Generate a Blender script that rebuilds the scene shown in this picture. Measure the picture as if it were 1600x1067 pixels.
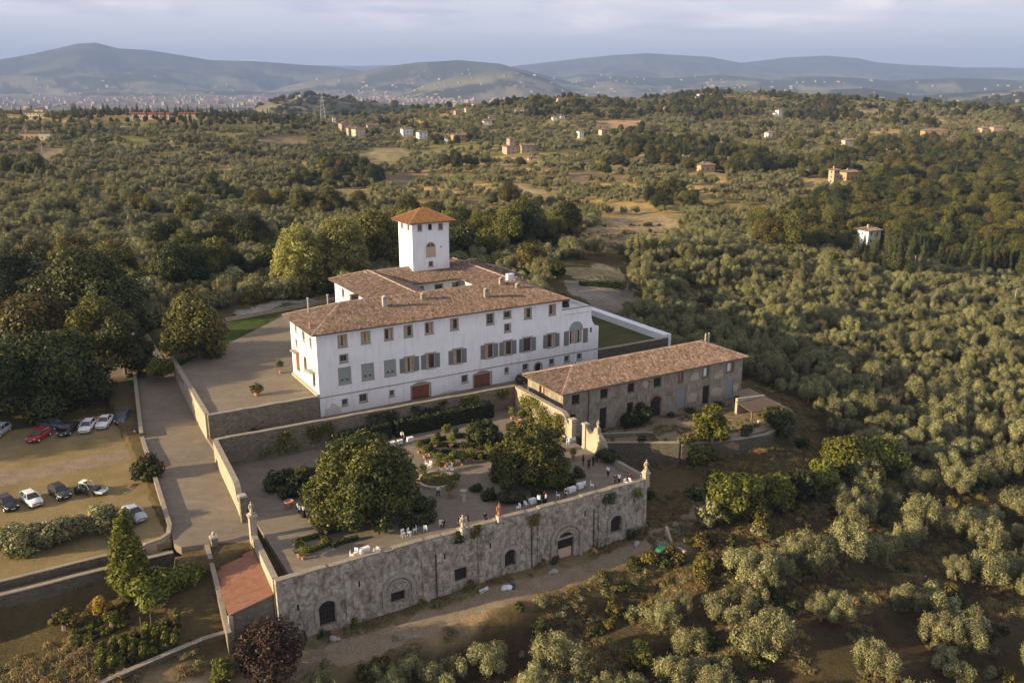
import bpy, bmesh, math, random
import numpy as np
from math import radians, sin, cos, pi
for o in list(bpy.data.objects): bpy.data.objects.remove(o)
random.seed(7); RNG = np.random.default_rng(7)
SC = bpy.context.scene
COL = SC.collection
# ---------------- camera ----------------
PITCH = math.atan((533.5-127)/1400.0)
CAMZ = 50.0
cd = bpy.data.cameras.new('camera'); cd.lens = 31.5; cd.sensor_width = 36; cd.clip_start = 0.5; cd.clip_end = 80000
cam = bpy.data.objects.new('camera', cd); COL.objects.link(cam)
cam.location = (0, 0, CAMZ); cam.rotation_euler = (radians(90)-PITCH, 0, 0)
SC.camera = cam
# ---------------- light ----------------
SUN_AZ, SUN_EL = radians(-112), radians(15.5)      # azimuth measured clockwise from +Y
world = bpy.data.worlds.new('World'); SC.world = world; world.use_nodes = True
wn, wl = world.node_tree.nodes, world.node_tree.links
wn.clear()
wo = wn.new('ShaderNodeOutputWorld'); bg = wn.new('ShaderNodeBackground')
sky = wn.new('ShaderNodeTexSky'); sky.sky_type = 'NISHITA'; sky.sun_disc = False
sky.sun_elevation = SUN_EL; sky.sun_rotation = SUN_AZ; sky.altitude = 250
sky.air_density = 1.0; sky.dust_density = 1.2; sky.ozone_density = 1.5
tc = wn.new('ShaderNodeTexCoord'); mp = wn.new('ShaderNodeMapping')
mp.inputs['Scale'].default_value = (1.0, 1.0, 7.0)
wl.new(tc.outputs['Generated'], mp.inputs['Vector'])
nz = wn.new('ShaderNodeTexNoise'); nz.inputs['Scale'].default_value = 5.0; nz.inputs['Detail'].default_value = 8
nz.inputs['Roughness'].default_value = 0.58; nz.inputs['Distortion'].default_value = 0.9
wl.new(mp.outputs[0], nz.inputs['Vector'])
cr = wn.new('ShaderNodeValToRGB'); cr.color_ramp.elements[0].position = 0.44; cr.color_ramp.elements[1].position = 0.56
wl.new(nz.outputs['Fac'], cr.inputs[0])
sp = wn.new('ShaderNodeSeparateXYZ'); wl.new(tc.outputs['Generated'], sp.inputs[0])
mr = wn.new('ShaderNodeMapRange'); mr.inputs[1].default_value = 0.022; mr.inputs[2].default_value = 0.065
wl.new(sp.outputs[2], mr.inputs[0])
mul = wn.new('ShaderNodeMath'); mul.operation = 'MULTIPLY'; wl.new(cr.outputs[0], mul.inputs[0]); wl.new(mr.outputs[0], mul.inputs[1])
mul2 = wn.new('ShaderNodeMath'); mul2.operation = 'MULTIPLY'; wl.new(mul.outputs[0], mul2.inputs[0]); mul2.inputs[1].default_value = 0.9
nz2 = wn.new('ShaderNodeTexNoise'); nz2.inputs['Scale'].default_value = 5; nz2.inputs['Detail'].default_value = 6
wl.new(mp.outputs[0], nz2.inputs['Vector'])
cc = wn.new('ShaderNodeValToRGB')
cc.color_ramp.elements[0].position = 0.42; cc.color_ramp.elements[0].color = (7.8, 7.6, 8.9, 1)
cc.color_ramp.elements[1].position = 0.62; cc.color_ramp.elements[1].color = (15.0, 13.4, 12.8, 1)
wl.new(nz2.outputs['Fac'], cc.inputs[0])
mx = wn.new('ShaderNodeMix'); mx.data_type = 'RGBA'
tf = wn.new('ShaderNodeMapRange'); tf.inputs[1].default_value = 0.085; tf.inputs[2].default_value = 0.12; tf.inputs[3].default_value = 0.75; tf.inputs[4].default_value = 0.0
wl.new(sp.outputs[2], tf.inputs[0]); tn = wn.new('ShaderNodeMix'); tn.data_type = 'RGBA'; tn.inputs['B'].default_value = (11.8, 11.4, 12.2, 1)
wl.new(tf.outputs[0], tn.inputs['Factor']); wl.new(sky.outputs[0], tn.inputs['A'])
wl.new(mul2.outputs[0], mx.inputs['Factor']); wl.new(tn.outputs['Result'], mx.inputs['A']); wl.new(cc.outputs[0], mx.inputs['B'])
wl.new(mx.outputs['Result'], bg.inputs['Color']); bg.inputs['Strength'].default_value = 0.05
wl.new(bg.outputs[0], wo.inputs[0])
sd = bpy.data.lights.new('sun', 'SUN'); sd.energy = 5.0; sd.angle = radians(0.6); sd.color = (1.0, 0.76, 0.46)
sun = bpy.data.objects.new('sun', sd); COL.objects.link(sun)
from mathutils import Vector, Matrix
sdir = Vector((sin(SUN_AZ)*cos(SUN_EL), cos(SUN_AZ)*cos(SUN_EL), sin(SUN_EL)))
sun.rotation_euler = sdir.to_track_quat('Z', 'Y').to_euler(); sun.location = (-60, 60, 120)
vs = SC.view_settings; vs.view_transform = 'Standard'; vs.look = 'None'; vs.gamma = 1; vs.exposure = 1.08
SC.cycles.max_bounces = 5; SC.cycles.diffuse_bounces = 3; SC.cycles.transparent_max_bounces = 8; SC.cycles.volume_bounces = 0
SC.cycles.transmission_bounces = 2; SC.cycles.glossy_bounces = 2; SC.cycles.use_denoising = True

# ---------------- pixel <-> world (pixels of the 1600 px photograph, used to read real positions) -------------
CP, SP = cos(PITCH), sin(PITCH)
def ray(px, py):
    a = px-800.0; b = py-533.5
    return np.array([a, 1400*CP-b*SP, -(1400*SP+b*CP)])/1400.0
def pz(px, py, z):
    r = ray(px, py); t = (z-CAMZ)/r[2]; return Vector((r[0]*t, r[1]*t, z))
def pY(px, py, Y):
    r = ray(px, py); t = Y/r[1]; return Vector((r[0]*t, Y, CAMZ+r[2]*t))
def project(X, Y, Z):
    Z = Z-CAMZ; d = Y*CP-Z*SP; u = Y*SP+Z*CP
    d = np.where(d < 0.1, 0.1, d)
    return 800+1400*X/d, 533.5-1400*u/d
AZ = 1.036
E1 = np.array([sin(AZ), cos(AZ)]); E2 = np.array([-cos(AZ), sin(AZ)]); A0 = np.array([-29.85, 131.04])
ROTZ = pi/2-AZ
def W(u, v, z=0.0): 
    q = A0+E1*u+E2*v; return Vector((q[0], q[1], z))
def UV(x, y):
    dx = np.asarray(x)-A0[0]; dy = np.asarray(y)-A0[1]
    return dx*E1[0]+dy*E1[1], dx*E2[0]+dy*E2[1]

# ---------------- noise ----------------
def _hash(ix, iy, s):
    h = (ix.astype(np.int64)*374761393+iy.astype(np.int64)*668265263+s*1442695041) & 0xffffffff
    h = ((h ^ (h >> 13))*1274126177) & 0xffffffff
    return ((h ^ (h >> 16)) & 0xffff)/65535.0
def vnoise(x, y, s=0):
    x = np.asarray(x, float); y = np.asarray(y, float)
    ix = np.floor(x); iy = np.floor(y); fx = x-ix; fy = y-iy
    fx = fx*fx*fx*(fx*(fx*6-15)+10); fy = fy*fy*fy*(fy*(fy*6-15)+10)
    a = _hash(ix, iy, s); b = _hash(ix+1, iy, s); c = _hash(ix, iy+1, s); d = _hash(ix+1, iy+1, s)
    return (a*(1-fx)+b*fx)*(1-fy)+(c*(1-fx)+d*fx)*fy
def fbm(x, y, oct=4, s=0, g=0.5):
    t = 0; a = 1; n = 0
    for i in range(oct):
        t = t+a*vnoise(x*2**i+17.3*i, y*2**i-9.1*i, s+i); n += a; a *= g
    return t/n
def ridged(x, y, oct=4, s=0):
    t = 0; a = 1; n = 0
    for i in range(oct):
        t = t+a*(1-abs(2*vnoise(x*2**i+5.3*i, y*2**i+3.7*i, s+i)-1)); n += a; a *= 0.5
    return t/n
def sstep(a, b, x):
    t = np.clip((x-a)/(b-a), 0, 1); return t*t*(3-2*t)

# ---------------- terrain ----------------
CTRL = []
def cz(*pts):
    for px, py, z in pts:
        p = pz(px, py, z); CTRL.append((p.x, p.y, z))
def cy(px, lst):
    for py, Y in lst:
        p = pY(px, py, Y); CTRL.append((p.x, p.y, p.z))
cy(0, [(330, 330), (290, 430), (250, 560), (215, 720), (190, 860), (179, 950)])
cy(250, [(380, 285), (340, 360), (300, 460), (260, 600), (225, 760), (195, 880), (184, 960)])
cy(450, [(400, 270), (360, 350), (320, 450), (280, 580), (250, 700), (225, 800), (200, 950), (190, 1050)])
cy(600, [(380, 300), (340, 400), (300, 520), (262, 680), (230, 820), (212, 930), (203, 1020)])
cy(750, [(350, 350), (320, 450), (290, 560), (250, 720), (220, 860), (200, 980), (182, 1100), (165, 1250)])
cy(900, [(385, 265), (355, 370), (330, 450), (290, 580), (250, 740), (220, 900), (205, 1000), (190, 1090), (165, 1260), (153, 1350)])
cy(1100, [(400, 265), (380, 315), (350, 400), (310, 500), (270, 640), (235, 800), (205, 1000), (180, 1250), (162, 1500), (146, 1650)])
cy(1300, [(430, 285), (400, 340), (370, 400), (330, 490), (295, 570), (265, 690), (235, 850), (205, 1030), (180, 1250), (165, 1400), (156, 1500)])
cy(1550, [(560, 205), (500, 250), (440, 310), (400, 370), (360, 440), (320, 510), (280, 620), (250, 750), (215, 930), (195, 1120), (184, 1230)])
cy(1550, [(650, 170), (750, 140), (850, 120), (950, 105), (1067, 90)])
cy(1250, [(450, 258), (500, 222), (560, 190), (620, 165), (700, 145), (780, 125), (860, 110), (950, 97), (1067, 85)])
cz((1050, 470, -6.5), (1080, 520, -7.5), (1050, 830, -10.2), (1050, 900, -11), (1050, 1000, -13), (1050, 1067, -14), (800, 950, -10.6), (800, 1010, -12.6),
   (800, 1067, -13.5), (600, 1010, -11.6), (600, 1060, -13), (960, 440, 1.5), (985, 460, 0.5), (930, 425, 2.4), (850, 415, 2.6), (760, 395, 2.5),
   (990, 640, -5.2), (1100, 640, -5.3), (1180, 650, -5.4), (1215, 680, -6.5), (1000, 720, -8.4), (1120, 715, -8.2), (1000, 780, -9.6), (1130, 780, -10), (1260, 640, -8),
   (150, 950, -6.4), (0, 1000, -7), (300, 1000, -7.6), (100, 905, -5.2), (0, 925, -5.2), (380, 1040, -10.6), (100, 1067, -7.6),
   (100, 800, -2.3), (0, 720, -1.7), (0, 850, -2.6), (200, 690, -1.2), (100, 600, -0.8), (0, 500, 0.2), (200, 500, 1.8), (0, 420, 1.4), (120, 420, 1.6),
   (300, 520, 3), (400, 470, 3), (250, 450, 2.4), (520, 430, 2.6), (440, 440, 2.8), (600, 420, 2.6), (215, 600, -0.4))
# behind the crests the ground falls to the valley; beside the frame it goes on
def cr_(px, Y, z):
    p = pY(px, 400, Y); CTRL.append((p.x, p.y, z))
for px in (-250, 0, 250, 450): cr_(px, 1500, -18); cr_(px, 2300, -60)
for px in (600, 750): cr_(px, 1600, -35); cr_(px, 2400, -60)
for px in (900, 1100, 1300, 1550, 1900): cr_(px, 2100, -20); cr_(px, 2800, -70)
for px, z in ((-400, 3), (-250, 3), (1900, -18), (2050, -18)):
    for Y in (120, 200, 330, 600): cr_(px, Y, z if Y < 300 else z-4)
for px in (-300, 100, 500, 900, 1300, 1800): 
    for Y in (28, 55): cr_(px, Y, -16 if px > 400 else -11)
for u, v, z in ((-16, 60, 2.4), (-22, 33, -0.3), (-17, 5, -0.8), (-22, -25, -2.6), (-20, 45, 1.5), (0, 70, 3), (60, 60, 2.6), (60, 30, 2.8), (72, 24, 0.5), (75, 5, -4.5),
                (76, -15, -5.8), (40, -30, -8.8), (33, -42, -10), (-19, -42, -10.4), (10, -43, -10.4), (-22, -36, -6.5), (-30, -38, -8)):
    p = W(u, v); CTRL.append((p.x, p.y, z))
CT = np.array(CTRL)
def _ab(x, y):
    r = np.hypot(x, y)+1e-6
    return np.arctan2(x, y)*1.25, np.log(r)
_ca, _cb = _ab(CT[:, 0], CT[:, 1])
_C = 0.06
def _phi(d2): return np.sqrt(d2+_C*_C)
_M = _phi((_ca[:, None]-_ca[None])**2+(_cb[:, None]-_cb[None])**2)
_n = len(CT)
_P = np.stack([np.ones(_n), _ca, _cb], 1)
_K = np.block([[_M-np.eye(_n)*0.012, _P], [_P.T, np.zeros((3, 3))]])
_w = np.linalg.solve(_K, np.concatenate([CT[:, 2], np.zeros(3)]))
def rbf(x, y):
    sh = np.shape(x); x = np.ravel(x); y = np.ravel(y); out = np.empty(len(x))
    for i in range(0, len(x), 40000):
        a, b = _ab(x[i:i+40000], y[i:i+40000])
        out[i:i+40000] = _phi((a[:, None]-_ca)**2+(b[:, None]-_cb)**2)@_w[:_n]+_w[_n]+a*_w[_n+1]+b*_w[_n+2]
    return out.reshape(sh)
def el(px, py):  # azimuth and slope of a skyline pixel
    r = ray(px, py); return math.atan2(r[0], r[1]), r[2]/math.hypot(r[0], r[1])
RIDGES = []
def ridge(r0, w, pts, base=-110, pw=1.6):
    a = []; z = []
    for px, py in pts:
        A_, s_ = el(px, py); a.append(A_); z.append(CAMZ+s_*r0)
    RIDGES.append((r0, w, np.array(a), np.array(z), base, pw))
ridge(14500, 6200, [(-400, 112), (-150, 100), (0, 92), (50, 83), (100, 72), (120, 67), (150, 65), (185, 74), (230, 76), (270, 82), (330, 92), (400, 94), (450, 98), (520, 103), (580, 112), (680, 128), (800, 150)], pw=1.5)
ridge(11500, 3500, [(380, 150), (480, 126), (560, 112), (600, 101), (640, 96), (715, 91), (780, 95), (805, 103), (860, 118), (920, 135), (1000, 150)])
ridge(8600, 2100, [(600, 152), (660, 132), (720, 116), (760, 109), (800, 107), (840, 117), (880, 133), (930, 148)])
ridge(17500, 7500, [(650, 140), (760, 112), (800, 104), (850, 98), (900, 92), (960, 86), (1010, 83), (1060, 86), (1110, 89), (1150, 97), (1200, 105), (1300, 118), (1500, 130)], pw=1.3)
ridge(19500, 8500, [(1000, 130), (1100, 108), (1150, 98), (1200, 92), (1230, 88), (1290, 85), (1340, 89), (1370, 96), (1420, 100), (1500, 104), (1600, 107), (1750, 104), (2000, 110)], pw=1.3)
ridge(26000, 5000, [(-300, 100), (400, 106), (500, 99), (560, 101), (620, 99), (700, 106), (800, 103), (900, 104), (1350, 98), (1500, 103), (1600, 104), (1900, 104)])
ridge(11500, 3800, [(820, 150), (900, 128), (960, 118), (1040, 120), (1120, 116), (1200, 122), (1300, 118), (1400, 124), (1500, 120), (1600, 124), (1900, 120)])
ridge(7200, 2300, [(1000, 158), (1080, 140), (1160, 134), (1260, 142), (1350, 138), (1430, 150), (1500, 146), (1600, 138), (1800, 128), (2000, 130)])
ridge(4300, 1100, [(1380, 185), (1450, 172), (1520, 158), (1600, 144), (1700, 135), (1900, 130)], base=-90)
ridge(2500, 700, [(330, 182), (400, 168), (440, 154), (475, 148), (510, 153), (560, 158), (620, 163), (680, 168), (730, 178)], base=-90, pw=1.2)
def far(x, y):
    r = np.hypot(x, y); a = np.arctan2(x, y)
    z = np.full(np.shape(x), -112.0)+fbm(x/900, y/900, 3, 5)*14
    n1 = ridged(x/2300+3, y/2300, 6, 11); n2 = fbm(x/620, y/620, 6, 23, 0.6)
    for r0, w, aa, zz, base, pw in RIDGES:
        zr = np.interp(a, aa, zz, left=base, right=base)
        edge = sstep(aa[0]-0.02, aa[0]+0.05, a)*(1-sstep(aa[-1]-0.05, aa[-1]+0.02, a)) if base < 1e9 else 1
        t = np.clip(1-abs(r-r0)/w, 0, 1); t = np.where(r < r0, t, np.clip(1-(r-r0)/(w*0.6), 0, 1))
        b = t**pw
        hgt = np.maximum(zr-base, 0)*edge
        amp = np.minimum(hgt*0.8, 330)
        prof = base+hgt*b-amp*(1-n1)*4*b*(1-b)*0.9+amp*0.4*(n2-0.5)*4*b*(1-b)
        z = np.maximum(z, prof)
    return z
POLYS = []   # levelled places in the villa's own frame: u0,u1,v0,v1, z (number or function)
POLYS.append((-18.6, 62, -5.0, 1.6, lambda u, v: -1.1+0*u))
POLYS.append((-15.4, 51.8, 1.6, 62, lambda u, v: 2.8+0*u))
POLYS.append((51.8, 67.8, 1.4, 26, lambda u, v: 1.6+0*u))
POLYS.append((-18.8, 29.6, -38.5, -5.0, lambda u, v: -3.3+0*u))
POLYS.append((29.6, 34.5, -22.0, -5.0, lambda u, v: -3.3+0*u))
def zcar(v): return np.interp(v, [-25, -14, -5, 12, 22], [-2.7, -2.3, -2.05, -1.35, -0.8])
def zroad(v): return np.interp(v, [-32, -28, -6, 0, 10, 34, 45, 60], [-3.1, -2.75, -1.1, -0.85, -0.6, 0.9, 1.8, 2.4])
def H(x, y):
    x = np.asarray(x, float); y = np.asarray(y, float)
    r = np.hypot(x, y)
    rc = np.minimum(r, 3200); xs = x*rc/(r+1e-9); ys = y*rc/(r+1e-9)
    near = rbf(xs, ys)
    u, v = UV(x, y)
    # terraced slopes: level strips with steep banks, parallel to the villa
    vn = v/9.5+(fbm(x/40, y/40, 2, 71)-0.5)*0.9; fr = vn-np.floor(vn)
    outm = np.maximum(sstep(-51, -55, v)*sstep(-34, -20, u), np.maximum(sstep(80, 92, u), sstep(48, 60, u)*sstep(-34, -40, v)))*(1-sstep(330, 480, r))
    near = near+1.5*(fr-sstep(0.0, 0.22, fr)*1.0+0.0)*-1.0*outm
    near = near-2.7*sstep(-47.0, -50.2, v+0.5*(fbm(x/7, y/7, 2, 72)-0.5)*2)*sstep(-34, -24, u)*sstep(33, 22, u)*sstep(-80, -62, v)
    near = near+(fbm(x/9, y/9, 3, 31)-0.5)*0.7*sstep(60, 110, r)+(fbm(x/60, y/60, 4, 41)-0.5)*sstep(150, 500, r)*9
    k = sstep(1900, 2500, r)
    fz = np.where(r > 1200, far(x, y), 0)
    z = near*(1-k)+fz*k
    z = np.where((r > 1500), np.maximum(z, np.where(r > 1900, fz, -1e9)), z)
    u, v = UV(x, y)
    # entrance road between its walls, left of the villa
    inroad = (u > -27.5) & (u < -16.0) & (v > -31) & (v < 55)
    z = np.where(inroad, zroad(v)-0.25, z)
    # lawn and car park left of the road
    incar = (u > -75) & (u <= -27.5) & (v > -24.3) & (v < 20)
    z = np.where(incar, zcar(v)+0*u-0.2, z)
    # lower path and kitchen garden
    inyard = (u > 33) & (u < 74) & (v > -20.5) & (v < -4)
    z = np.where(inyard, np.minimum(z, -5.5), z)
    inkg = (u > -75) & (u < -24) & (v <= -24.6) & (v > -27.6)
    z = np.where(inkg, -4.3, z)
    for u0, u1, v0, v1, f in POLYS:
        m = (u > u0) & (u < u1) & (v > v0) & (v < v1)
        z = np.where(m, f(u, v), z)
    return z
def contour(x, y, z):      # terrace strips follow the height lines of the hills
    t = z/2.6+fbm(x/70, y/70, 3, 88)*2.2; return t-np.floor(t)
def Hs(x, y): return float(H(np.array([x]), np.array([y]))[0])
def ground(px, py, tmin=60, tmax=6000):
    """the point of the terrain seen at a photograph pixel"""
    r = ray(px, py); t = tmin*(tmax/tmin)**(np.arange(700)/699.0)
    d = CAMZ+r[2]*t-H(r[0]*t, r[1]*t)
    i = np.argmax(d < 0)
    if d[i] >= 0: return None
    a, b = t[max(i-1, 0)], t[i]
    for _ in range(14):
        m = (a+b)/2
        if CAMZ+r[2]*m-Hs(r[0]*m, r[1]*m) < 0: b = m
        else: a = m
    return Vector((r[0]*b, r[1]*b, CAMZ+r[2]*b))
# ---------------- object helpers ----------------
def tag(o, label=None, cat=None, group=None, kind=None):
    if label: o['label'] = label
    if cat: o['category'] = cat
    if group: o['group'] = group
    if kind: o['kind'] = kind
    return o
def empty(name, loc=(0, 0, 0), rz=0.0, parent=None):
    o = bpy.data.objects.new(name, None); COL.objects.link(o); o.location = loc; o.rotation_euler = (0, 0, rz)
    o.empty_display_size = 0.3; o.parent = parent
    return o
def fast_mesh(name, V, F, tint=None, smooth=False):
    """V (n,3), F (m,k) faces all with k corners"""
    V = np.asarray(V, np.float32); F = np.asarray(F, np.int32); me = bpy.data.meshes.new(name)
    m, k = F.shape
    me.vertices.add(len(V)); me.vertices.foreach_set('co', V.ravel())
    me.loops.add(m*k); me.loops.foreach_set('vertex_index', F.ravel())
    me.polygons.add(m); me.polygons.foreach_set('loop_start', np.arange(0, m*k, k, dtype=np.int32))
    me.polygons.foreach_set('loop_total', np.full(m, k, np.int32))
    if smooth: me.polygons.foreach_set('use_smooth', np.ones(m, bool))
    me.update(calc_edges=True)
    if tint is not None:
        a = me.attributes.new('tint', 'FLOAT', 'POINT'); a.data.foreach_set('value', np.asarray(tint, np.float32))
    return me
def link(name, me, mat, parent=None, loc=None, rz=None):
    o = bpy.data.objects.new(name, me)
    if mat is not None and not me.materials: me.materials.append(mat)
    COL.objects.link(o)
    if parent is not None: o.parent = parent
    if loc is not None: o.location = loc
    if rz is not None: o.rotation_euler = (0, 0, rz)
    return o
class MB:
    def __init__(s): s.v = []; s.f = []; s.t = []; s.cur = 0.5
    def add(s, vs_, fs_):
        n = len(s.v); s.v += [tuple(p) for p in vs_]; s.f += [tuple(i+n for i in f) for f in fs_]; s.t += [s.cur]*len(vs_); return s
    def box(s, x0, x1, y0, y1, z0, z1, M=None):
        vs_ = [(x, y, z) for z in (z0, z1) for y in (y0, y1) for x in (x0, x1)]
        if M is not None: vs_ = [M@Vector(p) for p in vs_]
        return s.add(vs_, [(0, 2, 3, 1), (4, 5, 7, 6), (0, 1, 5, 4), (2, 6, 7, 3), (0, 4, 6, 2), (1, 3, 7, 5)])
    def prism(s, poly, z0, z1):
        n = len(poly); vs_ = [(p[0], p[1], z0 if np.isscalar(z0) else z0[i]) for i, p in enumerate(poly)]+[(p[0], p[1], z1 if np.isscalar(z1) else z1[i]) for i, p in enumerate(poly)]
        return s.add(vs_, [tuple(range(n))[::-1], tuple(range(n, 2*n))]+[(i, (i+1) % n, n+(i+1) % n, n+i) for i in range(n)])
    def prism_y(s, poly, y0, y1):     # polygon in x,z pulled along y
        n = len(poly); vs_ = [(p[0], y0, p[1]) for p in poly]+[(p[0], y1, p[1]) for p in poly]
        return s.add(vs_, [tuple(range(n)), tuple(range(n, 2*n))[::-1]]+[(i, n+i, n+(i+1) % n, (i+1) % n) for i in range(n)])
    def prism_x(s, poly, x0, x1):
        n = len(poly); vs_ = [(x0, p[0], p[1]) for p in poly]+[(x1, p[0], p[1]) for p in poly]
        return s.add(vs_, [tuple(range(n))[::-1], tuple(range(n, 2*n))]+[(i, (i+1) % n, n+(i+1) % n, n+i) for i in range(n)])
    def tube(s, pts, rad, n=6, caps=True):
        pts = [Vector(p) for p in pts]
        if np.isscalar(rad): rad = [rad]*len(pts)
        vs_ = []; fs_ = []
        for i, p in enumerate(pts):
            d = (pts[min(i+1, len(pts)-1)]-pts[max(i-1, 0)])
            if d.length < 1e-6: d = Vector((0, 0, 1))
            d.normalize(); a = Vector((0, 0, 1)).cross(d)
            if a.length < 0.05: a = Vector((1, 0, 0)).cross(d)
            a.normalize(); b = d.cross(a)
            vs_ += [p+(a*cos(2*pi*k/n)+b*sin(2*pi*k/n))*rad[i] for k in range(n)]
        for i in range(len(pts)-1):
            for k in range(n):
                fs_.append((i*n+k, i*n+(k+1) % n, (i+1)*n+(k+1) % n, (i+1)*n+k))
        if caps: fs_ += [tuple(range(n))[::-1], tuple(range((len(pts)-1)*n, len(pts)*n))]
        return s.add(vs_, fs_)
    def lathe(s, prof, c=(0, 0, 0), n=12):
        vs_ = [(c[0]+r*cos(2*pi*k/n), c[1]+r*sin(2*pi*k/n), c[2]+z) for r, z in prof for k in range(n)]
        fs_ = [(i*n+k, i*n+(k+1) % n, (i+1)*n+(k+1) % n, (i+1)*n+k) for i in range(len(prof)-1) for k in range(n)]
        fs_ += [tuple(range(n))[::-1], tuple(range((len(prof)-1)*n, len(prof)*n))]
        return s.add(vs_, fs_)
    def ball(s, c, r, n=8, m=5):
        if np.isscalar(r): r = (r, r, r)
        prof = [(max(cos(-pi/2+pi*i/m), 0.02), sin(-pi/2+pi*i/m)) for i in range(m+1)]
        vs_ = [(c[0]+r[0]*q*cos(2*pi*k/n), c[1]+r[1]*q*sin(2*pi*k/n), c[2]+r[2]*z) for q, z in prof for k in range(n)]
        fs_ = [(i*n+k, i*n+(k+1) % n, (i+1)*n+(k+1) % n, (i+1)*n+k) for i in range(m) for k in range(n)]
        fs_ += [tuple(range(n))[::-1], tuple(range(m*n, (m+1)*n))]
        return s.add(vs_, fs_)
    def build(s, name, mat, parent=None, loc=None, rz=None, smooth=False):
        me = bpy.data.meshes.new(name); me.from_pydata([tuple(p) for p in s.v], [], s.f)
        a = me.attributes.new('tint', 'FLOAT', 'POINT'); a.data.foreach_set('value', s.t)
        if smooth: me.polygons.foreach_set('use_smooth', [True]*len(me.polygons))
        me.update()
        return link(name, me, mat, parent, loc, rz)
def copy_tree(o, parent=None):
    c = o.copy(); COL.objects.link(c)
    if parent is not None: c.parent = parent
    for ch in list(o.children): copy_tree(ch, c)
    return c

# ---------------- materials ----------------
def lin(c): return tuple(((x/12.92) if x <= 0.04045 else ((x+0.055)/1.055)**2.4) for x in c)
class N:
    def __init__(s, name, rough=0.9, spec=0.2):
        s.m = bpy.data.materials.new(name); s.m.use_nodes = True; s.t = s.m.node_tree; s.n = s.t.nodes; s.l = s.t.links
        s.n.clear(); s.out = s.n.new('ShaderNodeOutputMaterial'); s.b = s.n.new('ShaderNodeBsdfPrincipled')
        s.b.inputs['Roughness'].default_value = rough; s.b.inputs['Specular IOR Level'].default_value = spec
        s.l.new(s.b.outputs[0], s.out.inputs[0])
        s.tc = s.n.new('ShaderNodeTexCoord'); s.vec = s.tc.outputs['Object']
    def new(s, t, **k):
        n = s.n.new(t)
        for a, b in k.items(): setattr(n, a, b)
        return n
    def put(s, sock, val):
        if hasattr(val, 'links') or hasattr(val, 'is_output'): s.l.new(val, sock)
        else: sock.default_value = val
    def scale(s, sc, vec=None):
        m = s.new('ShaderNodeMapping'); m.inputs['Scale'].default_value = sc if not np.isscalar(sc) else (sc,)*3
        s.l.new(vec or s.vec, m.inputs['Vector']); return m.outputs[0]
    def noise(s, scale, detail=4, rough=0.55, dist=0.0, vec=None):
        n = s.new('ShaderNodeTexNoise'); n.inputs['Scale'].default_value = scale; n.inputs['Detail'].default_value = detail
        n.inputs['Roughness'].default_value = rough; n.inputs['Distortion'].default_value = dist
        s.l.new(vec or s.vec, n.inputs['Vector']); return n.outputs['Fac']
    def voro(s, scale, feature='F1', out='Distance', vec=None, rnd=1.0):
        n = s.new('ShaderNodeTexVoronoi', feature=feature); n.inputs['Scale'].default_value = scale; n.inputs['Randomness'].default_value = rnd
        s.l.new(vec or s.vec, n.inputs['Vector']); return n.outputs[out]
    def ramp(s, fac, stops, interp='LINEAR'):
        n = s.new('ShaderNodeValToRGB'); n.color_ramp.interpolation = interp; e = n.color_ramp.elements
        while len(e) < len(stops): e.new(0.5)
        for i, (p, c) in enumerate(stops):
            e[i].position = p; e[i].color = (c, c, c, 1) if np.isscalar(c) else (*c, 1)
        s.l.new(fac, n.inputs[0]); return n.outputs[0]
    def mix(s, f, a, b, mode='MIX'):
        n = s.new('ShaderNodeMix', data_type='RGBA', blend_type=mode)
        s.put(n.inputs['Factor'], f)
        for nm, v in (('A', a), ('B', b)):
            if isinstance(v, tuple): n.inputs[nm].default_value = (*v[:3], 1)
            elif np.isscalar(v): n.inputs[nm].default_value = (v, v, v, 1)
            else: s.l.new(v, n.inputs[nm])
        return n.outputs['Result']
    def math(s, op, a, b=None):
        n = s.new('ShaderNodeMath', operation=op); s.put(n.inputs[0], a)
        if b is not None: s.put(n.inputs[1], b)
        return n.outputs[0]
    def attr(s, name): 
        n = s.new('ShaderNodeAttribute', attribute_name=name); return n
    def col(s, c):
        s.put(s.b.inputs['Base Color'], (*c, 1) if isinstance(c, tuple) else c); return s
    def bump(s, h, strength=0.5, dist=0.1):
        n = s.new('ShaderNodeBump'); n.inputs['Strength'].default_value = strength; n.inputs['Distance'].default_value = dist
        s.l.new(h, n.inputs['Height']); s.l.new(n.outputs[0], s.b.inputs['Normal']); return s
M = {}
def simple(name, c, rough=0.7, spec=0.3, var=0.15, sc=3.0, metal=0.0):
    k = N(name, rough, spec); k.b.inputs['Metallic'].default_value = metal
    if var: k.col(k.mix(k.noise(sc, 4), tuple(x*(1-var) for x in c), tuple(min(x*(1+var), 0.95) for x in c)))
    else: k.col(c)
    M[name] = k.m; return k.m
def plaster(name, c, stain, stain2, amt=0.5, sc=1.0):
    k = N(name, 0.9, 0.1)
    a = k.mix(k.ramp(k.noise(0.35*sc, 6, 0.65), [(0.35, 0.0), (0.75, 1.0)]), c, stain)
    streak = k.noise(1.0, 5, 0.6, vec=k.scale((1.6*sc, 1.6*sc, 0.22*sc)))
    a = k.mix(k.ramp(streak, [(0.5, 0.0), (0.8, amt)]), a, stain2)
    a = k.mix(k.ramp(k.noise(9*sc, 4), [(0.3, 0.88), (0.7, 1.0)]), 0.0, a, 'MIX')
    k.col(a).bump(k.noise(6*sc, 5), 0.25, 0.03); M[name] = k.m
plaster('white_plaster', (0.82, 0.84, 0.87), (0.72, 0.735, 0.76), (0.50, 0.48, 0.47), 0.6)
plaster('old_plaster', (0.34, 0.305, 0.25), (0.18, 0.145, 0.11), (0.07, 0.06, 0.05), 1.0, 2.2)
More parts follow.
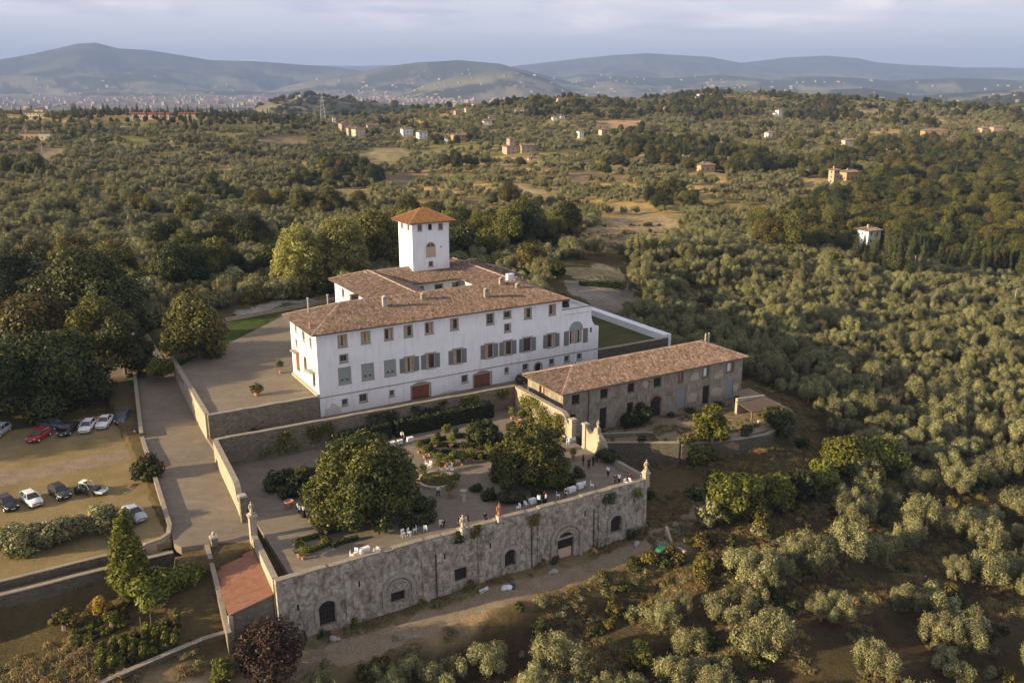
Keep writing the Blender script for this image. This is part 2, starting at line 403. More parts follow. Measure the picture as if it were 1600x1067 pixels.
plaster('cream_plaster', (0.62, 0.55, 0.42), (0.52, 0.45, 0.34), (0.36, 0.32, 0.26), 0.5)
plaster('ochre_plaster', (0.50, 0.36, 0.20), (0.42, 0.30, 0.17), (0.32, 0.24, 0.16), 0.4)
plaster('pink_plaster', (0.55, 0.40, 0.32), (0.46, 0.34, 0.27), (0.34, 0.27, 0.22), 0.4)
plaster('dark_base_paint', (0.62, 0.60, 0.58), (0.55, 0.50, 0.47), (0.36, 0.33, 0.32), 0.6)
def stonework(name, cols, mortar, sc=2.2, flat=(1, 1, 1.5), lich=(0.12, 0.12, 0.07)):
    k = N(name, 0.95, 0.08); v = k.scale(flat)
    cell = k.voro(sc, 'F1', 'Color', v); dist = k.voro(sc, 'DISTANCE_TO_EDGE', 'Distance', v)
    base = k.ramp(cell, [(0.0, cols[0]), (0.5, cols[1]), (1.0, cols[2])])
    a = k.mix(k.ramp(dist, [(0.0, 1.0), (0.09, 0.0)]), base, mortar)
    big = k.noise(0.45, 6, 0.65)
    a = k.mix(k.ramp(big, [(0.40, 0.0), (0.72, 0.75)]), a, lich)
    a = k.mix(k.ramp(k.noise(0.25, 5, 0.7, vec=k.scale((2.4, 2.4, 0.5))), [(0.48, 0.0), (0.74, 0.6)]), a, mortar)
    k.col(a).bump(k.mix(0.5, k.ramp(dist, [(0, 0.0), (0.12, 1.0)]), k.noise(7, 4)), 0.8, 0.08); M[name] = k.m
stonework('rubble_wall', ((0.13, 0.105, 0.08), (0.22, 0.185, 0.14), (0.30, 0.26, 0.21)), (0.20, 0.17, 0.13))
k = N('terrace_stone', 0.95, 0.08)
a = k.ramp(k.voro(2.4, 'F1', 'Color', k.scale((1, 1, 1.4))), [(0, (0.16, 0.13, 0.098)), (0.5, (0.25, 0.215, 0.17)), (1, (0.34, 0.30, 0.25))])
a = k.mix(k.ramp(k.noise(0.9, 7, 0.75, 0.6), [(0.40, 0.0), (0.60, 0.95)]), a, (0.50, 0.46, 0.41))
a = k.mix(k.ramp(k.noise(1.1, 6, 0.7, 0.6, vec=k.scale((1.5, 1.5, 0.55))), [(0.46, 0.0), (0.66, 0.7)]), a, (0.065, 0.055, 0.042))
a = k.mix(k.ramp(k.noise(0.35, 6, 0.7), [(0.50, 0.0), (0.70, 0.6)]), a, (0.12, 0.085, 0.05))
k.col(a).bump(k.mix(0.5, k.voro(2.4, 'DISTANCE_TO_EDGE', 'Distance', k.scale((1, 1, 1.4))), k.noise(5, 6, 0.7)), 1.0, 0.14); M['terrace_stone'] = k.m
stonework('dark_stone', ((0.08, 0.068, 0.055), (0.13, 0.11, 0.09), (0.18, 0.155, 0.13)), (0.10, 0.085, 0.07))
plaster('coping', (0.34, 0.30, 0.24), (0.24, 0.21, 0.165), (0.13, 0.115, 0.085), 0.8, 3)
plaster('wall_render', (0.46, 0.40, 0.31), (0.34, 0.285, 0.215), (0.17, 0.145, 0.11), 0.7, 1.6)
plaster('statue_stone', (0.46, 0.42, 0.36), (0.34, 0.31, 0.26), (0.18, 0.17, 0.14), 0.7, 3)
def tiles(name, stops, moss=(0.13, 0.12, 0.09), mossamt=0.5):
    k = N(name, 0.9, 0.12); t = k.attr('tint').outputs['Fac']
    a = k.ramp(t, stops)
    a = k.mix(k.ramp(k.noise(0.5, 6, 0.7), [(0.42, 0.0), (0.75, mossamt)]), a, moss)
    a = k.mix(k.ramp(k.noise(14, 3), [(0.3, 0.8), (0.7, 1.0)]), 0.0, a)
    k.col(a).bump(k.noise(20, 3), 0.2, 0.02); M[name] = k.m
tiles('old_tiles', [(0, (0.12, 0.085, 0.066)), (0.35, (0.245, 0.17, 0.13)), (0.7, (0.385, 0.28, 0.22)), (1, (0.52, 0.42, 0.34))], mossamt=0.35)
tiles('new_tiles', [(0, (0.24, 0.125, 0.06)), (0.5, (0.34, 0.18, 0.08)), (1, (0.43, 0.26, 0.13))], mossamt=0.15)
tiles('shed_tiles', [(0, (0.30, 0.15, 0.095)), (0.5, (0.36, 0.185, 0.125)), (1, (0.41, 0.225, 0.155))], mossamt=0.2)
k = N('gravel', 0.95, 0.1)
a = k.mix(k.ramp(k.noise(0.22, 6, 0.6), [(0.3, 0.0), (0.7, 1.0)]), (0.205, 0.175, 0.135), (0.135, 0.115, 0.092))
a = k.mix(k.ramp(k.noise(25, 3), [(0.35, 0.0), (0.65, 1.0)]), a, k.mix(0.5, a, (0.26, 0.22, 0.175)))
a = k.mix(k.ramp(k.noise(0.9, 5, 0.7), [(0.50, 0.0), (0.72, 0.7)]), a, (0.14, 0.12, 0.085))
a = k.mix(k.ramp(k.noise(0.8, 5, 0.65, 0.8, vec=k.scale((0.35, 1.6, 1))), [(0.52, 0.0), (0.62, 0.2)]), a, (0.33, 0.28, 0.21))
k.col(a).bump(k.noise(30, 3), 0.4, 0.03); M['gravel'] = k.m
k = N('earth_track', 0.95, 0.05)
a = k.mix(k.ramp(k.noise(0.5, 7, 0.7), [(0.35, 0.0), (0.65, 1.0)]), (0.24, 0.185, 0.125), (0.15, 0.112, 0.07))
a = k.mix(k.ramp(k.noise(7, 4), [(0.4, 0.0), (0.7, 0.7)]), a, (0.36, 0.30, 0.22))
k.col(a).bump(k.noise(9, 5), 0.7, 0.06); M['earth_track'] = k.m
k = N('paving_grey', 0.95, 0.1)
a = k.mix(k.ramp(k.noise(0.3, 6, 0.6), [(0.3, 0.0), (0.7, 1.0)]), (0.27, 0.24, 0.20), (0.21, 0.185, 0.155))
a = k.mix(k.ramp(k.noise(20, 3), [(0.35, 0.0), (0.65, 0.6)]), a, (0.33, 0.30, 0.26))
k.col(a).bump(k.noise(30, 3), 0.4, 0.02); M['paving_grey'] = k.m
k = N('dry_lawn', 0.95, 0.05)
a = k.mix(k.ramp(k.noise(0.18, 6, 0.65), [(0.32, 0.0), (0.68, 1.0)]), (0.27, 0.20, 0.10), (0.12, 0.10, 0.04))
a = k.mix(k.ramp(k.noise(6, 4, 0.7), [(0.35, 0.0), (0.7, 1.0)]), a, k.mix(0.6, a, (0.33, 0.26, 0.14)))
k.col(a).bump(k.noise(14, 5), 0.7, 0.08); M['dry_lawn'] = k.m
k = N('green_lawn', 0.95, 0.05)
a = k.mix(k.ramp(k.noise(0.3, 6, 0.65), [(0.32, 0.0), (0.68, 1.0)]), (0.045, 0.065, 0.018), (0.10, 0.085, 0.035))
k.col(a).bump(k.noise(14, 5), 0.7, 0.08); M['green_lawn'] = k.m
def foliage(name, stops, transl=0.25):
    k = N(name, 0.55, 0.25); t = k.attr('tint').outputs['Fac']
    oi = k.new('ShaderNodeObjectInfo').outputs['Random']
    a = k.ramp(t, stops)
    hs = k.new('ShaderNodeHueSaturation'); k.l.new(a, hs.inputs['Color'])
    k.put(hs.inputs['Hue'], k.math('ADD', k.math('MULTIPLY', oi, 0.02), 0.49)); k.put(hs.inputs['Value'], k.math('ADD', k.math('MULTIPLY', oi, 0.5), 0.75))
    k.l.new(hs.outputs[0], k.b.inputs['Base Color'])
    tr = k.new('ShaderNodeBsdfTranslucent'); k.l.new(hs.outputs[0], tr.inputs[0]); ms = k.new('ShaderNodeMixShader'); ms.inputs[0].default_value = transl
    k.l.new(k.b.outputs[0], ms.inputs[1]); k.l.new(tr.outputs[0], ms.inputs[2]); k.l.new(ms.outputs[0], k.out.inputs[0]); M[name] = k.m
foliage('olive_leaf', [(0, (0.042, 0.048, 0.018)), (0.5, (0.20, 0.20, 0.088)), (1, (0.45, 0.435, 0.225))], 0.14)
foliage('dark_leaf', [(0, (0.010, 0.016, 0.004)), (0.5, (0.042, 0.052, 0.011)), (1, (0.11, 0.115, 0.026))], 0.18)
foliage('magnolia_leaf', [(0, (0.012, 0.018, 0.004)), (0.5, (0.055, 0.066, 0.012)), (1, (0.18, 0.16, 0.036))], 0.1)
foliage('magnolia_leaf_bright', [(0, (0.020, 0.028, 0.005)), (0.5, (0.085, 0.10, 0.018)), (1, (0.20, 0.19, 0.042))], 0.12)
foliage('bright_leaf', [(0, (0.035, 0.045, 0.008)), (0.5, (0.13, 0.145, 0.022)), (1, (0.26, 0.25, 0.05))], 0.3)
foliage('autumn_leaf', [(0, (0.025, 0.022, 0.006)), (0.5, (0.12, 0.105, 0.022)), (1, (0.23, 0.19, 0.046))], 0.2)
foliage('plane_leaf', [(0, (0.14, 0.15, 0.035)), (0.5, (0.29, 0.285, 0.08)), (1, (0.44, 0.42, 0.16))], 0.4)
foliage('wood_leaf', [(0, (0.022, 0.028, 0.006)), (0.5, (0.10, 0.105, 0.020)), (1, (0.21, 0.19, 0.043))], 0.2)
foliage('red_leaf', [(0, (0.014, 0.008, 0.007)), (0.5, (0.032, 0.017, 0.012)), (1, (0.06, 0.03, 0.018))], 0.2)
foliage('yellow_leaf', [(0, (0.20, 0.13, 0.02)), (0.5, (0.34, 0.23, 0.03)), (1, (0.45, 0.33, 0.06))], 0.3)
foliage('cypress_leaf', [(0, (0.024, 0.034, 0.010)), (0.5, (0.06, 0.075, 0.022)), (1, (0.10, 0.11, 0.034))], 0.1)
foliage('hedge_leaf', [(0, (0.016, 0.028, 0.010)), (0.5, (0.04, 0.055, 0.018)), (1, (0.075, 0.09, 0.028))], 0.15)
foliage('dry_grass', [(0, (0.16, 0.12, 0.05)), (0.5, (0.28, 0.21, 0.09)), (1, (0.40, 0.31, 0.15))], 0.3)
k = N('bark', 0.95, 0.1); k.col(k.mix(k.noise(6, 5), (0.10, 0.08, 0.06), (0.22, 0.18, 0.13))).bump(k.noise(12, 4), 0.7, 0.05); M['bark'] = k.m
k = N('pale_bark', 0.9, 0.1); k.col(k.mix(k.noise(3, 5), (0.55, 0.52, 0.42), (0.30, 0.27, 0.20))); M['pale_bark'] = k.m
simple('shutter_green', (0.15, 0.165, 0.165), 0.6, 0.3, 0.1); simple('blind_green', (0.24, 0.28, 0.27), 0.7, 0.2, 0.08)
simple('stone_trim', (0.30, 0.27, 0.23), 0.9, 0.1, 0.2); simple('brown_door', (0.20, 0.075, 0.045), 0.7, 0.2, 0.2)
simple('curtain', (0.42, 0.30, 0.20), 0.9, 0.1, 0.5, 2.0); simple('dark_inside', (0.035, 0.028, 0.024), 0.9, 0.1, 0.3)
simple('wood', (0.17, 0.12, 0.08), 0.8, 0.2, 0.3); simple('iron', (0.05, 0.05, 0.05), 0.5, 0.4, 0.1); simple('terracotta', (0.36, 0.20, 0.13), 0.85, 0.15, 0.2)
simple('white_cloth', (0.72, 0.72, 0.72), 0.9, 0.1, 0.05); simple('white_paint', (0.75, 0.75, 0.76), 0.5, 0.3, 0.04); simple('grey_cloth', (0.22, 0.23, 0.26), 0.9, 0.1, 0.1)
simple('soil', (0.11, 0.08, 0.055), 0.95, 0.05, 0.4, 6); simple('concrete', (0.34, 0.33, 0.31), 0.9, 0.1, 0.2); simple('green_plastic', (0.03, 0.16, 0.10), 0.5, 0.3, 0.2)
simple('light_sheet', (0.55, 0.60, 0.65), 0.7, 0.3, 0.1); simple('brick_red', (0.28, 0.12, 0.08), 0.9, 0.1, 0.25, 2)
k = N('glass', 0.15, 0.5); k.col(k.mix(k.noise(0.8, 3), (0.02, 0.022, 0.025), (0.06, 0.055, 0.05))); M['glass'] = k.m

# ---------------- the ground ----------------
def inpoly(px, py, poly):
    r = np.zeros(np.shape(px), bool); n = len(poly)
    for i in range(n):
        x0, y0 = poly[i]; x1, y1 = poly[(i+1) % n]
        c = ((y0 > py) != (y1 > py)) & (px < (x1-x0)*(py-y0)/(y1-y0+1e-12)+x0); r ^= c
    return r
def zone(*pix):          # a patch of land, read from the photograph and stored as ground coordinates
    out = []
    for p in pix:
        g = ground(*p)
        if g is not None: out.append((g.x, g.y))
    return out
TAN, ORA, GRN, DRK, SOIL = (0.40, 0.31, 0.18), (0.46, 0.30, 0.17), (0.17, 0.165, 0.06), (0.10, 0.095, 0.05), (0.27, 0.19, 0.12)
FIELDS = [(zone((885, 384), (905, 366), (950, 341), (1010, 331), (1055, 343), (1070, 364), (1010, 378), (940, 390)), (0.40, 0.30, 0.17)),
          (zone((925, 204), (935, 189), (1002, 187), (1006, 192), (988, 203)), ORA),
          (zone((400, 226), (420, 213), (470, 213), (485, 222), (440, 232)), SOIL),
          (zone((38, 246), (60, 230), (100, 232), (103, 246), (60, 256)), TAN),
          (zone((338, 204), (345, 197), (400, 197), (392, 207)), GRN),
          (zone((882, 420), (915, 417), (975, 421), (980, 431), (940, 436), (890, 434)), (0.42, 0.34, 0.20)),
          (zone((1320, 175), (1318, 156), (1380, 156), (1408, 170), (1350, 182)), (0.38, 0.27, 0.14)),
          (zone((595, 292), (600, 276), (640, 272), (665, 284), (640, 296)), SOIL),
          (zone((555, 262), (560, 236), (620, 226), (650, 240), (615, 262)), (0.30, 0.25, 0.13)),
          (zone((340, 442), (355, 430), (440, 424), (470, 432), (420, 446)), SOIL),
          (zone((705, 330), (712, 318), (745, 316), (750, 328)), SOIL),
          (zone((880, 282), (890, 270), (935, 268), (940, 280), (905, 290)), SOIL),
          (zone((780, 295), (795, 288), (860, 300), (850, 306)), TAN),
          (zone((1255, 238), (1290, 230), (1375, 243), (1385, 250), (1330, 243)), TAN),
          (zone((1035, 215), (1040, 211), (1095, 212), (1092, 219)), TAN),
          (zone((185, 585), (292, 560), (350, 515), (360, 492), (445, 478), (450, 486), (400, 515), (330, 556), (300, 575), (200, 596)), (0.055, 0.085, 0.02)),
          (zone((362, 487), (450, 468), (520, 458), (520, 464), (450, 475), (366, 493)), (0.42, 0.40, 0.36)),
          (zone((955, 455), (985, 452), (1010, 480), (985, 500), (960, 480)), (0.09, 0.12, 0.025)),
          (zone((880, 440), (940, 437), (990, 442), (985, 470), (962, 505), (935, 500), (925, 470), (885, 458)), (0.27, 0.24, 0.20)),
          (zone((300, 265), (330, 258), (365, 262), (350, 270)), SOIL),
          ]
def ground_color(x, y):
    sh = x.shape; r = np.hypot(x, y)
    n1 = fbm(x/35, y/35, 4, 3); n2 = fbm(x/7, y/7, 3, 9); n3 = fbm(x/160, y/160, 3, 77)
    a = np.stack([0.095+0*n1, 0.074+0*n1, 0.036+0*n1], -1); b = np.array([0.17, 0.12, 0.065]); c = np.array([0.055, 0.06, 0.02])
    t = sstep(0.48, 0.66, n1)[..., None]; a = a*(1-t)+b*t
    t = sstep(0.5, 0.68, n3)[..., None]*0.8; a = a*(1-t)+c*t
    a = a*(0.75+0.5*n2)[..., None]
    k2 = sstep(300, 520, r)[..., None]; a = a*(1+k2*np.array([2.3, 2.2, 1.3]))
    # worn verge of the dirt road and brown earth of the lower slope
    u, v = UV(x, y); t = (sstep(4.5, 1.5, abs(v+44.2)+(n2-0.5)*5)*(u > -34)*(u < 36))[..., None]; a = a*(1-t)+np.array([0.34, 0.25, 0.145])*(0.8+0.4*n2)[..., None]*t
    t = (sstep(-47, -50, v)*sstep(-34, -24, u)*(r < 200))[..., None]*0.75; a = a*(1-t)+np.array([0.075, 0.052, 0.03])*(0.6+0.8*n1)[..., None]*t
    zz_ = H(x, y); cf = contour(x, y, zz_); t = (sstep(0.0, 0.06, cf)*sstep(0.34, 0.24, cf)*sstep(300, 420, r)*(1-sstep(1500, 1900, r)))[..., None]*0.85
    a = a*(1-t)+np.array([0.34, 0.26, 0.135])*(0.75+0.5*n2)[..., None]*t
    # wide slopes between the villages: woods and fields
    fn = fbm(x/500, y/500, 5, 60, 0.6); cell = _hash(np.floor(x/170+1.5*fbm(x/300, y/300, 2, 8)), np.floor(y/210+1.5*fbm(x/300, y/300, 2, 4)), 3)
    wood = np.array([0.030, 0.040, 0.018])*(0.6+0.9*fbm(x/160, y/160, 4, 61))[..., None]; fld = np.stack([0.13+0.15*cell, 0.13+0.12*cell, 0.075+0.07*cell], -1)
    z = H(x, y); hi = sstep(40, 260, z)
    tt = np.clip(sstep(0.45, 0.52, fn+0.10*(fbm(x/130, y/130, 3, 62)-.5))*(1-hi*0.75), 0, 1)[..., None]; fc = wood*(1-tt)+fld*tt
    town = (sstep(-108, -96, -z+(-200)) if False else (z < -88) & (r > 5200))[..., None]
    tn = sstep(0.35, 0.7, vnoise(x/60, y/60, 2))[..., None]
    fc = np.where(town, np.array([0.10, 0.095, 0.07])*(1-tn)+np.array([0.30, 0.26, 0.23])*tn, fc)
    k_ = sstep(1700, 2300, r)[..., None]; a = a*(1-k_)+fc*k_
    xs = x+(fbm(x/6, y/6, 2, 15)-0.5)*4; ys = y+(fbm(x/6, y/6, 2, 16)-0.5)*6
    for poly, colr in FIELDS:
        if len(poly) < 3: continue
        P = np.array(poly); m = (x > P[:, 0].min()-8) & (x < P[:, 0].max()+8) & (y > P[:, 1].min()-8) & (y < P[:, 1].max()+8)
        if m.any():
            mm = m.copy(); mm[m] = inpoly(xs[m], ys[m], poly)
            a[mm] = np.array(colr)*(0.8+0.4*n2[mm])[:, None]
    return a
def make_ground():
    az = np.radians(np.concatenate([np.arange(-72, -36, 0.5), np.arange(-36, 36, 0.155), np.arange(36, 56, 0.5)]))
    rs = [24.0]
    while rs[-1] < 60: rs.append(rs[-1]*1.02)
    while rs[-1] < 260: rs.append(rs[-1]*1.0055)
    while rs[-1] < 2200: rs.append(rs[-1]*1.0075)
    while rs[-1] < 30000: rs.append(rs[-1]*1.014)
    rs = np.array(rs); R, A = np.meshgrid(rs, az, indexing='ij'); X = R*np.sin(A); Y = R*np.cos(A)
    Z = H(X, Y); nr, na = X.shape
    V = np.stack([X, Y, Z], -1).reshape(-1, 3)
    i = np.arange(nr-1)[:, None]*na+np.arange(na-1)[None]; F = np.stack([i, i+na, i+na+1, i+1], -1).reshape(-1, 4)[:, ::-1]
    me = fast_mesh('ground', V, F, smooth=True)
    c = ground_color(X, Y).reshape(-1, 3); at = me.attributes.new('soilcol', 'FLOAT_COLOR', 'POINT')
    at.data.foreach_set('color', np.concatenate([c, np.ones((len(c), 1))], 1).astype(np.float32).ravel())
    k = N('ground_soil', 0.95, 0.05); g = k.attr('soilcol').outputs['Color']
    f = k.mix(k.ramp(k.noise(0.9, 6, 0.7), [(0.3, 0.0), (0.7, 1.0)]), k.mix(1.0, g, 0.72, 'MULTIPLY'), k.mix(1.0, g, 1.3, 'MULTIPLY'))
    f = k.mix(k.ramp(k.noise(0.06, 8, 0.75), [(0.42, 0.0), (0.6, 0.55)]), f, (0.11, 0.105, 0.045))
    k.col(f).bump(k.noise(1.6, 8, 0.75), 1.0, 0.6)
    o = link('ground', me, k.m); tag(o, kind='structure'); return o
# ---------------- building helpers (all in the thing's own frame) ----------------
def Tfront(v0=0.0, u0=0.0): return lambda x, d, z: (u0+x, v0+d, z)          # faces -v, x runs along u
def Tleft(u0=0.0, v0=0.0): return lambda x, d, z: (u0+d, v0+x, z)           # faces -u, x runs along v
def Tright(u0, v0=0.0): return lambda x, d, z: (u0-d, v0+x, z)              # faces +u
def Tback(v0, u0=0.0): return lambda x, d, z: (u0+x, v0-d, z)
def tbox(mb, T, x0, x1, d0, d1, z0, z1):
    vs_ = [T(x, d, z) for z in (z0, z1) for d in (d0, d1) for x in (x0, x1)]
    mb.add(vs_, [(0, 2, 3, 1), (4, 5, 7, 6), (0, 1, 5, 4), (2, 6, 7, 3), (0, 4, 6, 2), (1, 3, 7, 5)])
def wall_grid(mb, T, x0, x1, z0, z1, ops, depth=0.3):
    xs = sorted({x0, x1, *[o[0] for o in ops], *[o[1] for o in ops]}); zs = sorted({z0, z1, *[o[2] for o in ops], *[o[3] for o in ops]})
    for i in range(len(xs)-1):
        for j in range(len(zs)-1):
            cx, cz_ = (xs[i]+xs[i+1])/2, (zs[j]+zs[j+1])/2
            if any(o[0] < cx < o[1] and o[2] < cz_ < o[3] for o in ops): continue
            mb.add([T(xs[i], 0, zs[j]), T(xs[i+1], 0, zs[j]), T(xs[i+1], 0, zs[j+1]), T(xs[i], 0, zs[j+1])], [(0, 1, 2, 3)])
    for a, b, c, d in ops:
        mb.add([T(a, 0, c), T(b, 0, c), T(b, 0, d), T(a, 0, d), T(a, depth, c), T(b, depth, c), T(b, depth, d), T(a, depth, d)],
               [(0, 1, 5, 4), (1, 2, 6, 5), (2, 3, 7, 6), (3, 0, 4, 7)])
def arch_pts(x0, x1, z0, rise, n=10):
    c = (x0+x1)/2; w = (x1-x0)/2
    if rise >= w*0.98: return [(c-w*cos(pi*i/n), z0+rise*sin(pi*i/n)) for i in range(n+1)]
    R = (w*w+rise*rise)/(2*rise); a = math.asin(w/R)
    return [(c+R*sin(-a+2*a*i/n), z0+rise-R+R*cos(-a+2*a*i/n)) for i in range(n+1)]
def tpoly(mb, T, pts, d0, d1):
    n = len(pts); vs_ = [T(x, d0, z) for x, z in pts]+[T(x, d1, z) for x, z in pts]
    mb.add(vs_, [tuple(range(n)), tuple(range(n, 2*n))[::-1]]+[(i, n+i, n+(i+1) % n, (i+1) % n) for i in range(n)])
def tband(mb, T, inner, outer, d0, d1):
    """curved surround between two polylines"""
    n = len(inner); vs_ = [T(x, d, z) for d in (d0, d1) for P in (inner, outer) for x, z in P]
    f = []
    for i in range(n-1):
        f += [(i, i+1, n+i+1, n+i), (2*n+i, 3*n+i, 3*n+i+1, 2*n+i+1), (i, 2*n+i, 2*n+i+1, i+1), (n+i, n+i+1, 3*n+i+1, 3*n+i)]
    f += [(0, n, 3*n, 2*n), (n-1, 3*n-1, 4*n-1, 2*n-1)]
    mb.add(vs_, f)
WR = random.Random(5)
def window(parent, T, x0, x1, z0, z1, kind='plain', trim='stone_trim', depth=0.3, tw=0.2):
    """window part (surround and sill) with pane, curtain, shutters below it"""
    m = MB(); p = 0.035
    if kind == 'shuttered':
        tbox(m, T, x0-0.1, x1+0.1, -p-0.03, 0.02, z1, z1+0.16); tbox(m, T, x0-0.3, x1+0.3, -0.16, 0.02, z1+0.18, z1+0.30)
        tbox(m, T, x0-0.15, x1+0.15, -0.12, 0.02, z0-0.14, z0)
        tbox(m, T, x0-0.1, x0-0.003, -p, 0.02, z0, z1+0.01); tbox(m, T, x1+0.003, x1+0.1, -p, 0.02, z0, z1+0.01)
    elif kind == 'hole':
        tbox(m, T, x0-0.06, x1+0.06, -0.05, 0.02, z0-0.1, z0-0.003)
    else:
        tbox(m, T, x0-tw, x0-0.003, -p, 0.03, z0-tw, z1+tw); tbox(m, T, x1+0.003, x1+tw, -p, 0.03, z0-tw, z1+tw)
        tbox(m, T, x0-0.003, x1+0.003, -p, 0.03, z1+0.003, z1+tw); tbox(m, T, x0-tw-0.08, x1+tw+0.08, -0.10, 0.02, z0-tw-0.1, z0-tw-0.003)
        tbox(m, T, x0-0.003, x1+0.003, -p, 0.03, z0-tw, z0-0.003)
    w = m.build('window', M[trim], parent)
    g = MB(); tbox(g, T, x0+0.003, x1-0.003, depth-0.04, depth-0.01, z0+0.003, z1-0.003)
    if kind == 'blind':
        g2 = MB(); tbox(g2, T, x0+0.02, x1-0.02, 0.06, 0.10, z0+0.02, z1-0.02); g2.build('blind', M['blind_green'], w)
        c = (x0+x1)/2
        for cx in (c-(x1-x0)*0.22, c+(x1-x0)*0.22): h = MB(); tbox(h, T, cx-0.17, cx+0.17, 0.035, 0.055, z0+0.42, z0+0.66); h.build('vent_flap', M['dark_inside'], w)
    elif kind == 'mullion':
        g.build('pane', M['glass'], w); b = MB(); c = (x0+x1)/2
        tbox(b, T, c-0.04, c+0.04, depth-0.08, depth-0.045, z0, z1)
        for q in (0.33, 0.66): tbox(b, T, x0, x1, depth-0.08, depth-0.046, z0+(z1-z0)*q-0.025, z0+(z1-z0)*q+0.025)
        b.build('glazing_bar', M['shutter_green'], w)
    elif kind == 'door':
        g.build('door_leaf', M['brown_door'], w); b = MB(); c = (x0+x1)/2; tbox(b, T, c-0.03, c+0.03, depth-0.09, depth-0.045, z0, z1)
        b.build('seam', M['iron'], w)
    elif kind == 'hole': g.build('opening_back', M['dark_inside'], w)
    else:
        g.build('pane', M['glass'], w); b = MB(); c = (x0+x1)/2
        tbox(b, T, c-0.03, c+0.03, depth-0.08, depth-0.045, z0, z1)
        tbox(b, T, x0, x0+0.06, depth-0.08, depth-0.045, z0, z1); tbox(b, T, x1-0.06, x1, depth-0.08, depth-0.045, z0, z1)
        b.build('sash', M['wood'], w)
        if WR.random() < 0.75:
            s_ = WR.choice((0, 1, 2)); cu = MB(); ww = (x1-x0)*WR.uniform(0.28, 0.42)
            if s_ != 1: tbox(cu, T, x0+0.07, x0+0.07+ww, depth-0.045, depth-0.041, z0+0.03, z1-0.03)
            if s_ != 0: tbox(cu, T, x1-0.07-ww, x1-0.07, depth-0.045, depth-0.041, z0+0.03, z1-0.03)
            cu.build('curtain', M['curtain'], w)
    if kind == 'shuttered':
        ww = (x1-x0)/2+0.12
        for sx in (-1, 1):
            sh = MB(); xo = x0-0.02-ww if sx < 0 else x1+0.02
            tbox(sh, T, xo, xo+ww, -0.07, -0.02, z0-0.02, z1+0.04)
            for q in range(9):
                zz = z0+0.08+q*(z1-z0-0.1)/9.0; tbox(sh, T, xo+0.07, xo+ww-0.07, -0.085, -0.071, zz, zz+0.12)
            sh.build('shutter', M['shutter_green'], w)
    return w
TR = random.Random(11)
def tile_slope(mb, poly, e0, e1, up, step=0.30, row=0.45, lift=0.0, q=1.0):
    """barrel tiles over a convex polygon. poly: 3-D corners; e0->e1: the eave; up: a point up-slope"""
    e0 = Vector(e0); ex = (Vector(e1)-e0).normalized(); n = ex.cross(Vector(up)-e0).normalized()
    if n.z < 0: n = -n
    ey = n.cross(ex).normalized()
    if ey.z < 0: ey = -ey
    P = [((Vector(p)-e0).dot(ex), (Vector(p)-e0).dot(ey)) for p in poly]
    xa, xb = min(p[0] for p in P), max(p[0] for p in P); nc = max(1, int((xb-xa)/step))
    st = (xb-xa)/nc
    prof = [(-0.5, 0.0), (-0.3, 0.005), (-0.2, 0.115), (0.0, 0.165), (0.2, 0.115), (0.3, 0.005), (0.5, 0.0)]
    for i in range(nc):
        x = xa+(i+0.5)*st; ys = []
        for k in range(len(P)):
            a, b = P[k], P[(k+1) % len(P)]
            if (a[0]-x)*(b[0]-x) < 0: ys.append(a[1]+(b[1]-a[1])*(x-a[0])/(b[0]-a[0]))
        if len(ys) < 2: continue
        y0, y1 = min(ys), max(ys); nr = max(1, int(round((y1-y0)/row))); dy = (y1-y0)/nr
        wob = TR.uniform(-0.015, 0.015)
        for r in range(nr):
            ya = y0+r*dy-0.04; yb = y0+(r+1)*dy+0.02; mb.cur = min(1, max(0, TR.gauss(0.5, 0.19)))
            la = lift+0.045*q+TR.uniform(0, 0.02); lb = lift+0.0
            vs_ = [e0+ex*(x+px_*st+wob)+ey*ya+n*(pz_*q+la) for px_, pz_ in prof]+[e0+ex*(x+px_*st+wob)+ey*yb+n*(pz_*q+lb) for px_, pz_ in prof]
            m = len(prof); mb.add(vs_, [(k, k+1, m+k+1, m+k) for k in range(m-1)])
    return n
def ridge_caps(mb, a, b, r=0.17, up=0.05):
    a = Vector(a)+Vector((0, 0, up)); b = Vector(b)+Vector((0, 0, up)); L = (b-a).length; n = max(1, int(L/0.5)); d = (b-a)/n
    for i in range(n):
        mb.cur = min(1, max(0, TR.gauss(0.75, 0.15))); mb.tube([a+d*i, a+d*(i+1.02)], [r*1.08, r*0.94], 7, True)
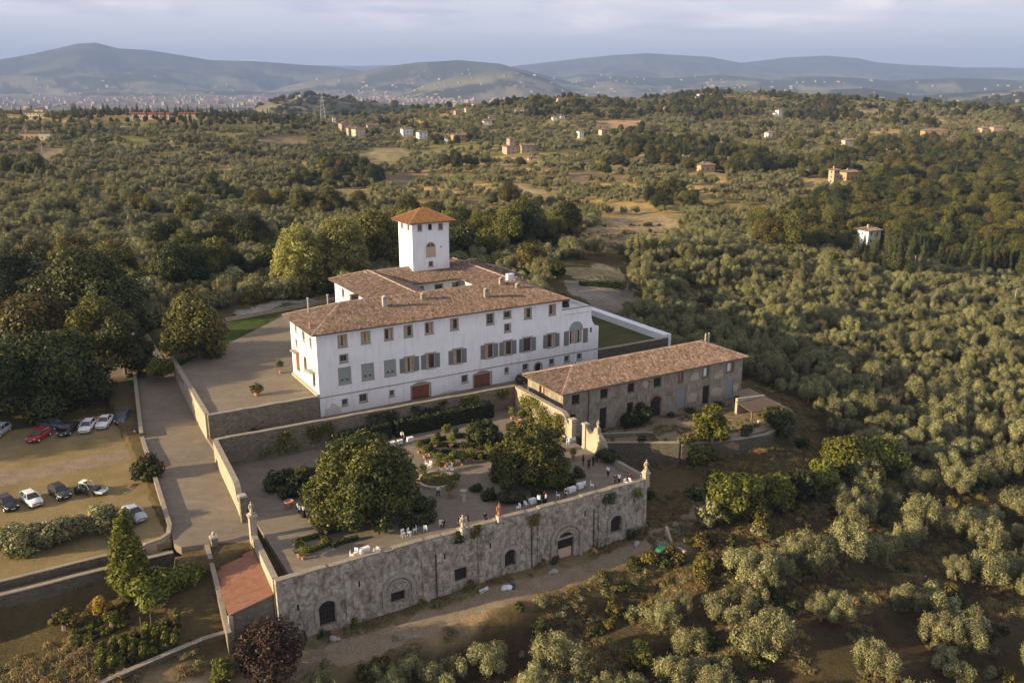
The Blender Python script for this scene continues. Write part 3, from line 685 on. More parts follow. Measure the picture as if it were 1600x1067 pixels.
def hip_roof(parent, name, u0, u1, v0, v1, ze, slope, mat, hips=(True, True), axis='u', step=0.30, th=0.14, ridge_z=None):
    """hipped / gabled roof over a rectangle (eave lines). one part for the tiles, with its board as child"""
    if axis == 'u': a0, a1, b0, b1 = u0, u1, v0, v1; P = lambda a, b, z: (a, b, z)
    else: a0, a1, b0, b1 = v0, v1, u0, u1; P = lambda a, b, z: (b, a, z)
    hw = (b1-b0)/2; bm = (b0+b1)/2; zr = ze+hw*slope
    r0 = a0+(hw if hips[0] else 0); r1 = a1-(hw if hips[1] else 0)
    if r0 > r1: r0 = r1 = (a0+a1)/2; zr = ze+min(hw, (a1-a0)/2)*slope
    A, B, C_, D = P(a0, b0, ze), P(a1, b0, ze), P(a1, b1, ze), P(a0, b1, ze); R0, R1 = P(r0, bm, zr), P(r1, bm, zr)
    mb = MB()
    tile_slope(mb, [A, B, R1, R0], A, B, R0, step); tile_slope(mb, [D, C_, R1, R0], D, C_, R0, step)
    if hips[0]: tile_slope(mb, [A, D, R0], A, D, R0, step)
    if hips[1]: tile_slope(mb, [B, C_, R1], B, C_, R1, step)
    if (Vector(R0)-Vector(R1)).length > 0.3: ridge_caps(mb, R0, R1)
    if hips[0]: ridge_caps(mb, A, R0, 0.14); ridge_caps(mb, D, R0, 0.14)
    if hips[1]: ridge_caps(mb, B, R1, 0.14); ridge_caps(mb, C_, R1, 0.14)
    rf = mb.build(name, M[mat], parent)
    s_ = MB(); dn = Vector((0, 0, -0.012)); dn2 = Vector((0, 0, -th))
    top = [Vector(p)+dn for p in (A, B, C_, D, R0, R1)]; bot = [Vector(p)+dn2 for p in (A, B, C_, D)]
    s_.add(top+bot, [(0, 1, 5, 4), (3, 4, 5, 2)]+[(0, 4, 3) if hips[0] else (0, 4, 3), (1, 2, 5)]+[(6, 9, 8, 7), (0, 6, 7, 1), (1, 7, 8, 2), (2, 8, 9, 3), (3, 9, 6, 0)])
    s_.build('eaves_board', M['wood'], rf)
    return rf
def chimney(parent, u, v, z0, z1, w=0.7, d=0.5, mat='wall_render', cap=True):
    m = MB(); m.box(u-w/2, u+w/2, v-d/2, v+d/2, z0, z1)
    if cap:
        for sx in (-1, 1): m.box(u+sx*(w/2-0.1)-0.07, u+sx*(w/2-0.1)+0.07, v-d/2+0.03, v+d/2-0.03, z1, z1+0.22)
        m.prism_y([(u-w/2-0.12, z1+0.22), (u+w/2+0.12, z1+0.22), (u, z1+0.5)], v-d/2-0.08, v+d/2+0.08)
    return m.build('chimney', M[mat], parent)

# ---------------- the villa ----------------
def build_villa():
    V_ = empty('villa', W(0, 0, 0), ROTZ)
    tag(V_, 'long white plastered villa with tiled hipped roof, grey shutters and two brown arched doors', 'villa')
    F = Tfront(); ops = []; wins = []
    def w(x0, x1, z0, z1, kind, **k): ops.append((x0, x1, z0, z1)); wins.append((x0, x1, z0, z1, kind, k))
    for a, b in ((3.6, 4.8), (7.4, 8.6), (11.3, 12.5), (14.7, 15.9), (18.4, 19.6), (23.0, 24.2), (37.3, 38.5), (42.35, 43.5)): w(a, b, 10.6, 12.25, 'plain')
    w(29.8, 31.0, 10.6, 12.25, 'mullion'); w(33.15, 34.35, 11.25, 12.25, 'plain'); w(33.3, 34.3, 8.8, 10.0, 'mullion'); w(3.7, 4.8, 8.1, 9.1, 'mullion')
    for a, b in ((3.35, 5.15), (7.2, 9.0), (11.05, 12.8)): w(a, b, 4.55, 7.0, 'blind', tw=0.16)
    for c in (15.3, 19.1, 24.1, 30.2, 33.85, 37.85, 42.8): w(c-0.78, c+0.78, 4.55, 6.95, 'shuttered')
    for a, b, c, d in ((3.65, 4.45, 0.95, 1.85), (6.55, 7.75, 0.95, 2.15), (11.75, 12.4, 1.0, 1.9), (24.85, 25.9, 1.05, 2.2), (33.3, 33.95, 1.3, 2.2), (36.95, 37.9, 1.25, 2.25), (42.5, 43.4, 1.35, 2.3)):
        w(a, b, c, d, 'mullion', tw=0.13)
    for a, b in ((15.6, 18.8), (27.2, 30.4)): w(a, b, -0.35, 1.9, 'door', tw=0.28)
    w(39.45, 40.65, -0.35, 1.5, 'hole')
    m = MB(); wall_grid(m, F, 0, 45, -1.2, 13.05, ops)
    # garden-side extension with the big arched window, then the swept-down end
    ops2 = [(46.75, 47.75, 4.5, 6.9), (48.45, 49.45, 4.5, 6.9), (45.75, 46.7, 1.35, 2.35), (48.5, 49.4, 1.4, 2.4)]
    wall_grid(m, F, 45, 51.4, -1.2, 11.0, ops2)
    crv = [(51.4, 11.0), (51.4, 9.6), (51.45, 8.9), (51.65, 8.2), (52.0, 7.6), (52.5, 7.2), (53.1, 7.05)]
    tpoly(m, F, [(51.4, -1.2)]+[(x, z) for x, z in crv]+[(53.1, -1.2)], 0, 0.55)
    Lw = Tleft(); opl = [(1.5, 2.9, 4.0, 6.2), (2.3, 3.1, 10.4, 11.8), (9.6, 10.4, 11.2, 12.3), (9.7, 10.5, 8.7, 9.7), (9.3, 10.7, 4.6, 7.4), (5.6, 6.6, 10.6, 12.0), (5.5, 6.7, 5.6, 7.8)]
    wall_grid(m, Lw, 0, 13, -1.2, 13.05, opl)
    m.add([(0, 13, 2), (45, 13, 2), (45, 13, 13.05), (0, 13, 13.05)], [(0, 1, 2, 3)]); m.add([(45, 0, 10.9), (45, 13, 2), (45, 13, 13.05), (45, 0, 13.05)], [(0, 1, 2, 3)])
    m.add([(45.0, 0.3, 10.35), (51.4, 0.3, 10.35), (51.4, 9, 10.35), (45.0, 9, 10.35)], [(0, 1, 2, 3)])   # roof terrace
    m.box(51.05, 51.4, 0.3, 9, 2, 11.0); m.box(45, 51.4, 8.7, 9.05, 2, 11.0); m.box(45.0, 51.05, 0.01, 0.3, 10.3, 10.99)
    # wings round the inner court
    wall_grid(m, Tleft(16, 13), 0, 23, 2, 13.0, [(6, 7, 10.6, 12), (12, 13, 10.6, 12), (18, 19, 10.6, 12)]); m.add([(26, 13, 2), (26, 36, 2), (26, 36, 13), (26, 13, 13)], [(0, 1, 2, 3)])
    m.add([(16, 36, 2), (26, 36, 2), (26, 36, 13), (16, 36, 13)], [(0, 1, 2, 3)])
    opc = [(28.3, 29.7, 11.0, 12.2), (32.3, 33.8, 11.0, 12.2), (36.05, 37.4, 11.0, 12.2)]
    wall_grid(m, Tfront(25), 26, 38, 2, 13.0, opc); m.add([(26, 35, 2), (46, 35, 2), (46, 35, 13), (26, 35, 13)], [(0, 1, 2, 3)])
    m.add([(38, 13, 2), (38, 25, 2), (38, 25, 13), (38, 13, 13)], [(0, 1, 2, 3)]); m.add([(45.4, 13, 2), (45.4, 35, 2), (45.4, 35, 13), (45.4, 13, 13)], [(0, 1, 2, 3)])
    wl_ = m.build('wall', M['white_plaster'], V_)
    for a, b, c, d, kd, kw in wins:
        tr = 'stone_trim'
        window(V_, F, a, b, c, d, kd, tr, **kw)
    # arched heads of the two cellar doors and the little dark doorway
    for a, b in ((15.6, 18.8), (27.2, 30.4)):
        q = MB(); inn = arch_pts(a, b, 1.9, 0.42); tpoly(q, F, inn, -0.02, 0.05); dd = q.build('door_head', M['brown_door'], V_)
        q = MB(); out = arch_pts(a-0.3, b+0.3, 1.9, 0.68); tband(q, F, inn, out, -0.08, 0.0); q.build('surround', M['stone_trim'], dd)
    q = MB(); inn = arch_pts(39.45, 40.65, 1.5, 0.55); tpoly(q, F, inn, -0.012, 0.02); dd = q.build('door_head', M['dark_inside'], V_)
    q = MB(); tband(q, F, [(39.45, -0.3)]+inn+[(40.65, -0.3)], [(39.15, -0.3)]+arch_pts(39.15, 40.95, 1.5, 0.85)+[(40.95, -0.3)], -0.06, 0.0); q.build('surround', M['stone_trim'], dd)
    # white paper panel below a top window
    q = MB(); tbox(q, F, 33.1, 34.4, -0.03, 0.0, 10.35, 11.02); q.build('white_panel', M['white_paint'], V_)
    # big arched garden window
    q = MB(); tpoly(q, F, arch_pts(46.6, 49.6, 7.1, 1.5, 14), -0.05, 0.0); tbox(q, F, 47.76, 48.44, -0.04, 0.0, 4.5, 7.08); tbox(q, F, 46.6, 49.6, -0.06, 0.0, 6.93, 7.09)
    aw = q.build('arched_window', M['blind_green'], V_)
    for a, b in ((46.75, 47.75), (48.45, 49.45)):
        g = MB(); tbox(g, F, a, b, 0.2, 0.24, 4.5, 6.9); g.build('pane', M['curtain'], aw); g = MB(); tbox(g, F, a, a+0.45, 0.16, 0.19, 4.5, 6.9); g.build('sash', M['glass'], aw)
    for xo in (45.5, 49.65):
        g = MB(); tbox(g, F, xo, xo+1.05, -0.07, -0.02, 4.35, 7.05)
        for r in range(9): tbox(g, F, xo+0.1, xo+0.95, -0.09, -0.071, 4.5+r*0.28, 4.65+r*0.28)
        g.build('shutter', M['shutter_green'], aw)
    for a, b in ((45.75, 46.7), (48.5, 49.4)): window(V_, F, a, b, 1.37, 2.37, 'mullion', 'stone_trim', tw=0.12)
    q = MB(); tbox(q, F, 51.2, 51.55, -0.012, 0.0, 6.1, 7.0); q.build('vent', M['dark_inside'], V_)
    
    for x in (47.3, 48.0): q = MB(); tbox(q, F, x, x+0.15, -0.03, 0, 0.38, 0.93); q.build('vent', M['dark_inside'], V_)
    q = MB()
    for a, b in ((0.02, 53.1),): tbox(q, F, a, b, -0.09, 0.0, 2.72, 2.86)
    q.build('string_course', M['stone_trim'], V_)
    q = MB(); tbox(q, F, 45.6, 51.0, -0.035, 0.0, 10.02, 10.1); q.build('string_course', M['stone_trim'], V_)
    q = MB(); tbox(q, F, 44.9, 51.5, -0.06, 0.35, 11.0, 11.1); q.build('coping', M['coping'], V_)
    g = random.Random(2)
    for i, (c, w_, h_) in enumerate(((2.0, 1.5, 1.9), (22.4, 2.0, .35))):
        q = MB(); tpoly(q, F, [(c+w_*(-1+2*k_/9.0), -0.3+h_*(.6+.5*g.random())*(1-abs(-1+2*k_/9.0)**4)) for k_ in range(10)]+[(c+w_, -.5), (c-w_, -.5)], -0.012, 0.0); q.build('damp_patch', M['dark_base_paint'], V_)
    for (a, b, c, d) in opl:
        kd = 'hole' if (c < 5 and d > 6) else 'plain'
        window(V_, Lw, a, b, c, d, kd)
    
    for a, b, z in ((1.2, 3.3, 6.5), (9.0, 11.2, 7.7)): q = MB(); tbox(q, Lw, a, b, -0.9, 0, z, z+0.18); q.build('canopy', M['stone_trim'], V_)
    q = MB(); tbox(q, Lw, 9.25, 10.75, -0.10, -0.02, 4.5, 7.3); q.build('door_leaf', M['brown_door'], V_)
    q = MB(); tbox(q, Lw, 0.0, 13, -0.35, 0, 2.6, 3.4); q.build('plinth', M['wall_render'], V_)
    for a, b, c, d in ((6, 7, 10.6, 12), (12, 13, 10.6, 12), (18, 19, 10.6, 12)): window(V_, Tleft(16, 13), a, b, c, d, 'plain')
    for a, b, c, d in opc: window(V_, Tfront(25), a, b, c, d, 'mullion')
    # roofs
    hip_roof(V_, 'roof', -0.95, 46.0, -0.95, 13.9, 13.12, 0.37, 'old_tiles')
    hip_roof(V_, 'roof', 15.1, 26.9, 8.5, 36.9, 13.1, 0.36, 'old_tiles', (False, True), 'v')
    hip_roof(V_, 'roof', 37.1, 46.3, 8.0, 35.9, 13.1, 0.36, 'old_tiles', (False, False), 'v')
    hip_roof(V_, 'roof', 20.0, 44.0, 24.1, 35.9, 13.1, 0.36, 'old_tiles', (False, False), 'u')
    q = MB(); q.box(40, 52, 27, 36, 2, 11.8); q.build('rear_wall', M['white_plaster'], V_); hip_roof(V_, 'rear_roof', 39.4, 52.6, 26.4, 36.6, 11.9, 0.34, 'old_tiles')
    for u, v, z, h, k in ((31.1, 2.6, 14.2, 1.5, 'coping'), (35.8, 5.6, 15.2, 1.3, 'coping'), (13.0, 3.8, 14.7, 1.6, 'concrete'), (20.1, 4.4, 14.9, 0.9, 'coping'), (38.2, 4.0, 14.8, 0.7, 'coping')):
        chimney(V_, u, v, z, z+h, 0.75, 0.55, k)
    chimney(V_, 40.3, 10.2, 14.2, 16.3, 1.3, 0.8, 'white_plaster', False); chimney(V_, 10.0, 9.6, 14.0, 16.2, 1.3, 0.9, 'dark_stone', False)
    for u, v in ((1.9, 8.8), (5.4, 9.4)):
        q = MB(); q.tube([(u, v, 13.6), (u, v, 16.6)], 0.12, 8); q.tube([(u, v, 16.6), (u, v, 16.75)], 0.22, 8); q.build('flue', M['concrete'], V_)
    q = MB(); q.tube([(-0.1, 2.2, 13.5), (-0.1, 2.2, 14.5)], 0.16, 8); q.build('flue', M['terracotta'], V_)
    # tower
    tu, tv, tw_, td, z0, z1 = 29.1, 28.0, 7.85, 6.4, 2.0, 24.0
    q = MB(); opt = [(1.25, 2.05, 22.5, 23.6), (3.4, 4.25, 22.5, 23.6), (5.65, 6.5, 22.4, 23.5), (3.4, 4.25, 15.35, 16.25), (5.95, 6.2, 18.9, 19.15)]
    opa = [(3.0, 4.7, 17.1, 19.1)]
    wall_grid(q, Tfront(tv, tu), 0, tw_, z0, z1, opt+opa, 0.25)
    otl = [(1.2, 2.0, 22.5, 23.6), (4.2, 5.0, 22.5, 23.6)]
    wall_grid(q, Tleft(tu, tv), 0, td, z0, z1, otl, 0.25)
    q.add([(tu+tw_, tv, z0), (tu+tw_, tv+td, z0), (tu+tw_, tv+td, z1), (tu+tw_, tv, z1)], [(0, 1, 2, 3)]); q.add([(tu, tv+td, z0), (tu+tw_, tv+td, z0), (tu+tw_, tv+td, z1), (tu, tv+td, z1)], [(0, 1, 2, 3)])
    tw1 = q.build('tower_wall', M['white_plaster'], V_)
    Tt = Tfront(tv, tu)
    for i, (a, b, c, d) in enumerate(opt):
        window(V_, Tt, a, b, c, d, 'mullion' if i != 1 and i != 4 else 'hole', 'pink_plaster' if i != 1 else 'stone_trim', 0.25, 0.12)
    for a, b, c, d in otl: window(V_, Tleft(tu, tv), a, b, c, d, 'mullion', 'pink_plaster', 0.25, 0.12)
    q = MB(); tbox(q, Tt, 3.0, 4.7, 0.05, 0.1, 17.1, 19.05); q.build('niche_panel', M['pink_plaster'], V_)
    q = MB(); ar = arch_pts(3.0, 4.7, 19.1, 0.85); tpoly(q, Tt, ar, -0.02, 0.03); g = q.build('arched_window', M['glass'], V_)
    q = MB(); tband(q, Tt, ar, arch_pts(2.8, 4.9, 19.1, 1.05), -0.06, 0.0); tbox(q, Tt, 2.8, 3.0, -0.06, 0, 17.0, 19.1); tbox(q, Tt, 4.7, 4.9, -0.06, 0, 17.0, 19.1); tbox(q, Tt, 2.95, 4.75, -0.05, -0.022, 19.08, 19.2); tbox(q, Tt, 3.8, 3.9, -0.05, -0.022, 19.2, 19.9)
    q.build('surround', M['pink_plaster'], g)
    hip_roof(V_, 'tower_roof', tu-1.0, tu+tw_+1.0, tv-1.0, tv+td+1.0, 24.0, 0.52, 'new_tiles')
    q = MB(); c = (tu+tw_/2, tv+td/2); q.tube([(*c, 26.1), (*c, 26.6)], 0.1, 6); q.build('finial', M['terracotta'], V_)
    return V_
def build_farm():
    V_ = empty('farm_building', W(34, -17, 0), ROTZ)
    tag(V_, 'long weathered stone farm building with tiled roof right of the garden gate', 'farmhouse')
    F = Tfront(); L, D, zb, zt = 38.8, 10.6, -6.2, 2.55; dx = -34
    up = [(35.7, 37.2), (41.3, 42.8), (46.9, 48.3), (52.4, 54.0), (57.9, 58.8), (63.5, 64.7), (69.1, 70.6)]
    dn = [(35.2, 36.5, -5.2, -1.3), (41.3, 42.7, -5.1, -1.3), (46.9, 48.2, -5.1, -1.4), (51.9, 54.2, -5.1, -2.3), (57.8, 59.6, -4.5, -1.1), (63.6, 65.2, -4.9, -1.4), (69.0, 70.8, -4.8, -1.2)]
    ops = [(a+dx, b+dx, 0.35, 1.95) for a, b in up]+[(a+dx, b+dx, c, d) for a, b, c, d in dn]
    m = MB(); wall_grid(m, F, 0, L, zb, zt, ops, 0.4); wall_grid(m, Tleft(), 0, D, zb, zt, [(5.5, 6.9, 0.5, 1.9)], 0.4)
    m.add([(L, 0, zb), (L, D, zb), (L, D, zt), (L, 0, zt)], [(0, 1, 2, 3)]); m.add([(0, D, zb), (L, D, zb), (L, D, zt), (0, D, zt)], [(0, 1, 2, 3)])
    m.build('wall', M['old_plaster'], V_)
    for i, (a, b) in enumerate(up): 
        w_ = window(V_, F, a+dx, b+dx, 0.35, 1.95, 'hole' if i < 4 else 'plain', 'wood', 0.4)
        if i >= 5:
            q = MB(); tbox(q, F, a+dx+0.1, a+dx+0.75, 0.1, 0.14, 0.4, 1.9); q.build('shutter', M['light_sheet'], w_)
    for i, (a, b, c, d) in enumerate(dn):
        w_ = window(V_, F, a+dx, b+dx, c, d, 'hole', 'wood', 0.4)
        if i in (4, 6): q = MB(); tbox(q, F, a+dx+0.02, b+dx-0.02, 0.1, 0.14, c, d); q.build('shutter', M['grey_cloth'], w_)
    q = MB(); tpoly(q, F, arch_pts(51.9+dx, 54.2+dx, -2.3, 1.0), -0.012, 0.05); g = q.build('archway', M['dark_inside'], V_)
    q = MB(); tband(q, F, arch_pts(51.9+dx, 54.2+dx, -2.3, 1.0), arch_pts(51.5+dx, 54.6+dx, -2.3, 1.35), -0.05, 0.0); q.build('surround', M['brick_red'], g)
    for a, b in ((60.2, 62.3), (65.6, 68.3), (71.0, 72.2)): q = MB(); tpoly(q, F, [(a+dx, -3.6), (b+dx-0.3, -3.9), (b+dx, -2.6), (a+dx+0.8, -2.1), (a+dx-0.2, -2.6)], -0.02, 0.0); q.build('bare_plaster_patch', M['wall_render'], V_)
    for a, b, z0, z1 in ((36.0, 37.6, -5.6, -4.6), (43.4, 45.8, -0.4, 0.3), (48.9, 51.0, -4.6, -1.9), (55.0, 57.0, -2.2, -0.6), (60.5, 62.8, -0.3, 1.8), (66.0, 68.4, -0.9, 1.2), (50.0, 51.4, 0.2, 2.0)):
        q = MB(); c = (a+b)/2+dx; w_ = (b-a)/2; tpoly(q, F, [(c+w_*cos(t)*(.8+.2*sin(3*t+a)), (z0+z1)/2+(z1-z0)/2*sin(t)*(.8+.2*cos(2*t+b))) for t in np.arange(0, 6.28, .45)], -0.012, 0.0); q.build('bare_masonry_patch', M['rubble_wall' if int(a) % 2 else 'wall_render'], V_)
    q = MB(); tbox(q, F, 38.9+dx, 39.05+dx, -0.12, 0, -5.2, 2.4); q.build('drainpipe', M['iron'], V_)
    window(V_, Tleft(), 5.5, 6.9, 0.5, 1.9, 'plain', 'wood', 0.4)
    hip_roof(V_, 'roof', -0.7, L+0.7, -0.7, D+0.7, 2.62, 0.37, 'old_tiles', (True, True), step=0.33)
    for u in (36.6, 37.4): q = MB(); q.tube([(u-1, D/2+1.2, 3.5), (u-1, D/2+1.2, 5.8)], 0.15, 8); q.build('flue', M['concrete'], V_)
    return V_
# ---------------- vegetation builders ----------------
def leaves(lobes, n, size, seed, droop=0.0, out=0.75, shell=0.45, narrow=0.55, spray=0.07, sl=0.18):
    """leaf clumps spread through the volume of several lobes -> vertices, quads, tint"""
    g = np.random.default_rng(seed); L = np.array([[*c, *(r if not np.isscalar(r) else (r, r, r))] for c, r in lobes], float)
    wgt = (L[:, 3]*L[:, 4]*L[:, 5])**(2/3); idx = g.choice(len(L), n, p=wgt/wgt.sum())
    d = g.normal(size=(n, 3)); d /= np.linalg.norm(d, axis=1)[:, None]
    rr = 1-shell*g.random(n)**1.6; bump = 1+0.16*np.sin(d[:, 0]*5+idx)*np.cos(d[:, 1]*6+idx*2)+0.10*np.sin(d[:, 2]*9+idx*1.7)
    spray = np.where(g.random(n) < spray, 1+sl*g.random(n), 1.0)
    c = L[idx, :3]+d*L[idx, 3:6]*(rr*bump*spray)[:, None]
    # drop leaves buried deep inside another lobe
    keep = np.ones(n, bool)
    for k_ in range(len(L)):
        q = ((c-L[k_, :3])/L[k_, 3:6]); keep &= ~((np.einsum('ij,ij->i', q, q) < 0.30) & (idx != k_))
    c = c[keep]; d = d[keep]; idx = idx[keep]; m = len(c)
    nr = d*out+g.normal(size=(m, 3))*(0.75-out*0.5); nr[:, 2] += 0.15-droop; nr /= np.linalg.norm(nr, axis=1)[:, None]
    t = np.cross(nr, g.normal(size=(m, 3))); t /= np.linalg.norm(t, axis=1)[:, None]; b = np.cross(nr, t)
    s_ = size*(0.55+0.9*g.random(m))[:, None]
    V = np.stack([c-t*s_, c-b*s_*narrow+nr*s_*0.15, c+t*s_, c+b*s_*narrow+nr*s_*0.15], 1).reshape(-1, 3)
    F = np.arange(m*4).reshape(-1, 4)
    lobe_t = g.random(len(L))*0.36-0.18
    tint = np.clip(0.5+lobe_t[idx]+g.normal(size=m)*0.17, 0, 1)
    return V, F, np.repeat(tint, 4)
def lobes_round(seed, R, Hc, h0, n=11, var=0.35):
    """irregular rounded crown: radius R, crown height Hc starting h0 above ground"""
    g = random.Random(seed); L = [((g.uniform(-.1, .1)*R, g.uniform(-.1, .1)*R, h0+Hc*0.5), (R*0.66, R*0.66, Hc*0.40))]
    for i in range(n):
        a = 2*pi*i/n*1.618+g.uniform(-0.5, 0.5); t = g.uniform(0.05, 0.95); rad = R*math.sqrt(max(0.05, 1-(2*t-0.9)**2))*g.uniform(0.45, 0.85)
        r = R*g.uniform(0.26, 0.26+var); L.append(((cos(a)*rad, sin(a)*rad, h0+Hc*(0.12+0.76*t)), (r, r, r*g.uniform(0.75, 1.05))))
    return L
def lobes_dome(seed, R, Ht, n):
    """dome reaching down to the ground, its skin broken into many small lobes"""
    g = random.Random(seed); L = [((0, 0, Ht*0.42), (R*.78, R*.78, Ht*.44))]
    for i in range(n):
        t = (i+.5)/n; a = i*2.39996+g.uniform(-.2, .2); z = Ht*(0.10+0.80*t); rad = R*math.sqrt(max(0.02, 1-t**2.3))*g.uniform(.70, .84); r = R*g.uniform(.19, .30)
        L.append(((cos(a)*rad, sin(a)*rad, z), (r, r, r*g.uniform(.8, 1.1))))
    return L
def lobes_olive(seed, R, Hc, h0):
    g = random.Random(seed); L = []; n = g.randint(12, 19)
    for i in range(n):
        a = 2*pi*i/n+g.uniform(-0.5, 0.5); q = g.uniform(0.15, 0.95); t = g.random(); r = R*g.uniform(0.17, 0.33)
        L.append(((cos(a)*R*q, sin(a)*R*q*g.uniform(0.7, 1.1), h0+Hc*(0.15+0.62*t*(1.15-q*0.5))), (r, r*g.uniform(.8, 1.2), r*g.uniform(1.0, 2.0))))
    return L
def limbs(lobes, h, r0, seed, lean=0.1):
    g = random.Random(seed); mb = MB(); top = Vector((g.uniform(-lean, lean)*h, g.uniform(-lean, lean)*h, h))
    mb.tube([(0, 0, -0.6), (0, 0, 0.1), (top.x*0.5, top.y*0.5, h*0.5), top], [r0*1.5, r0*1.15, r0*0.9, r0*0.75], 8)
    for c, r in lobes[:9]:
        c = Vector(c); mid = top.lerp(c, 0.5)+Vector((g.uniform(-.1, .1), g.uniform(-.1, .1), 0.08))*h*0.3
        mb.tube([top-Vector((0, 0, 0.1)), mid, c], [r0*0.5, r0*0.3, r0*0.1], 5)
    return mb
def make_tree(name, lobes, n, size, leafmat, trunk_h, trunk_r, seed, bark='bark', crown='crown', **k):
    o = empty(name); tr_ = limbs(lobes, trunk_h, trunk_r, seed).build('trunk', M[bark], o)
    V, F, t = leaves(lobes, n, size, seed, **k); link(crown, fast_mesh(crown, V, F, t), M[leafmat], o)
    return o
def make_cypress(seed, h, r, n=2200, leafmat='cypress_leaf', size=0.22, name='cypress_tree'):
    g = random.Random(seed); L = []
    for i in range(16):
        t = i/15.0; rr = r*(0.55+0.45*sin(pi*min(1, t*1.15+0.15)))*(1 if t < 0.75 else (1.05-t)/0.3)
        L.append(((g.uniform(-.12, .12)*r, g.uniform(-.12, .12)*r, h*(0.06+0.92*t)), (max(rr, 0.12), max(rr, 0.12), h/13)))
    o = empty(name); mb = MB(); mb.tube([(0, 0, -0.5), (0, 0, h*0.3), (0, 0, h*0.8)], [r*0.25, r*0.2, r*0.05], 7); mb.build('trunk', M['bark'], o)
    V, F, t = leaves(L, n, size, seed, out=0.6, narrow=0.4); link('crown', fast_mesh('crown', V, F, t), M[leafmat], o)
    return o
def make_shrub(name, seed, R, Hc, n, size, leafmat, lob=7):
    L = lobes_round(seed, R, Hc, -0.05*Hc, lob); o = empty(name)
    V, F, t = leaves(L, n, size, seed); link('foliage', fast_mesh('foliage', V, F, t), M[leafmat], o); mb = MB()
    for i in range(4): a = i*1.7+seed; mb.tube([(0, 0, -0.3), (cos(a)*R*0.3, sin(a)*R*0.3, Hc*0.35), (cos(a)*R*0.5, sin(a)*R*0.5, Hc*0.6)], [0.05, 0.035, 0.015], 4)
    mb.build('stem', M['bark'], o); return o
def crown_of(o): return [c for c in o.children if c.name.split('.')[0] in ('crown', 'foliage')][0]
def put(o, loc, s=1.0, rz=None, label=None, cat=None, group=None, sz=None):
    o.location = loc; o.scale = (s, s, s*(sz or 1)); o.rotation_euler = (0, 0, random.uniform(0, 6.28) if rz is None else rz)
    return tag(o, label, cat, group)
class Kind:
    """a set of variants; the first use of each moves the built one, later uses copy it"""
    def __init__(s, variants): s.v = variants; s.used = [False]*len(variants); s.i = 0
    def get(s, i=None):
        if i is None: i = s.i % len(s.v); s.i += 1
        if not s.used[i]: s.used[i] = True; return s.v[i]
        return copy_tree(s.v[i])
def scatter(name, sources, pts, rots, scales, kind='stuff'):
    """one object: crowns of the given sources set on many points"""
    me = bpy.data.meshes.new(name); n = len(pts); me.vertices.add(n); me.vertices.foreach_set('co', np.asarray(pts, np.float32).ravel())
    g = np.random.default_rng(len(pts))
    a = me.attributes.new('rotz', 'FLOAT_VECTOR', 'POINT'); r3 = np.zeros((n, 3), np.float32); r3[:, 2] = rots; a.data.foreach_set('vector', r3.ravel())
    a = me.attributes.new('scl', 'FLOAT_VECTOR', 'POINT'); a.data.foreach_set('vector', np.asarray(scales, np.float32).ravel())
    a = me.attributes.new('pick', 'INT', 'POINT'); a.data.foreach_set('value', g.integers(0, len(sources), n).astype(np.int32))
    o = bpy.data.objects.new(name, me); COL.objects.link(o)
    ng = bpy.data.node_groups.new(name, 'GeometryNodeTree'); ng.interface.new_socket('Geometry', in_out='INPUT', socket_type='NodeSocketGeometry'); ng.interface.new_socket('Geometry', in_out='OUTPUT', socket_type='NodeSocketGeometry')
    gi = ng.nodes.new('NodeGroupInput'); go = ng.nodes.new('NodeGroupOutput'); ip = ng.nodes.new('GeometryNodeInstanceOnPoints'); jn = ng.nodes.new('GeometryNodeJoinGeometry')
    for s_ in sources:
        oi = ng.nodes.new('GeometryNodeObjectInfo'); oi.transform_space = 'ORIGINAL'; oi.inputs['Object'].default_value = s_; oi.inputs['As Instance'].default_value = False
        gt = ng.nodes.new('GeometryNodeGeometryToInstance'); ng.links.new(oi.outputs['Geometry'], gt.inputs[0]); ng.links.new(gt.outputs[0], jn.inputs[0])
    ip.inputs['Pick Instance'].default_value = True
    def na(nm, t):
        q = ng.nodes.new('GeometryNodeInputNamedAttribute'); q.data_type = t; q.inputs['Name'].default_value = nm
        return [x for x in q.outputs if x.enabled and x.name == 'Attribute'][0]
    ng.links.new(gi.outputs[0], ip.inputs['Points']); ng.links.new(jn.outputs[0], ip.inputs['Instance'])
    ng.links.new(na('pick', 'INT'), ip.inputs['Instance Index']); ng.links.new(na('scl', 'FLOAT_VECTOR'), ip.inputs['Scale'])
    e2r = ng.nodes.new('FunctionNodeEulerToRotation'); ng.links.new(na('rotz', 'FLOAT_VECTOR'), e2r.inputs[0]); ng.links.new(e2r.outputs[0], ip.inputs['Rotation'])
    ng.links.new(ip.outputs[0], go.inputs[0])
    md = o.modifiers.new('scatter', 'NODES'); md.node_group = ng
    if kind: tag(o, kind=kind)
    return o
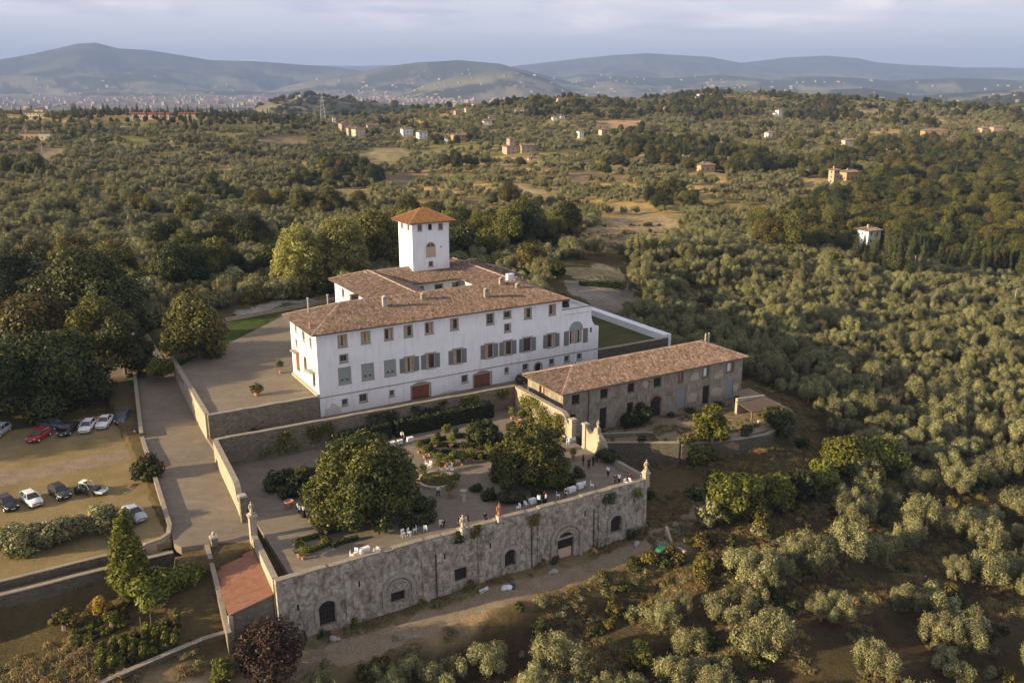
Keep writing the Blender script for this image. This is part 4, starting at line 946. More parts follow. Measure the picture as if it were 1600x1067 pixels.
# ---------------- ground surfaces of the compound ----------------
def strip(name, rows, mat, skirt=2.0, nu=1):
    """a surface laid over rows of (u_left,v_left,u_right,v_right,z_left,z_right)"""
    V = []; F = []; n = len(rows)
    for a, b, c, d, z0, z1 in rows:
        V += [W(a, b, z0), W(c, d, z1)]
    for i in range(n-1): F.append((2*i, 2*i+1, 2*i+3, 2*i+2))
    m = len(V); edge = [2*i for i in range(n)]+[2*i+1 for i in range(n-1, -1, -1)]
    V += [Vector((p.x, p.y, p.z-skirt)) for p in V[:m]]
    for i in range(len(edge)): a, b = edge[i], edge[(i+1) % len(edge)]; F.append((a, b, b+m, a+m))
    mb = MB(); mb.add(V, F); o = mb.build(name, M[mat]); tag(o, kind='structure'); return o
def slab(name, poly, z, mat, skirt=1.2):
    mb = MB(); P = [W(u, v) for u, v in poly]; zz = z if np.isscalar(z) else list(z)
    mb.prism([(p.x, p.y) for p in P], (z-skirt) if np.isscalar(z) else [q-skirt for q in z], zz); o = mb.build(name, M[mat]); tag(o, kind='structure'); return o
def roadL(v): return float(np.interp(v, [-25.5, -23, 5.9, 33, 55], [-27.0, -26.8, -25.4, -22.1, -19.5]))
def build_ground_surfaces():
    slab('garden_gravel', [(-17.4, -40.3), (31.3, -40.3), (31.3, -6.4), (-17.0, -6.4)], -2.5, 'gravel')
    slab('lane', [(-17.2, -6.1), (62, -6.1), (62, 0.6), (-17.2, 0.6)], -0.35, 'gravel')
    strip('side_lane', [(31.5, -6.12, 34.3, -6.12, -0.36, -0.36), (31.5, -10, 34.3, -10, -1.2, -1.2), (31.5, -22, 34.3, -22, -4.9, -4.9)], 'gravel', 1.0)
    slab('courtyard_gravel', [(-16.9, 0.3), (-0.1, 0.3), (-0.1, 13.1), (15.9, 13.1), (15.9, 36), (22, 46), (14, 56), (2, 44), (-6, 36), (-12, 31), (-16.6, 26), (-16.6, 10)], 3.0, 'gravel', 0.7)
    rows = [(roadL(v), v, -16.2 if v > -5 else -17.6, v, float(zroad(v)), float(zroad(v))) for v in (55, 45, 34, 22, 10, 5, 0, -3, -6, -12, -18, -22, -25.5)]
    rows += [(-26.4, -26.6, -17.8, -27, -2.72, -2.72), (-23.2, -27.2, -18.0, -29.4, -2.85, -2.85)]
    strip('road', rows, 'gravel', 1.0)
    rows = [(-82, v, roadL(v)-0.2, v, float(zcar(v)), float(zcar(v))) for v in (20, 12, 4, -5, -14, -24.6)]
    strip('car_park_lawn', rows, 'dry_lawn', 0.8)
    rows = [(-82, v, roadL(v)-0.25, v+1.2, float(zcar(v))+0.012, float(zcar(v+1.2))+0.012) for v in (4.2, 3, 1.2, -0.2)]
    strip('car_park_track', rows, 'earth_track', 0.01)
    strip('lower_walk', [(-82, -24.9, -27.6, -25.0, -3.5, -3.5), (-82, -26.9, -27.6, -27.0, -3.5, -3.5)], 'dry_lawn', 1.0)
    strip('cross_road', [(-23.5, 33, -17, 39, 0.95, 1.6), (-30, 35.5, -24, 42.5, 0.9, 1.5), (-50, 40, -46, 47, 0.8, 1.1)], 'gravel', 0.8)
    yd = [(31.5, -21.6), (38.7, -22.2), (48.7, -28.2), (58.2, -31.2), (67, -30.5), (76, -26.5), (78, -14), (33, -14)]
    slab('farm_yard', yd, -5.15, 'earth_track', 4.5)
    slab('sunken_garden', [(53.3, 0.5), (69, 0.5), (69, 26), (51.5, 26)], 1.72, 'green_lawn', 0.5)
    # the dirt road below the great wall, following the ground
    V = []; F = []; us = np.arange(-31, 46.1, 1.0)
    for i, u in enumerate(us):
        vc = float(np.interp(u, [-31, -20, 20, 28, 34, 40, 46], [-44.4, -43.9, -44.3, -44.0, -42.6, -40.9, -39.8]))
        for j in range(9):
            w_ = 1.45+0.3*sin(i*0.7)+0.25*sin(i*1.9); v = vc+(j-4)/4.0*w_; p = W(u+0.35*sin(i*2.1+j), v); V.append((p.x, p.y, Hs(p.x, p.y)+0.06-0.055*(abs(j-4) == 4)-0.03*(abs(j-4) == 2)))
    for i in range(len(us)-1):
        for j in range(8): F.append((i*9+j, i*9+j+1, (i+1)*9+j+1, (i+1)*9+j))
    mb = MB(); mb.add(V, F); tag(mb.build('dirt_road', M['earth_track'], smooth=True), kind='structure')

# ---------------- walls ----------------
def wall_run(name, pts, label, cat='wall', mat='rubble_wall', th=0.55, cop='coping', cop_over=0.06, group=None, coph=0.12):
    """pts: (u, v, z_bottom, z_top) along the wall"""
    o = empty(name, W(pts[0][0], pts[0][1], 0), 0); tag(o, label, cat, group); base = W(pts[0][0], pts[0][1], 0)
    P = [W(p[0], p[1], 0)-base for p in pts]; n = len(P)
    def ring(w, lo, hi):
        mb = MB(); V = []
        for i in range(n):
            a = (P[i]-P[i-1]).normalized() if i > 0 else (P[1]-P[0]).normalized(); b = (P[i+1]-P[i]).normalized() if i < n-1 else a
            t = (a+b).normalized(); nr = Vector((-t.y, t.x, 0))*(w/2)/max(0.5, (t.dot(a)))
            for s_ in (-1, 1):
                V += [P[i]+nr*s_+Vector((0, 0, lo(i))), P[i]+nr*s_+Vector((0, 0, hi(i)))]
        F = []
        for i in range(n-1):
            k_ = 4*i; F += [(k_, k_+4, k_+5, k_+1), (k_+2, k_+3, k_+7, k_+6), (k_+1, k_+5, k_+7, k_+3), (k_, k_+2, k_+6, k_+4)]
        F += [(0, 1, 3, 2), (4*n-4, 4*n-2, 4*n-1, 4*n-3)]; mb.add(V, F); return mb
    ring(th, lambda i: pts[i][2], lambda i: pts[i][3]).build('wall', M[mat], o)
    if cop: ring(th+cop_over*2, lambda i: pts[i][3]+0.003, lambda i: pts[i][3]+coph).build('coping', M[cop], o)
    return o
def dense(a, b, n, zb, zt, jit=0.05, seed=1):
    g = random.Random(seed); return [(a[0]+(b[0]-a[0])*i/n, a[1]+(b[1]-a[1])*i/n, zb if np.isscalar(zb) else zb[0]+(zb[1]-zb[0])*i/n, (zt if np.isscalar(zt) else zt[0]+(zt[1]-zt[0])*i/n)+g.uniform(-jit, jit)) for i in range(n+1)]
def build_walls():
    plaster('arch_stone', (0.36, 0.335, 0.30), (0.24, 0.215, 0.18), (0.12, 0.105, 0.085), 0.9, 3)
    # the great terrace wall with its arches
    T_ = empty('terrace_wall', W(-19.3, -40.9, 0), ROTZ); tag(T_, 'tall weathered stone retaining wall with blind arches holding up the garden terrace', 'wall')
    F = Tfront(0, 19.3); L0, L1 = -19.3, 31.9
    holes = [(-14.8, -12.9, -9.2, -6.7), (-6.1, -4.3, -9.0, -7.6), (2.3, 4.0, -8.8, -7.0), (9.3, 10.9, -8.8, -7.0), (17.3, 19.9, -10.3, -7.3), (25.8, 27.6, -8.6, -6.7)]
    m = MB(); segs = 64; FF = lambda x, d, z: (x+19.3, d-0.0-(z+2.2)*-0.02, z)
    wall_grid(m, FF, L0, L1, -12.2, -2.15, holes, 0.5)
    m.add([FF(L0, 0, -12.2), FF(L0, 0, -2.15), FF(L0, 1.1, -2.15), FF(L0, 1.1, -12.2)], [(0, 1, 2, 3)]); m.add([FF(L1, 0, -12.2), FF(L1, 0, -2.15), FF(L1, 1.0, -2.15), FF(L1, 1.0, -12.2)], [(0, 1, 2, 3)])
    m.add([FF(L0, 0, -2.15), FF(L1, 0, -2.15), FF(L1, 0.75, -2.15), FF(L0, 0.75, -2.15), FF(L0, 0.75, -2.7), FF(L1, 0.75, -2.7)], [(0, 1, 2, 3), (3, 2, 5, 4)])
    m.build('wall', M['terrace_stone'], T_)
    g = random.Random(3); c = MB(); x = L0
    while x < L1-0.5:
        w_ = min(g.uniform(1.0, 2.6), L1-x); h = g.uniform(0.03, 0.2); tbox(c, FF, x, x+w_-0.02, -0.06+g.uniform(-.02, .02), 0.72, -2.145, -2.12+h); x += w_
    c.build('coping', M['coping'], T_)
    tbox_ = MB(); tbox(tbox_, FF, L0, L1, -0.07, 0, -3.35, -3.22); tbox_.build('string_course', M['terrace_stone'], T_)
    for i, (a, b, c0, d) in enumerate(holes):
        q = MB(); tbox(q, FF, a, b, 0.42, 0.47, c0, d); w_ = q.build('opening', M['dark_inside'], T_)
        rise = (b-a)*0.32; ar = arch_pts(a, b, d, rise)
        if i != 1 and i != 2: q = MB(); tpoly(q, FF, ar, -0.012, 0.1); q.build('arch_head', M['dark_inside'], w_)
        q = MB(); bb = 0.55
        if i in (1, 4):
            big = arch_pts(a-0.7, b+0.8, d+0.35, 1.5 if i == 1 else 1.55, 14); tband(q, FF, big, arch_pts(a-1.15, b+1.25, d+0.35, 2.0, 14), -0.28, 0.0); tband(q, FF, arch_pts(a-0.2, b+0.3, d+0.35, 0.9, 14), arch_pts(a-0.55, b+0.65, d+0.35, 1.3, 14), -0.16, 0.0)
            tbox(q, FF, a-1.15, a-0.72, -0.28, 0, c0-0.2, d+0.35); tbox(q, FF, b+0.82, b+1.25, -0.28, 0, c0-0.2, d+0.35)
            tbox(q, FF, a-0.3, b+0.3, -0.09, 0, d+0.012, d+0.3)
        elif i != 2: tband(q, FF, arch_pts(a-0.02, b+0.02, d, rise+0.03), arch_pts(a-bb, b+bb, d, rise+0.6), -0.18, 0.0); tbox(q, FF, a-bb, a-0.05, -0.18, 0, c0, d); tbox(q, FF, b+0.05, b+bb, -0.18, 0, c0, d)
        else: tbox(q, FF, a-0.2, b+0.2, -0.07, 0, d+0.01, d+0.28)
        q.build('surround', M['arch_stone'], w_)
        if i == 4: q = MB(); tbox(q, FF, a+0.3, b-0.25, 0.3, 0.36, c0, c0+1.5); q.build('door_panel', M['pink_plaster'], w_)
        if i in (0, 3, 5):
            q = MB()
            for k_ in range(1, 5): tbox(q, FF, a+(b-a)*k_/5-0.02, a+(b-a)*k_/5+0.02, 0.12, 0.15, c0, d)
            for k_ in range(1, 4): tbox(q, FF, a, b, 0.115, 0.118, c0+(d-c0)*k_/4-0.02, c0+(d-c0)*k_/4+0.02)
            q.build('grate', M['iron'], w_)
    for x in (-0.2, 13.3, 23.0):
        q = MB(); q.tube([FF(x, -0.1, -4.2), FF(x, -0.1, -10.2)], 0.07, 6); q.build('drainpipe', M['iron'], T_)
    for x, z in ((-10.0, -5.6), (-17.2, -6.3), (0.9, -5.2), (7.2, -5.6), (21.5, -4.9), (29.6, -5.0)):
        q = MB(); tbox(q, FF, x, x+0.22, -0.012, 0.0, z, z+0.75); q.build('slit', M['dark_inside'], T_)
    for x in (-11.2, -1.6, 6.0, 14.6, 24.2):       # shallow piers and weeds growing from the wall
        q = MB(); tbox(q, FF, x-0.45, x+0.45, -0.16, 0.0, -11.5, -3.4); q.build('buttress', M['terrace_stone'], T_)
    for i, (x, z) in enumerate(((-15.6, -10.0), (-12.2, -9.9), (3.3, -9.4), (2.0, -2.6), (4.5, -2.5), (12.8, -3.2), (24.5, -3.2), (29.3, -3.4), (30.2, -9.6), (28.4, -9.3), (22.5, -9.9), (13.5, -9.8), (16.0, -10.0), (-3.2, -10.0))):
        vine(x, -41.15-0.02*(2.2+z)*-1, z-0.7, 1.6, 1.3, 'u', 700+i, 'tuft of weeds %s of the terrace wall' % ('hanging from the top' if z > -4 else 'growing at the foot')+(', %s' % ('far left', 'left of the big niche', 'middle', 'by the pale statue', 'right of the pale statue', 'between the two arches', 'above the big door', 'near the right corner', 'right corner', 'right arch', 'right of the big door', 'between window and door', 'left of the big door', 'under the big niche')[i]), ('hedge_leaf', 'bright_leaf', 'autumn_leaf')[i % 3], 420, -0.5, .12)
    # garden enclosure
    wall_run('garden_wall', dense((-17.4, -6.5), (31.6, -6.5), 24, -3.4, (1.85, 1.25), 0.05), 'long garden back wall in shade below the white villa facade', mat='rubble_wall', th=0.6)
    lw = dense((-17.5, -6.82), (-18.1, -20.5), 9, (-2.6, -3.4), (1.85, 1.15), 0.04, 4)+[(-18.15, -21.3, -3.4, 0.7), (-18.2, -22.0, -3.4, -0.1), (-18.25, -22.7, -3.4, -0.5), (-18.3, -23.4, -3.4, -0.3), (-18.33, -23.9, -3.4, 0.3)]
    wall_run('garden_wall', lw, 'sunlit left garden wall beside the gravel road, sweeping down to the gate', mat='wall_render', th=0.6)
    wall_run('garden_wall', dense((-18.6, -29.7), (-19.15, -40.1), 10, (-6.5, -11), (-2.0, -2.1), 0.03, 6), 'low garden wall running along the top of the red tiled shed', mat='wall_render', th=0.55)
    rw = dense((31.55, -6.82), (31.45, -21.2), 9, -4.2, (1.2, 1.3), 0.03, 8)+[(31.45, -22.0, -5.2, 0.9), (31.45, -22.7, -5.2, 0.1), (31.45, -23.2, -5.2, -0.2)]
    wall_run('garden_wall', rw, 'right garden wall with climbing plants and sunlit flat top in front of the farm building', mat='wall_render', th=0.7)
    rw2 = [(31.6, -27.0, -7, 1.3), (31.62, -27.4, -7, 0.5), (31.65, -28.0, -7, 0.1), (31.7, -28.6, -7, 0.4), (31.75, -29.1, -7, 1.4), (31.78, -29.7, -7, 1.5), (31.8, -30.0, -7, 0.6), (31.8, -31.0, -7, 0.0), (31.8, -32.0, -8, -1.3), (31.8, -33.2, -9, -1.9), (31.8, -36, -9, -1.95), (31.8, -40.05, -9.5, -1.9)]
    wall_run('garden_wall', rw2, 'bright scalloped wall right of the garden gate, stepping down to a low parapet', mat='wall_render', th=0.5)
    # piers with caps and figures
    def pier(u, v, z0, z1, w_, label, mat='wall_render', ball=False):
        o = empty('gate_pier', W(u, v, z0), ROTZ); tag(o, label, 'pier'); q = MB(); h = z1-z0; q.box(-w_/2, w_/2, -w_/2, w_/2, -0.3, h); q.box(-w_/2-0.06, w_/2+0.06, -w_/2-0.06, w_/2+0.06, 0, 0.35); q.build('shaft', M[mat], o)
        q = MB(); q.box(-w_/2-0.14, w_/2+0.14, -w_/2-0.14, w_/2+0.14, h+0.003, h+0.14); q.box(-w_/2-0.05, w_/2+0.05, -w_/2-0.05, w_/2+0.05, h+0.14, h+0.24); q.build('cap', M['statue_stone'], o)
        if ball: q = MB(); q.lathe([(0.1, 0.24), (0.08, 0.32), (0.22, 0.42), (0.27, 0.55), (0.22, 0.7), (0.1, 0.78), (0.02, 0.82)], (0, 0, h), 10); q.build('ball', M['statue_stone'], o)
        return o
    pier(-18.4, -24.4, -3.2, 0.9, 0.75, 'stone pier with flat cap on the villa side of the left garden gate', 'rubble_wall')
    pier(-18.55, -29.3, -3.5, 0.5, 0.8, 'sunlit pier with a broken statue beside the shed roof')
    pier(31.3, -23.7, -2.6, 0.9, 0.8, 'pier with flat capital on the near side of the right garden gate')
    pier(31.5, -26.8, -2.6, 1.2, 0.7, 'pier joined to the bright scalloped wall at the right garden gate')
    pier(-22.8, -27.6, -4.2, -2.0, 0.7, 'low pier with a stone ball at the top of the shed path', 'rubble_wall', True)
    pier(31.9, -40.6, -3.0, -1.3, 0.7, 'corner pier at the right end of the terrace wall')
    # retaining walls of the forecourt
    wall_run('retaining_wall', dense((-16.9, 0.0), (-0.25, 0.0), 10, -1.6, (3.25, 3.15), 0.04, 9), 'rubble retaining wall under the gravel forecourt left of the villa corner', mat='rubble_wall', th=0.6)
    wall_run('retaining_wall', dense((-16.9, 0.3), (-15.8, 33), 14, (-1.6, 0.8), (3.3, 3.5), 0.06, 10), 'sunlit retaining wall climbing along the right side of the gravel road', mat='wall_render', th=0.6)
    # low wall between road and car park, then along the lawn
    pl = [(roadL(v), v, float(zroad(v))-1.2, float(zroad(v))+0.75+random.Random(int(v*3)+9).uniform(-.08, .08)) for v in (34, 28, 22, 16, 10, 7, 6)]
    wall_run('roadside_wall', pl, 'dark low wall between the shaded road and the woodland, upper part', mat='rubble_wall', th=0.45)
    pl = [(roadL(v), v, float(zroad(v))-1.6, float(zroad(v))+0.45+random.Random(int(v*3)+9).uniform(-.08, .08)) for v in (5.4, 3, 0, -3, -5.2)]
    wall_run('roadside_wall', pl, 'low pale wall at the motorcycle, between lawn and road', mat='rubble_wall', th=0.4)
    pl = [(roadL(v), v, float(zroad(v))-1.6, float(zroad(v))+0.5) for v in (-7.4, -11, -15, -19, -22)]+[(-27.2, -23.4, -4.5, -2.2), (-28.2, -24.3, -4.5, -2.2), (-30.0, -24.6, -4.5, -2.25), (-31.2, -25.0, -4.5, -2.6)]
    wall_run('roadside_wall', pl, 'low wall from the round bush down the road, bending left behind the silver car', mat='wall_render', th=0.4)
    wall_run('garden_edge_wall', dense((-31.2, -24.75), (-82, -24.9), 16, -4.6, -2.45, 0.05, 12), 'long dark low wall along the lower edge of the parking lawn', mat='dark_stone', th=0.4)
    wall_run('garden_edge_wall', dense((-27.4, -26.9), (-82, -27.1), 16, -6.5, -2.95, 0.05, 13), 'long low wall with pale top above the kitchen garden', mat='dark_stone', th=0.5)
    wall_run('path_wall', dense((-23.7, -27.8), (-24.7, -41), 8, (-6, -9.5), (-2.6, -6.6), 0.05, 14), 'narrow stone wall beside the steps left of the shed', mat='rubble_wall', th=0.4)
    C = [ground(px, py) for px, py in ((352, 992), (318, 1002), (270, 1022), (215, 1046), (150, 1075))]
    pts = []
    for c_ in C: u, v = UV(c_.x, c_.y); pts.append((float(u), float(v), c_.z-1.5, c_.z+0.35))
    wall_run('terrace_edge', pts, 'rough stone edge below the vegetable rows at the bottom left', mat='dark_stone', th=0.5)
    # farm yard
    wall_run('yard_wall', dense((32.2, -21.9), (38.7, -22.3), 3, -9.5, -4.85, 0.04, 15)+dense((41, -23.7), (48.6, -28.3), 5, -9.8, -4.8, 0.05, 16), 'thin pale topped retaining wall of the farm yard behind the garden gate', mat='dark_stone', th=0.5)
    wall_run('yard_wall', dense((48.9, -28.5), (58.3, -31.4), 5, -9.8, -5.2, 0.15, 17)+[(64, -31.8, -9.5, -5.4), (68.5, -30.4, -9.5, -5.6)], 'mossy dark retaining wall below the dry grass patch of the farm yard', mat='dark_stone', th=0.6)
    wall_run('parapet', [(39.5, -19.6, -5.3, -4.5), (46, -22.6, -5.3, -4.5), (47.5, -23.3, -5.3, -4.6)], 'low parapet in the farm yard', mat='rubble_wall', th=0.4)
    # sunken garden
    wall_run('retaining_wall', dense((53.3, 0.2), (69.6, 0.0), 8, -2.6, 2.4, 0.03, 18), 'dark retaining wall of the sunken garden right of the villa', mat='dark_stone', th=0.6)
    o = wall_run('long_white_wall', dense((69.4, 0.5), (68.9, 26), 10, -3.5, 2.9, 0.0, 19), 'long pale flat topped wall running back from the sunken garden', mat='white_plaster', th=1.0, cop='white_plaster', coph=0.1)
    wall_run('channel_curb', dense((70.9, 0.8), (70.4, 26.4), 8, -3.5, 2.75, 0.0, 20), 'second parallel pale curb beside the long white wall', mat='white_plaster', th=0.7, cop=None)
    # ruined pen by the dirt road
    a, b, c_, d = [ground(*p) for p in ((1003, 885), (1072, 872), (1040, 838), (1046, 850))]
    def uvz(p): u, v = UV(p.x, p.y); return float(u), float(v)
    ua, ub, uc = uvz(a), uvz(b), uvz(c_); z = a.z
    wall_run('pen_wall', [(*ua, z-2, z+0.2), ((ua[0]+ub[0])/2, (ua[1]+ub[1])/2, z-2, z+0.3), (*ub, z-2, z+0.55)], 'front wall of the small ruined pen beside the dirt road', mat='dark_stone', th=0.4, cop=None)
    wall_run('pen_wall', [(ub[0]+0.1, ub[1]+0.3, z-2, z+0.9), (ub[0]*0.6+uc[0]*0.4, ub[1]*0.6+uc[1]*0.4, z-1, z+0.5)], 'pale triangular wall end at the corner of the ruined pen', mat='wall_render', th=0.35, cop=None)
    wall_run('pen_wall', [(uc[0]*0.7+ub[0]*0.3, uc[1]*0.7+ub[1]*0.3, z-1, z+0.5), (*uc, z-1, z+2.0)], 'tall pale broken wall at the back of the ruined pen', mat='wall_render', th=0.35, cop=None)
    # drive wall behind the villa and gate post
    wall_run('drive_wall', [(56.0, 32.5, 1.5, 3.7), (60.5, 24.5, 1.3, 3.5), (64.0, 18.5, 1.2, 3.3)], 'short pale wall curving beside the drive behind the villa', mat='wall_render', th=0.5)
    wall_run('drive_wall', dense((-12, 52), (25, 60), 10, 2.0, 3.4, 0.03, 21), 'low pale wall edging the lawn behind the forecourt', mat='wall_render', th=0.4)
    pier(55.6, 33.2, 2.0, 5.0, 0.8, 'pale gate post at the end of the drive wall')

# ---------------- shed, pergola, small structures ----------------
def build_sheds():
    simple('lean_roof', (0.12, 0.09, 0.075), .9, .1, .25, 1.5)
    S = empty('tiled_shed', W(-24.4, -40.2, 0), ROTZ); tag(S, 'low shed with a flat pitched terracotta tile roof against the terrace wall', 'shed')
    # roof plane: high edge on the garden wall (u=-19.45), low edge on the left
    A, B, C_, D = (0.1, 0.3, -5.15), (5.0, 0.0, -3.95), (5.45, 12.4, -3.1), (0.6, 12.3, -4.3)
    q = MB(); tile_slope(q, [A, B, C_, D], A, D, B, 0.27, 0.5, 0.02, 0.55); rf = q.build('roof', M['shed_tiles'], S)
    q = MB(); q.add([Vector(p)-Vector((0, 0, 0.02)) for p in (A, B, C_, D)]+[Vector(p)-Vector((0, 0, 0.16)) for p in (A, B, C_, D)], [(0, 1, 2, 3), (7, 6, 5, 4), (0, 4, 5, 1), (1, 5, 6, 2), (2, 6, 7, 3), (3, 7, 4, 0)]); q.build('eaves_board', M['wood'], rf)
    q = MB(); q.prism([(0.35, 0.55), (4.9, 0.3), (5.1, 12.1), (0.85, 12.0)], [-10.8]*4, [-5.25, -4.15, -3.3, -4.45]); q.build('wall', M['rubble_wall'], S)
    q = MB(); q.box(0.0, 0.45, 0.2, 0.65, -9.8, -5.3); q.build('corner_post', M['wall_render'], S)
    P = empty('lean_to', W(67.0, -25.2, 0), ROTZ); tag(P, 'open lean to with grey sheet roof at the end of the farm yard', 'shed')
    q = MB(); A, B, C_, D = (-1.0, 2.5, -2.9), (-1.2, -1.6, -3.5), (5.6, -2.6, -3.8), (5.6, 2.3, -2.9)
    q.add([Vector(p) for p in (A, B, C_, D)]+[Vector(p)-Vector((0, 0, 0.12)) for p in (A, B, C_, D)], [(0, 1, 2, 3), (7, 6, 5, 4), (0, 4, 5, 1), (1, 5, 6, 2), (2, 6, 7, 3), (3, 7, 4, 0)]); q.build('roof', M['lean_roof'], P)
    q = MB(); q.prism([(-0.9, 2.2), (5.5, 2.0), (5.5, 2.5), (-0.9, 2.7)], [-5.3]*4, [-2.3, -2.8, -2.8, -2.3]); q.box(5.0, 5.3, -2.2, 2.0, -5.3, -3.9); q.build('wall', M['wall_render'], P)
    for x, y in ((-1.0, -1.4), (2.2, -1.9), (5.3, -2.4)): q = MB(); q.box(x-0.1, x+0.1, y-0.1, y+0.1, -5.4, -3.5); q.build('post', M['wood'], P)
    g = random.Random(4)
    for i in range(9):
        o = empty('log_stack', W(67.6+g.uniform(-1, 4), -27.2+g.uniform(-1.5, 0.5), -5.15), g.uniform(0, 3)); tag(o, 'heap of sawn logs and junk under and in front of the lean to', 'log pile', 'junk piles by the lean to')
        q = MB()
        for k_ in range(7): q.tube([(-0.5, (k_ % 3)*0.24-0.24, 0.12+(k_//3)*0.2), (0.5, (k_ % 3)*0.24-0.24+g.uniform(-.05, .05), 0.12+(k_//3)*0.2)], 0.12, 6)
        q.build('logs', M[g.choice(['wood', 'wall_render', 'statue_stone'])], o)
# ---------------- statues, urns, pots, tables ----------------
def statue(u, v, z, label, mat='statue_stone', s=1.0, ped=0.9):
    o = empty('statue', W(u, v, z), ROTZ+random.uniform(-.5, .5)); o.scale = (s, s, s); tag(o, label, 'statue')
    q = MB(); q.box(-.3, .3, -.3, .3, -0.1, ped-0.12); q.box(-.36, .36, -.36, .36, 0, 0.12); q.box(-.36, .36, -.36, .36, ped-0.12, ped); q.build('pedestal', M['statue_stone'], o)
    q = MB(); q.lathe([(.28, 0), (.26, .25), (.19, .6), (.17, .85), (.22, 1.1), (.25, 1.3), (.12, 1.42), (.07, 1.5)], (0, 0, ped+0.003), 10)
    q.ball((0, 0, ped+1.62), (.11, .12, .15)); q.tube([(.2, 0, ped+1.32), (.34, -.1, ped+1.05), (.22, -.3, ped+0.95)], [.08, .065, .05], 6); q.tube([(-.2, 0, ped+1.32), (-.33, .02, ped+1.1), (-.3, -.05, ped+0.8)], [.08, .065, .05], 6)
    q.tube([(-.12, .1, ped+1.35), (-.2, .2, ped+.9), (-.15, .25, ped+.3)], [.1, .14, .12], 6); q.build('figure', M[mat], o, smooth=True); return o
def make_pot(seed=1):
    o = empty('potted_lemon_tree'); q = MB(); q.lathe([(.20, 0), (.22, .06), (.29, .42), (.33, .47), (.33, .54), (.27, .54), (.26, .48)], n=14); q.build('pot', M['terracotta'], o, smooth=False)
    q = MB(); q.tube([(0, 0, .5), (0.02, 0, 1.15)], [.035, .025], 5); q.build('trunk', M['bark'], o)
    g = random.Random(seed); L = [((g.uniform(-.28, .28), g.uniform(-.28, .28), 1.25+g.uniform(-.3, .4)), g.uniform(.34, .5)) for i in range(6)]
    V, F, t = leaves(L, 620, 0.10, seed); link('foliage', fast_mesh('foliage', V, F, t), M['bright_leaf' if seed % 3 else 'dark_leaf'], o); return o
def make_chair():
    o = empty('garden_chair'); q = MB(); q.box(-.22, .22, -.22, .22, .43, .47); q.build('seat', M['white_paint'], o)
    q = MB(); q.box(-.22, .22, .18, .22, .62, .95); q.box(-.22, -.18, .18, .22, .47, .62); q.box(.18, .22, .18, .22, .47, .62); q.build('backrest', M['white_paint'], o)
    for x in (-.19, .19):
        for y in (-.19, .19): q = MB(); q.box(x-.02, x+.02, y-.02, y+.02, 0, .43); q.build('leg', M['white_paint'], o)
    return o
def make_table(L=1.8, Wd=0.8):
    o = empty('draped_table'); q = MB(); g = random.Random(int(L*10)); P = []; n = 28
    def ring(z, f):
        r = []
        for i in range(n):
            t = 4*i/n; s_ = int(t); a = t-s_; x, y = [(-1+2*a, -1), (1, -1+2*a), (1-2*a, 1), (-1, 1-2*a)][s_]
            w_ = 1+f*0.4*(0.5+0.5*sin(i*2.4)); r.append((x*L/2*w_, y*Wd/2*(1+f*(0.5+0.5*sin(i*2.4))), z))
        return r
    V = ring(.76, 0)+ring(.45, .03)+ring(.08, .06); q.add(V, [tuple(range(n))]+[(k_*n+i, (k_+1)*n+i, (k_+1)*n+(i+1) % n, k_*n+(i+1) % n) for k_ in (0, 1) for i in range(n)]); q.build('tablecloth', M['white_cloth'], o)
    for x in (-L/2+.1, L/2-.1):
        for y in (-Wd/2+.08, Wd/2-.08): q = MB(); q.box(x-.02, x+.02, y-.02, y+.02, 0, .74); q.build('leg', M['wood'], o)
    return o
def hedge(name, segs, h, w_, seed, label, cat='hedge', z=-2.5, mat='hedge_leaf', n_per=140, size=0.10, group=None, kind=None):
    """clipped hedge along segments (u0,v0,u1,v1), leafy skin over a dark twig core"""
    u0, v0 = segs[0][:2]; o = empty(name, W(u0, v0, z), ROTZ); tag(o, label, cat, group, kind); g = np.random.default_rng(seed); VV = []; nn = 0; core = MB()
    for a, b, c, d in segs:
        a, b, c, d = a-u0, b-v0, c-u0, d-v0; L = math.hypot(c-a, d-b); dx, dy = (c-a)/L, (d-b)/L; n = int(n_per*(L*(2*h+w_)))
        t = g.random(n)*L; s_ = g.random(n)*(2*h+w_); side = np.where(s_ < h, -w_/2, np.where(s_ > h+w_, w_/2, s_-h-w_/2)); zz = np.where(s_ < h, s_, np.where(s_ > h+w_, 2*h+w_-s_, h))
        bump = 0.06*np.sin(t*3+seed)+0.05*np.sin(t*7.1); zz = zz*(1+bump*0.5); P = np.stack([a+dx*t-dy*side, b+dy*t+dx*side, zz], 1)+g.normal(size=(n, 3))*0.045; VV.append(P)
        c_ = MB(); cw = w_/2-0.06; pts = [(a-dy*-cw, b+dx*-cw), (c-dy*-cw, d+dx*-cw), (c-dy*cw, d+dx*cw), (a-dy*cw, b+dx*cw)]; core.prism(pts, -0.2, h-0.08)
    core.build('twigs', M['hedge_core'], o); C = np.concatenate(VV); m = len(C); nr = g.normal(size=(m, 3)); nr[:, 2] += 0.7; nr /= np.linalg.norm(nr, axis=1)[:, None]; t = np.cross(nr, g.normal(size=(m, 3))); t /= np.linalg.norm(t, axis=1)[:, None]; b = np.cross(nr, t)
    s_ = size*(0.6+0.8*g.random(m))[:, None]; V = np.stack([C-t*s_, C-b*s_*.6, C+t*s_, C+b*s_*.6], 1).reshape(-1, 3)
    link('foliage', fast_mesh('foliage', V, np.arange(m*4).reshape(-1, 4), np.repeat(np.clip(g.normal(0.5, 0.2, m), 0, 1), 4)), M[mat], o); return o
M['hedge_core'] = simple('hedge_core', (0.03, 0.035, 0.015), 0.95, 0.05, 0.3, 4)
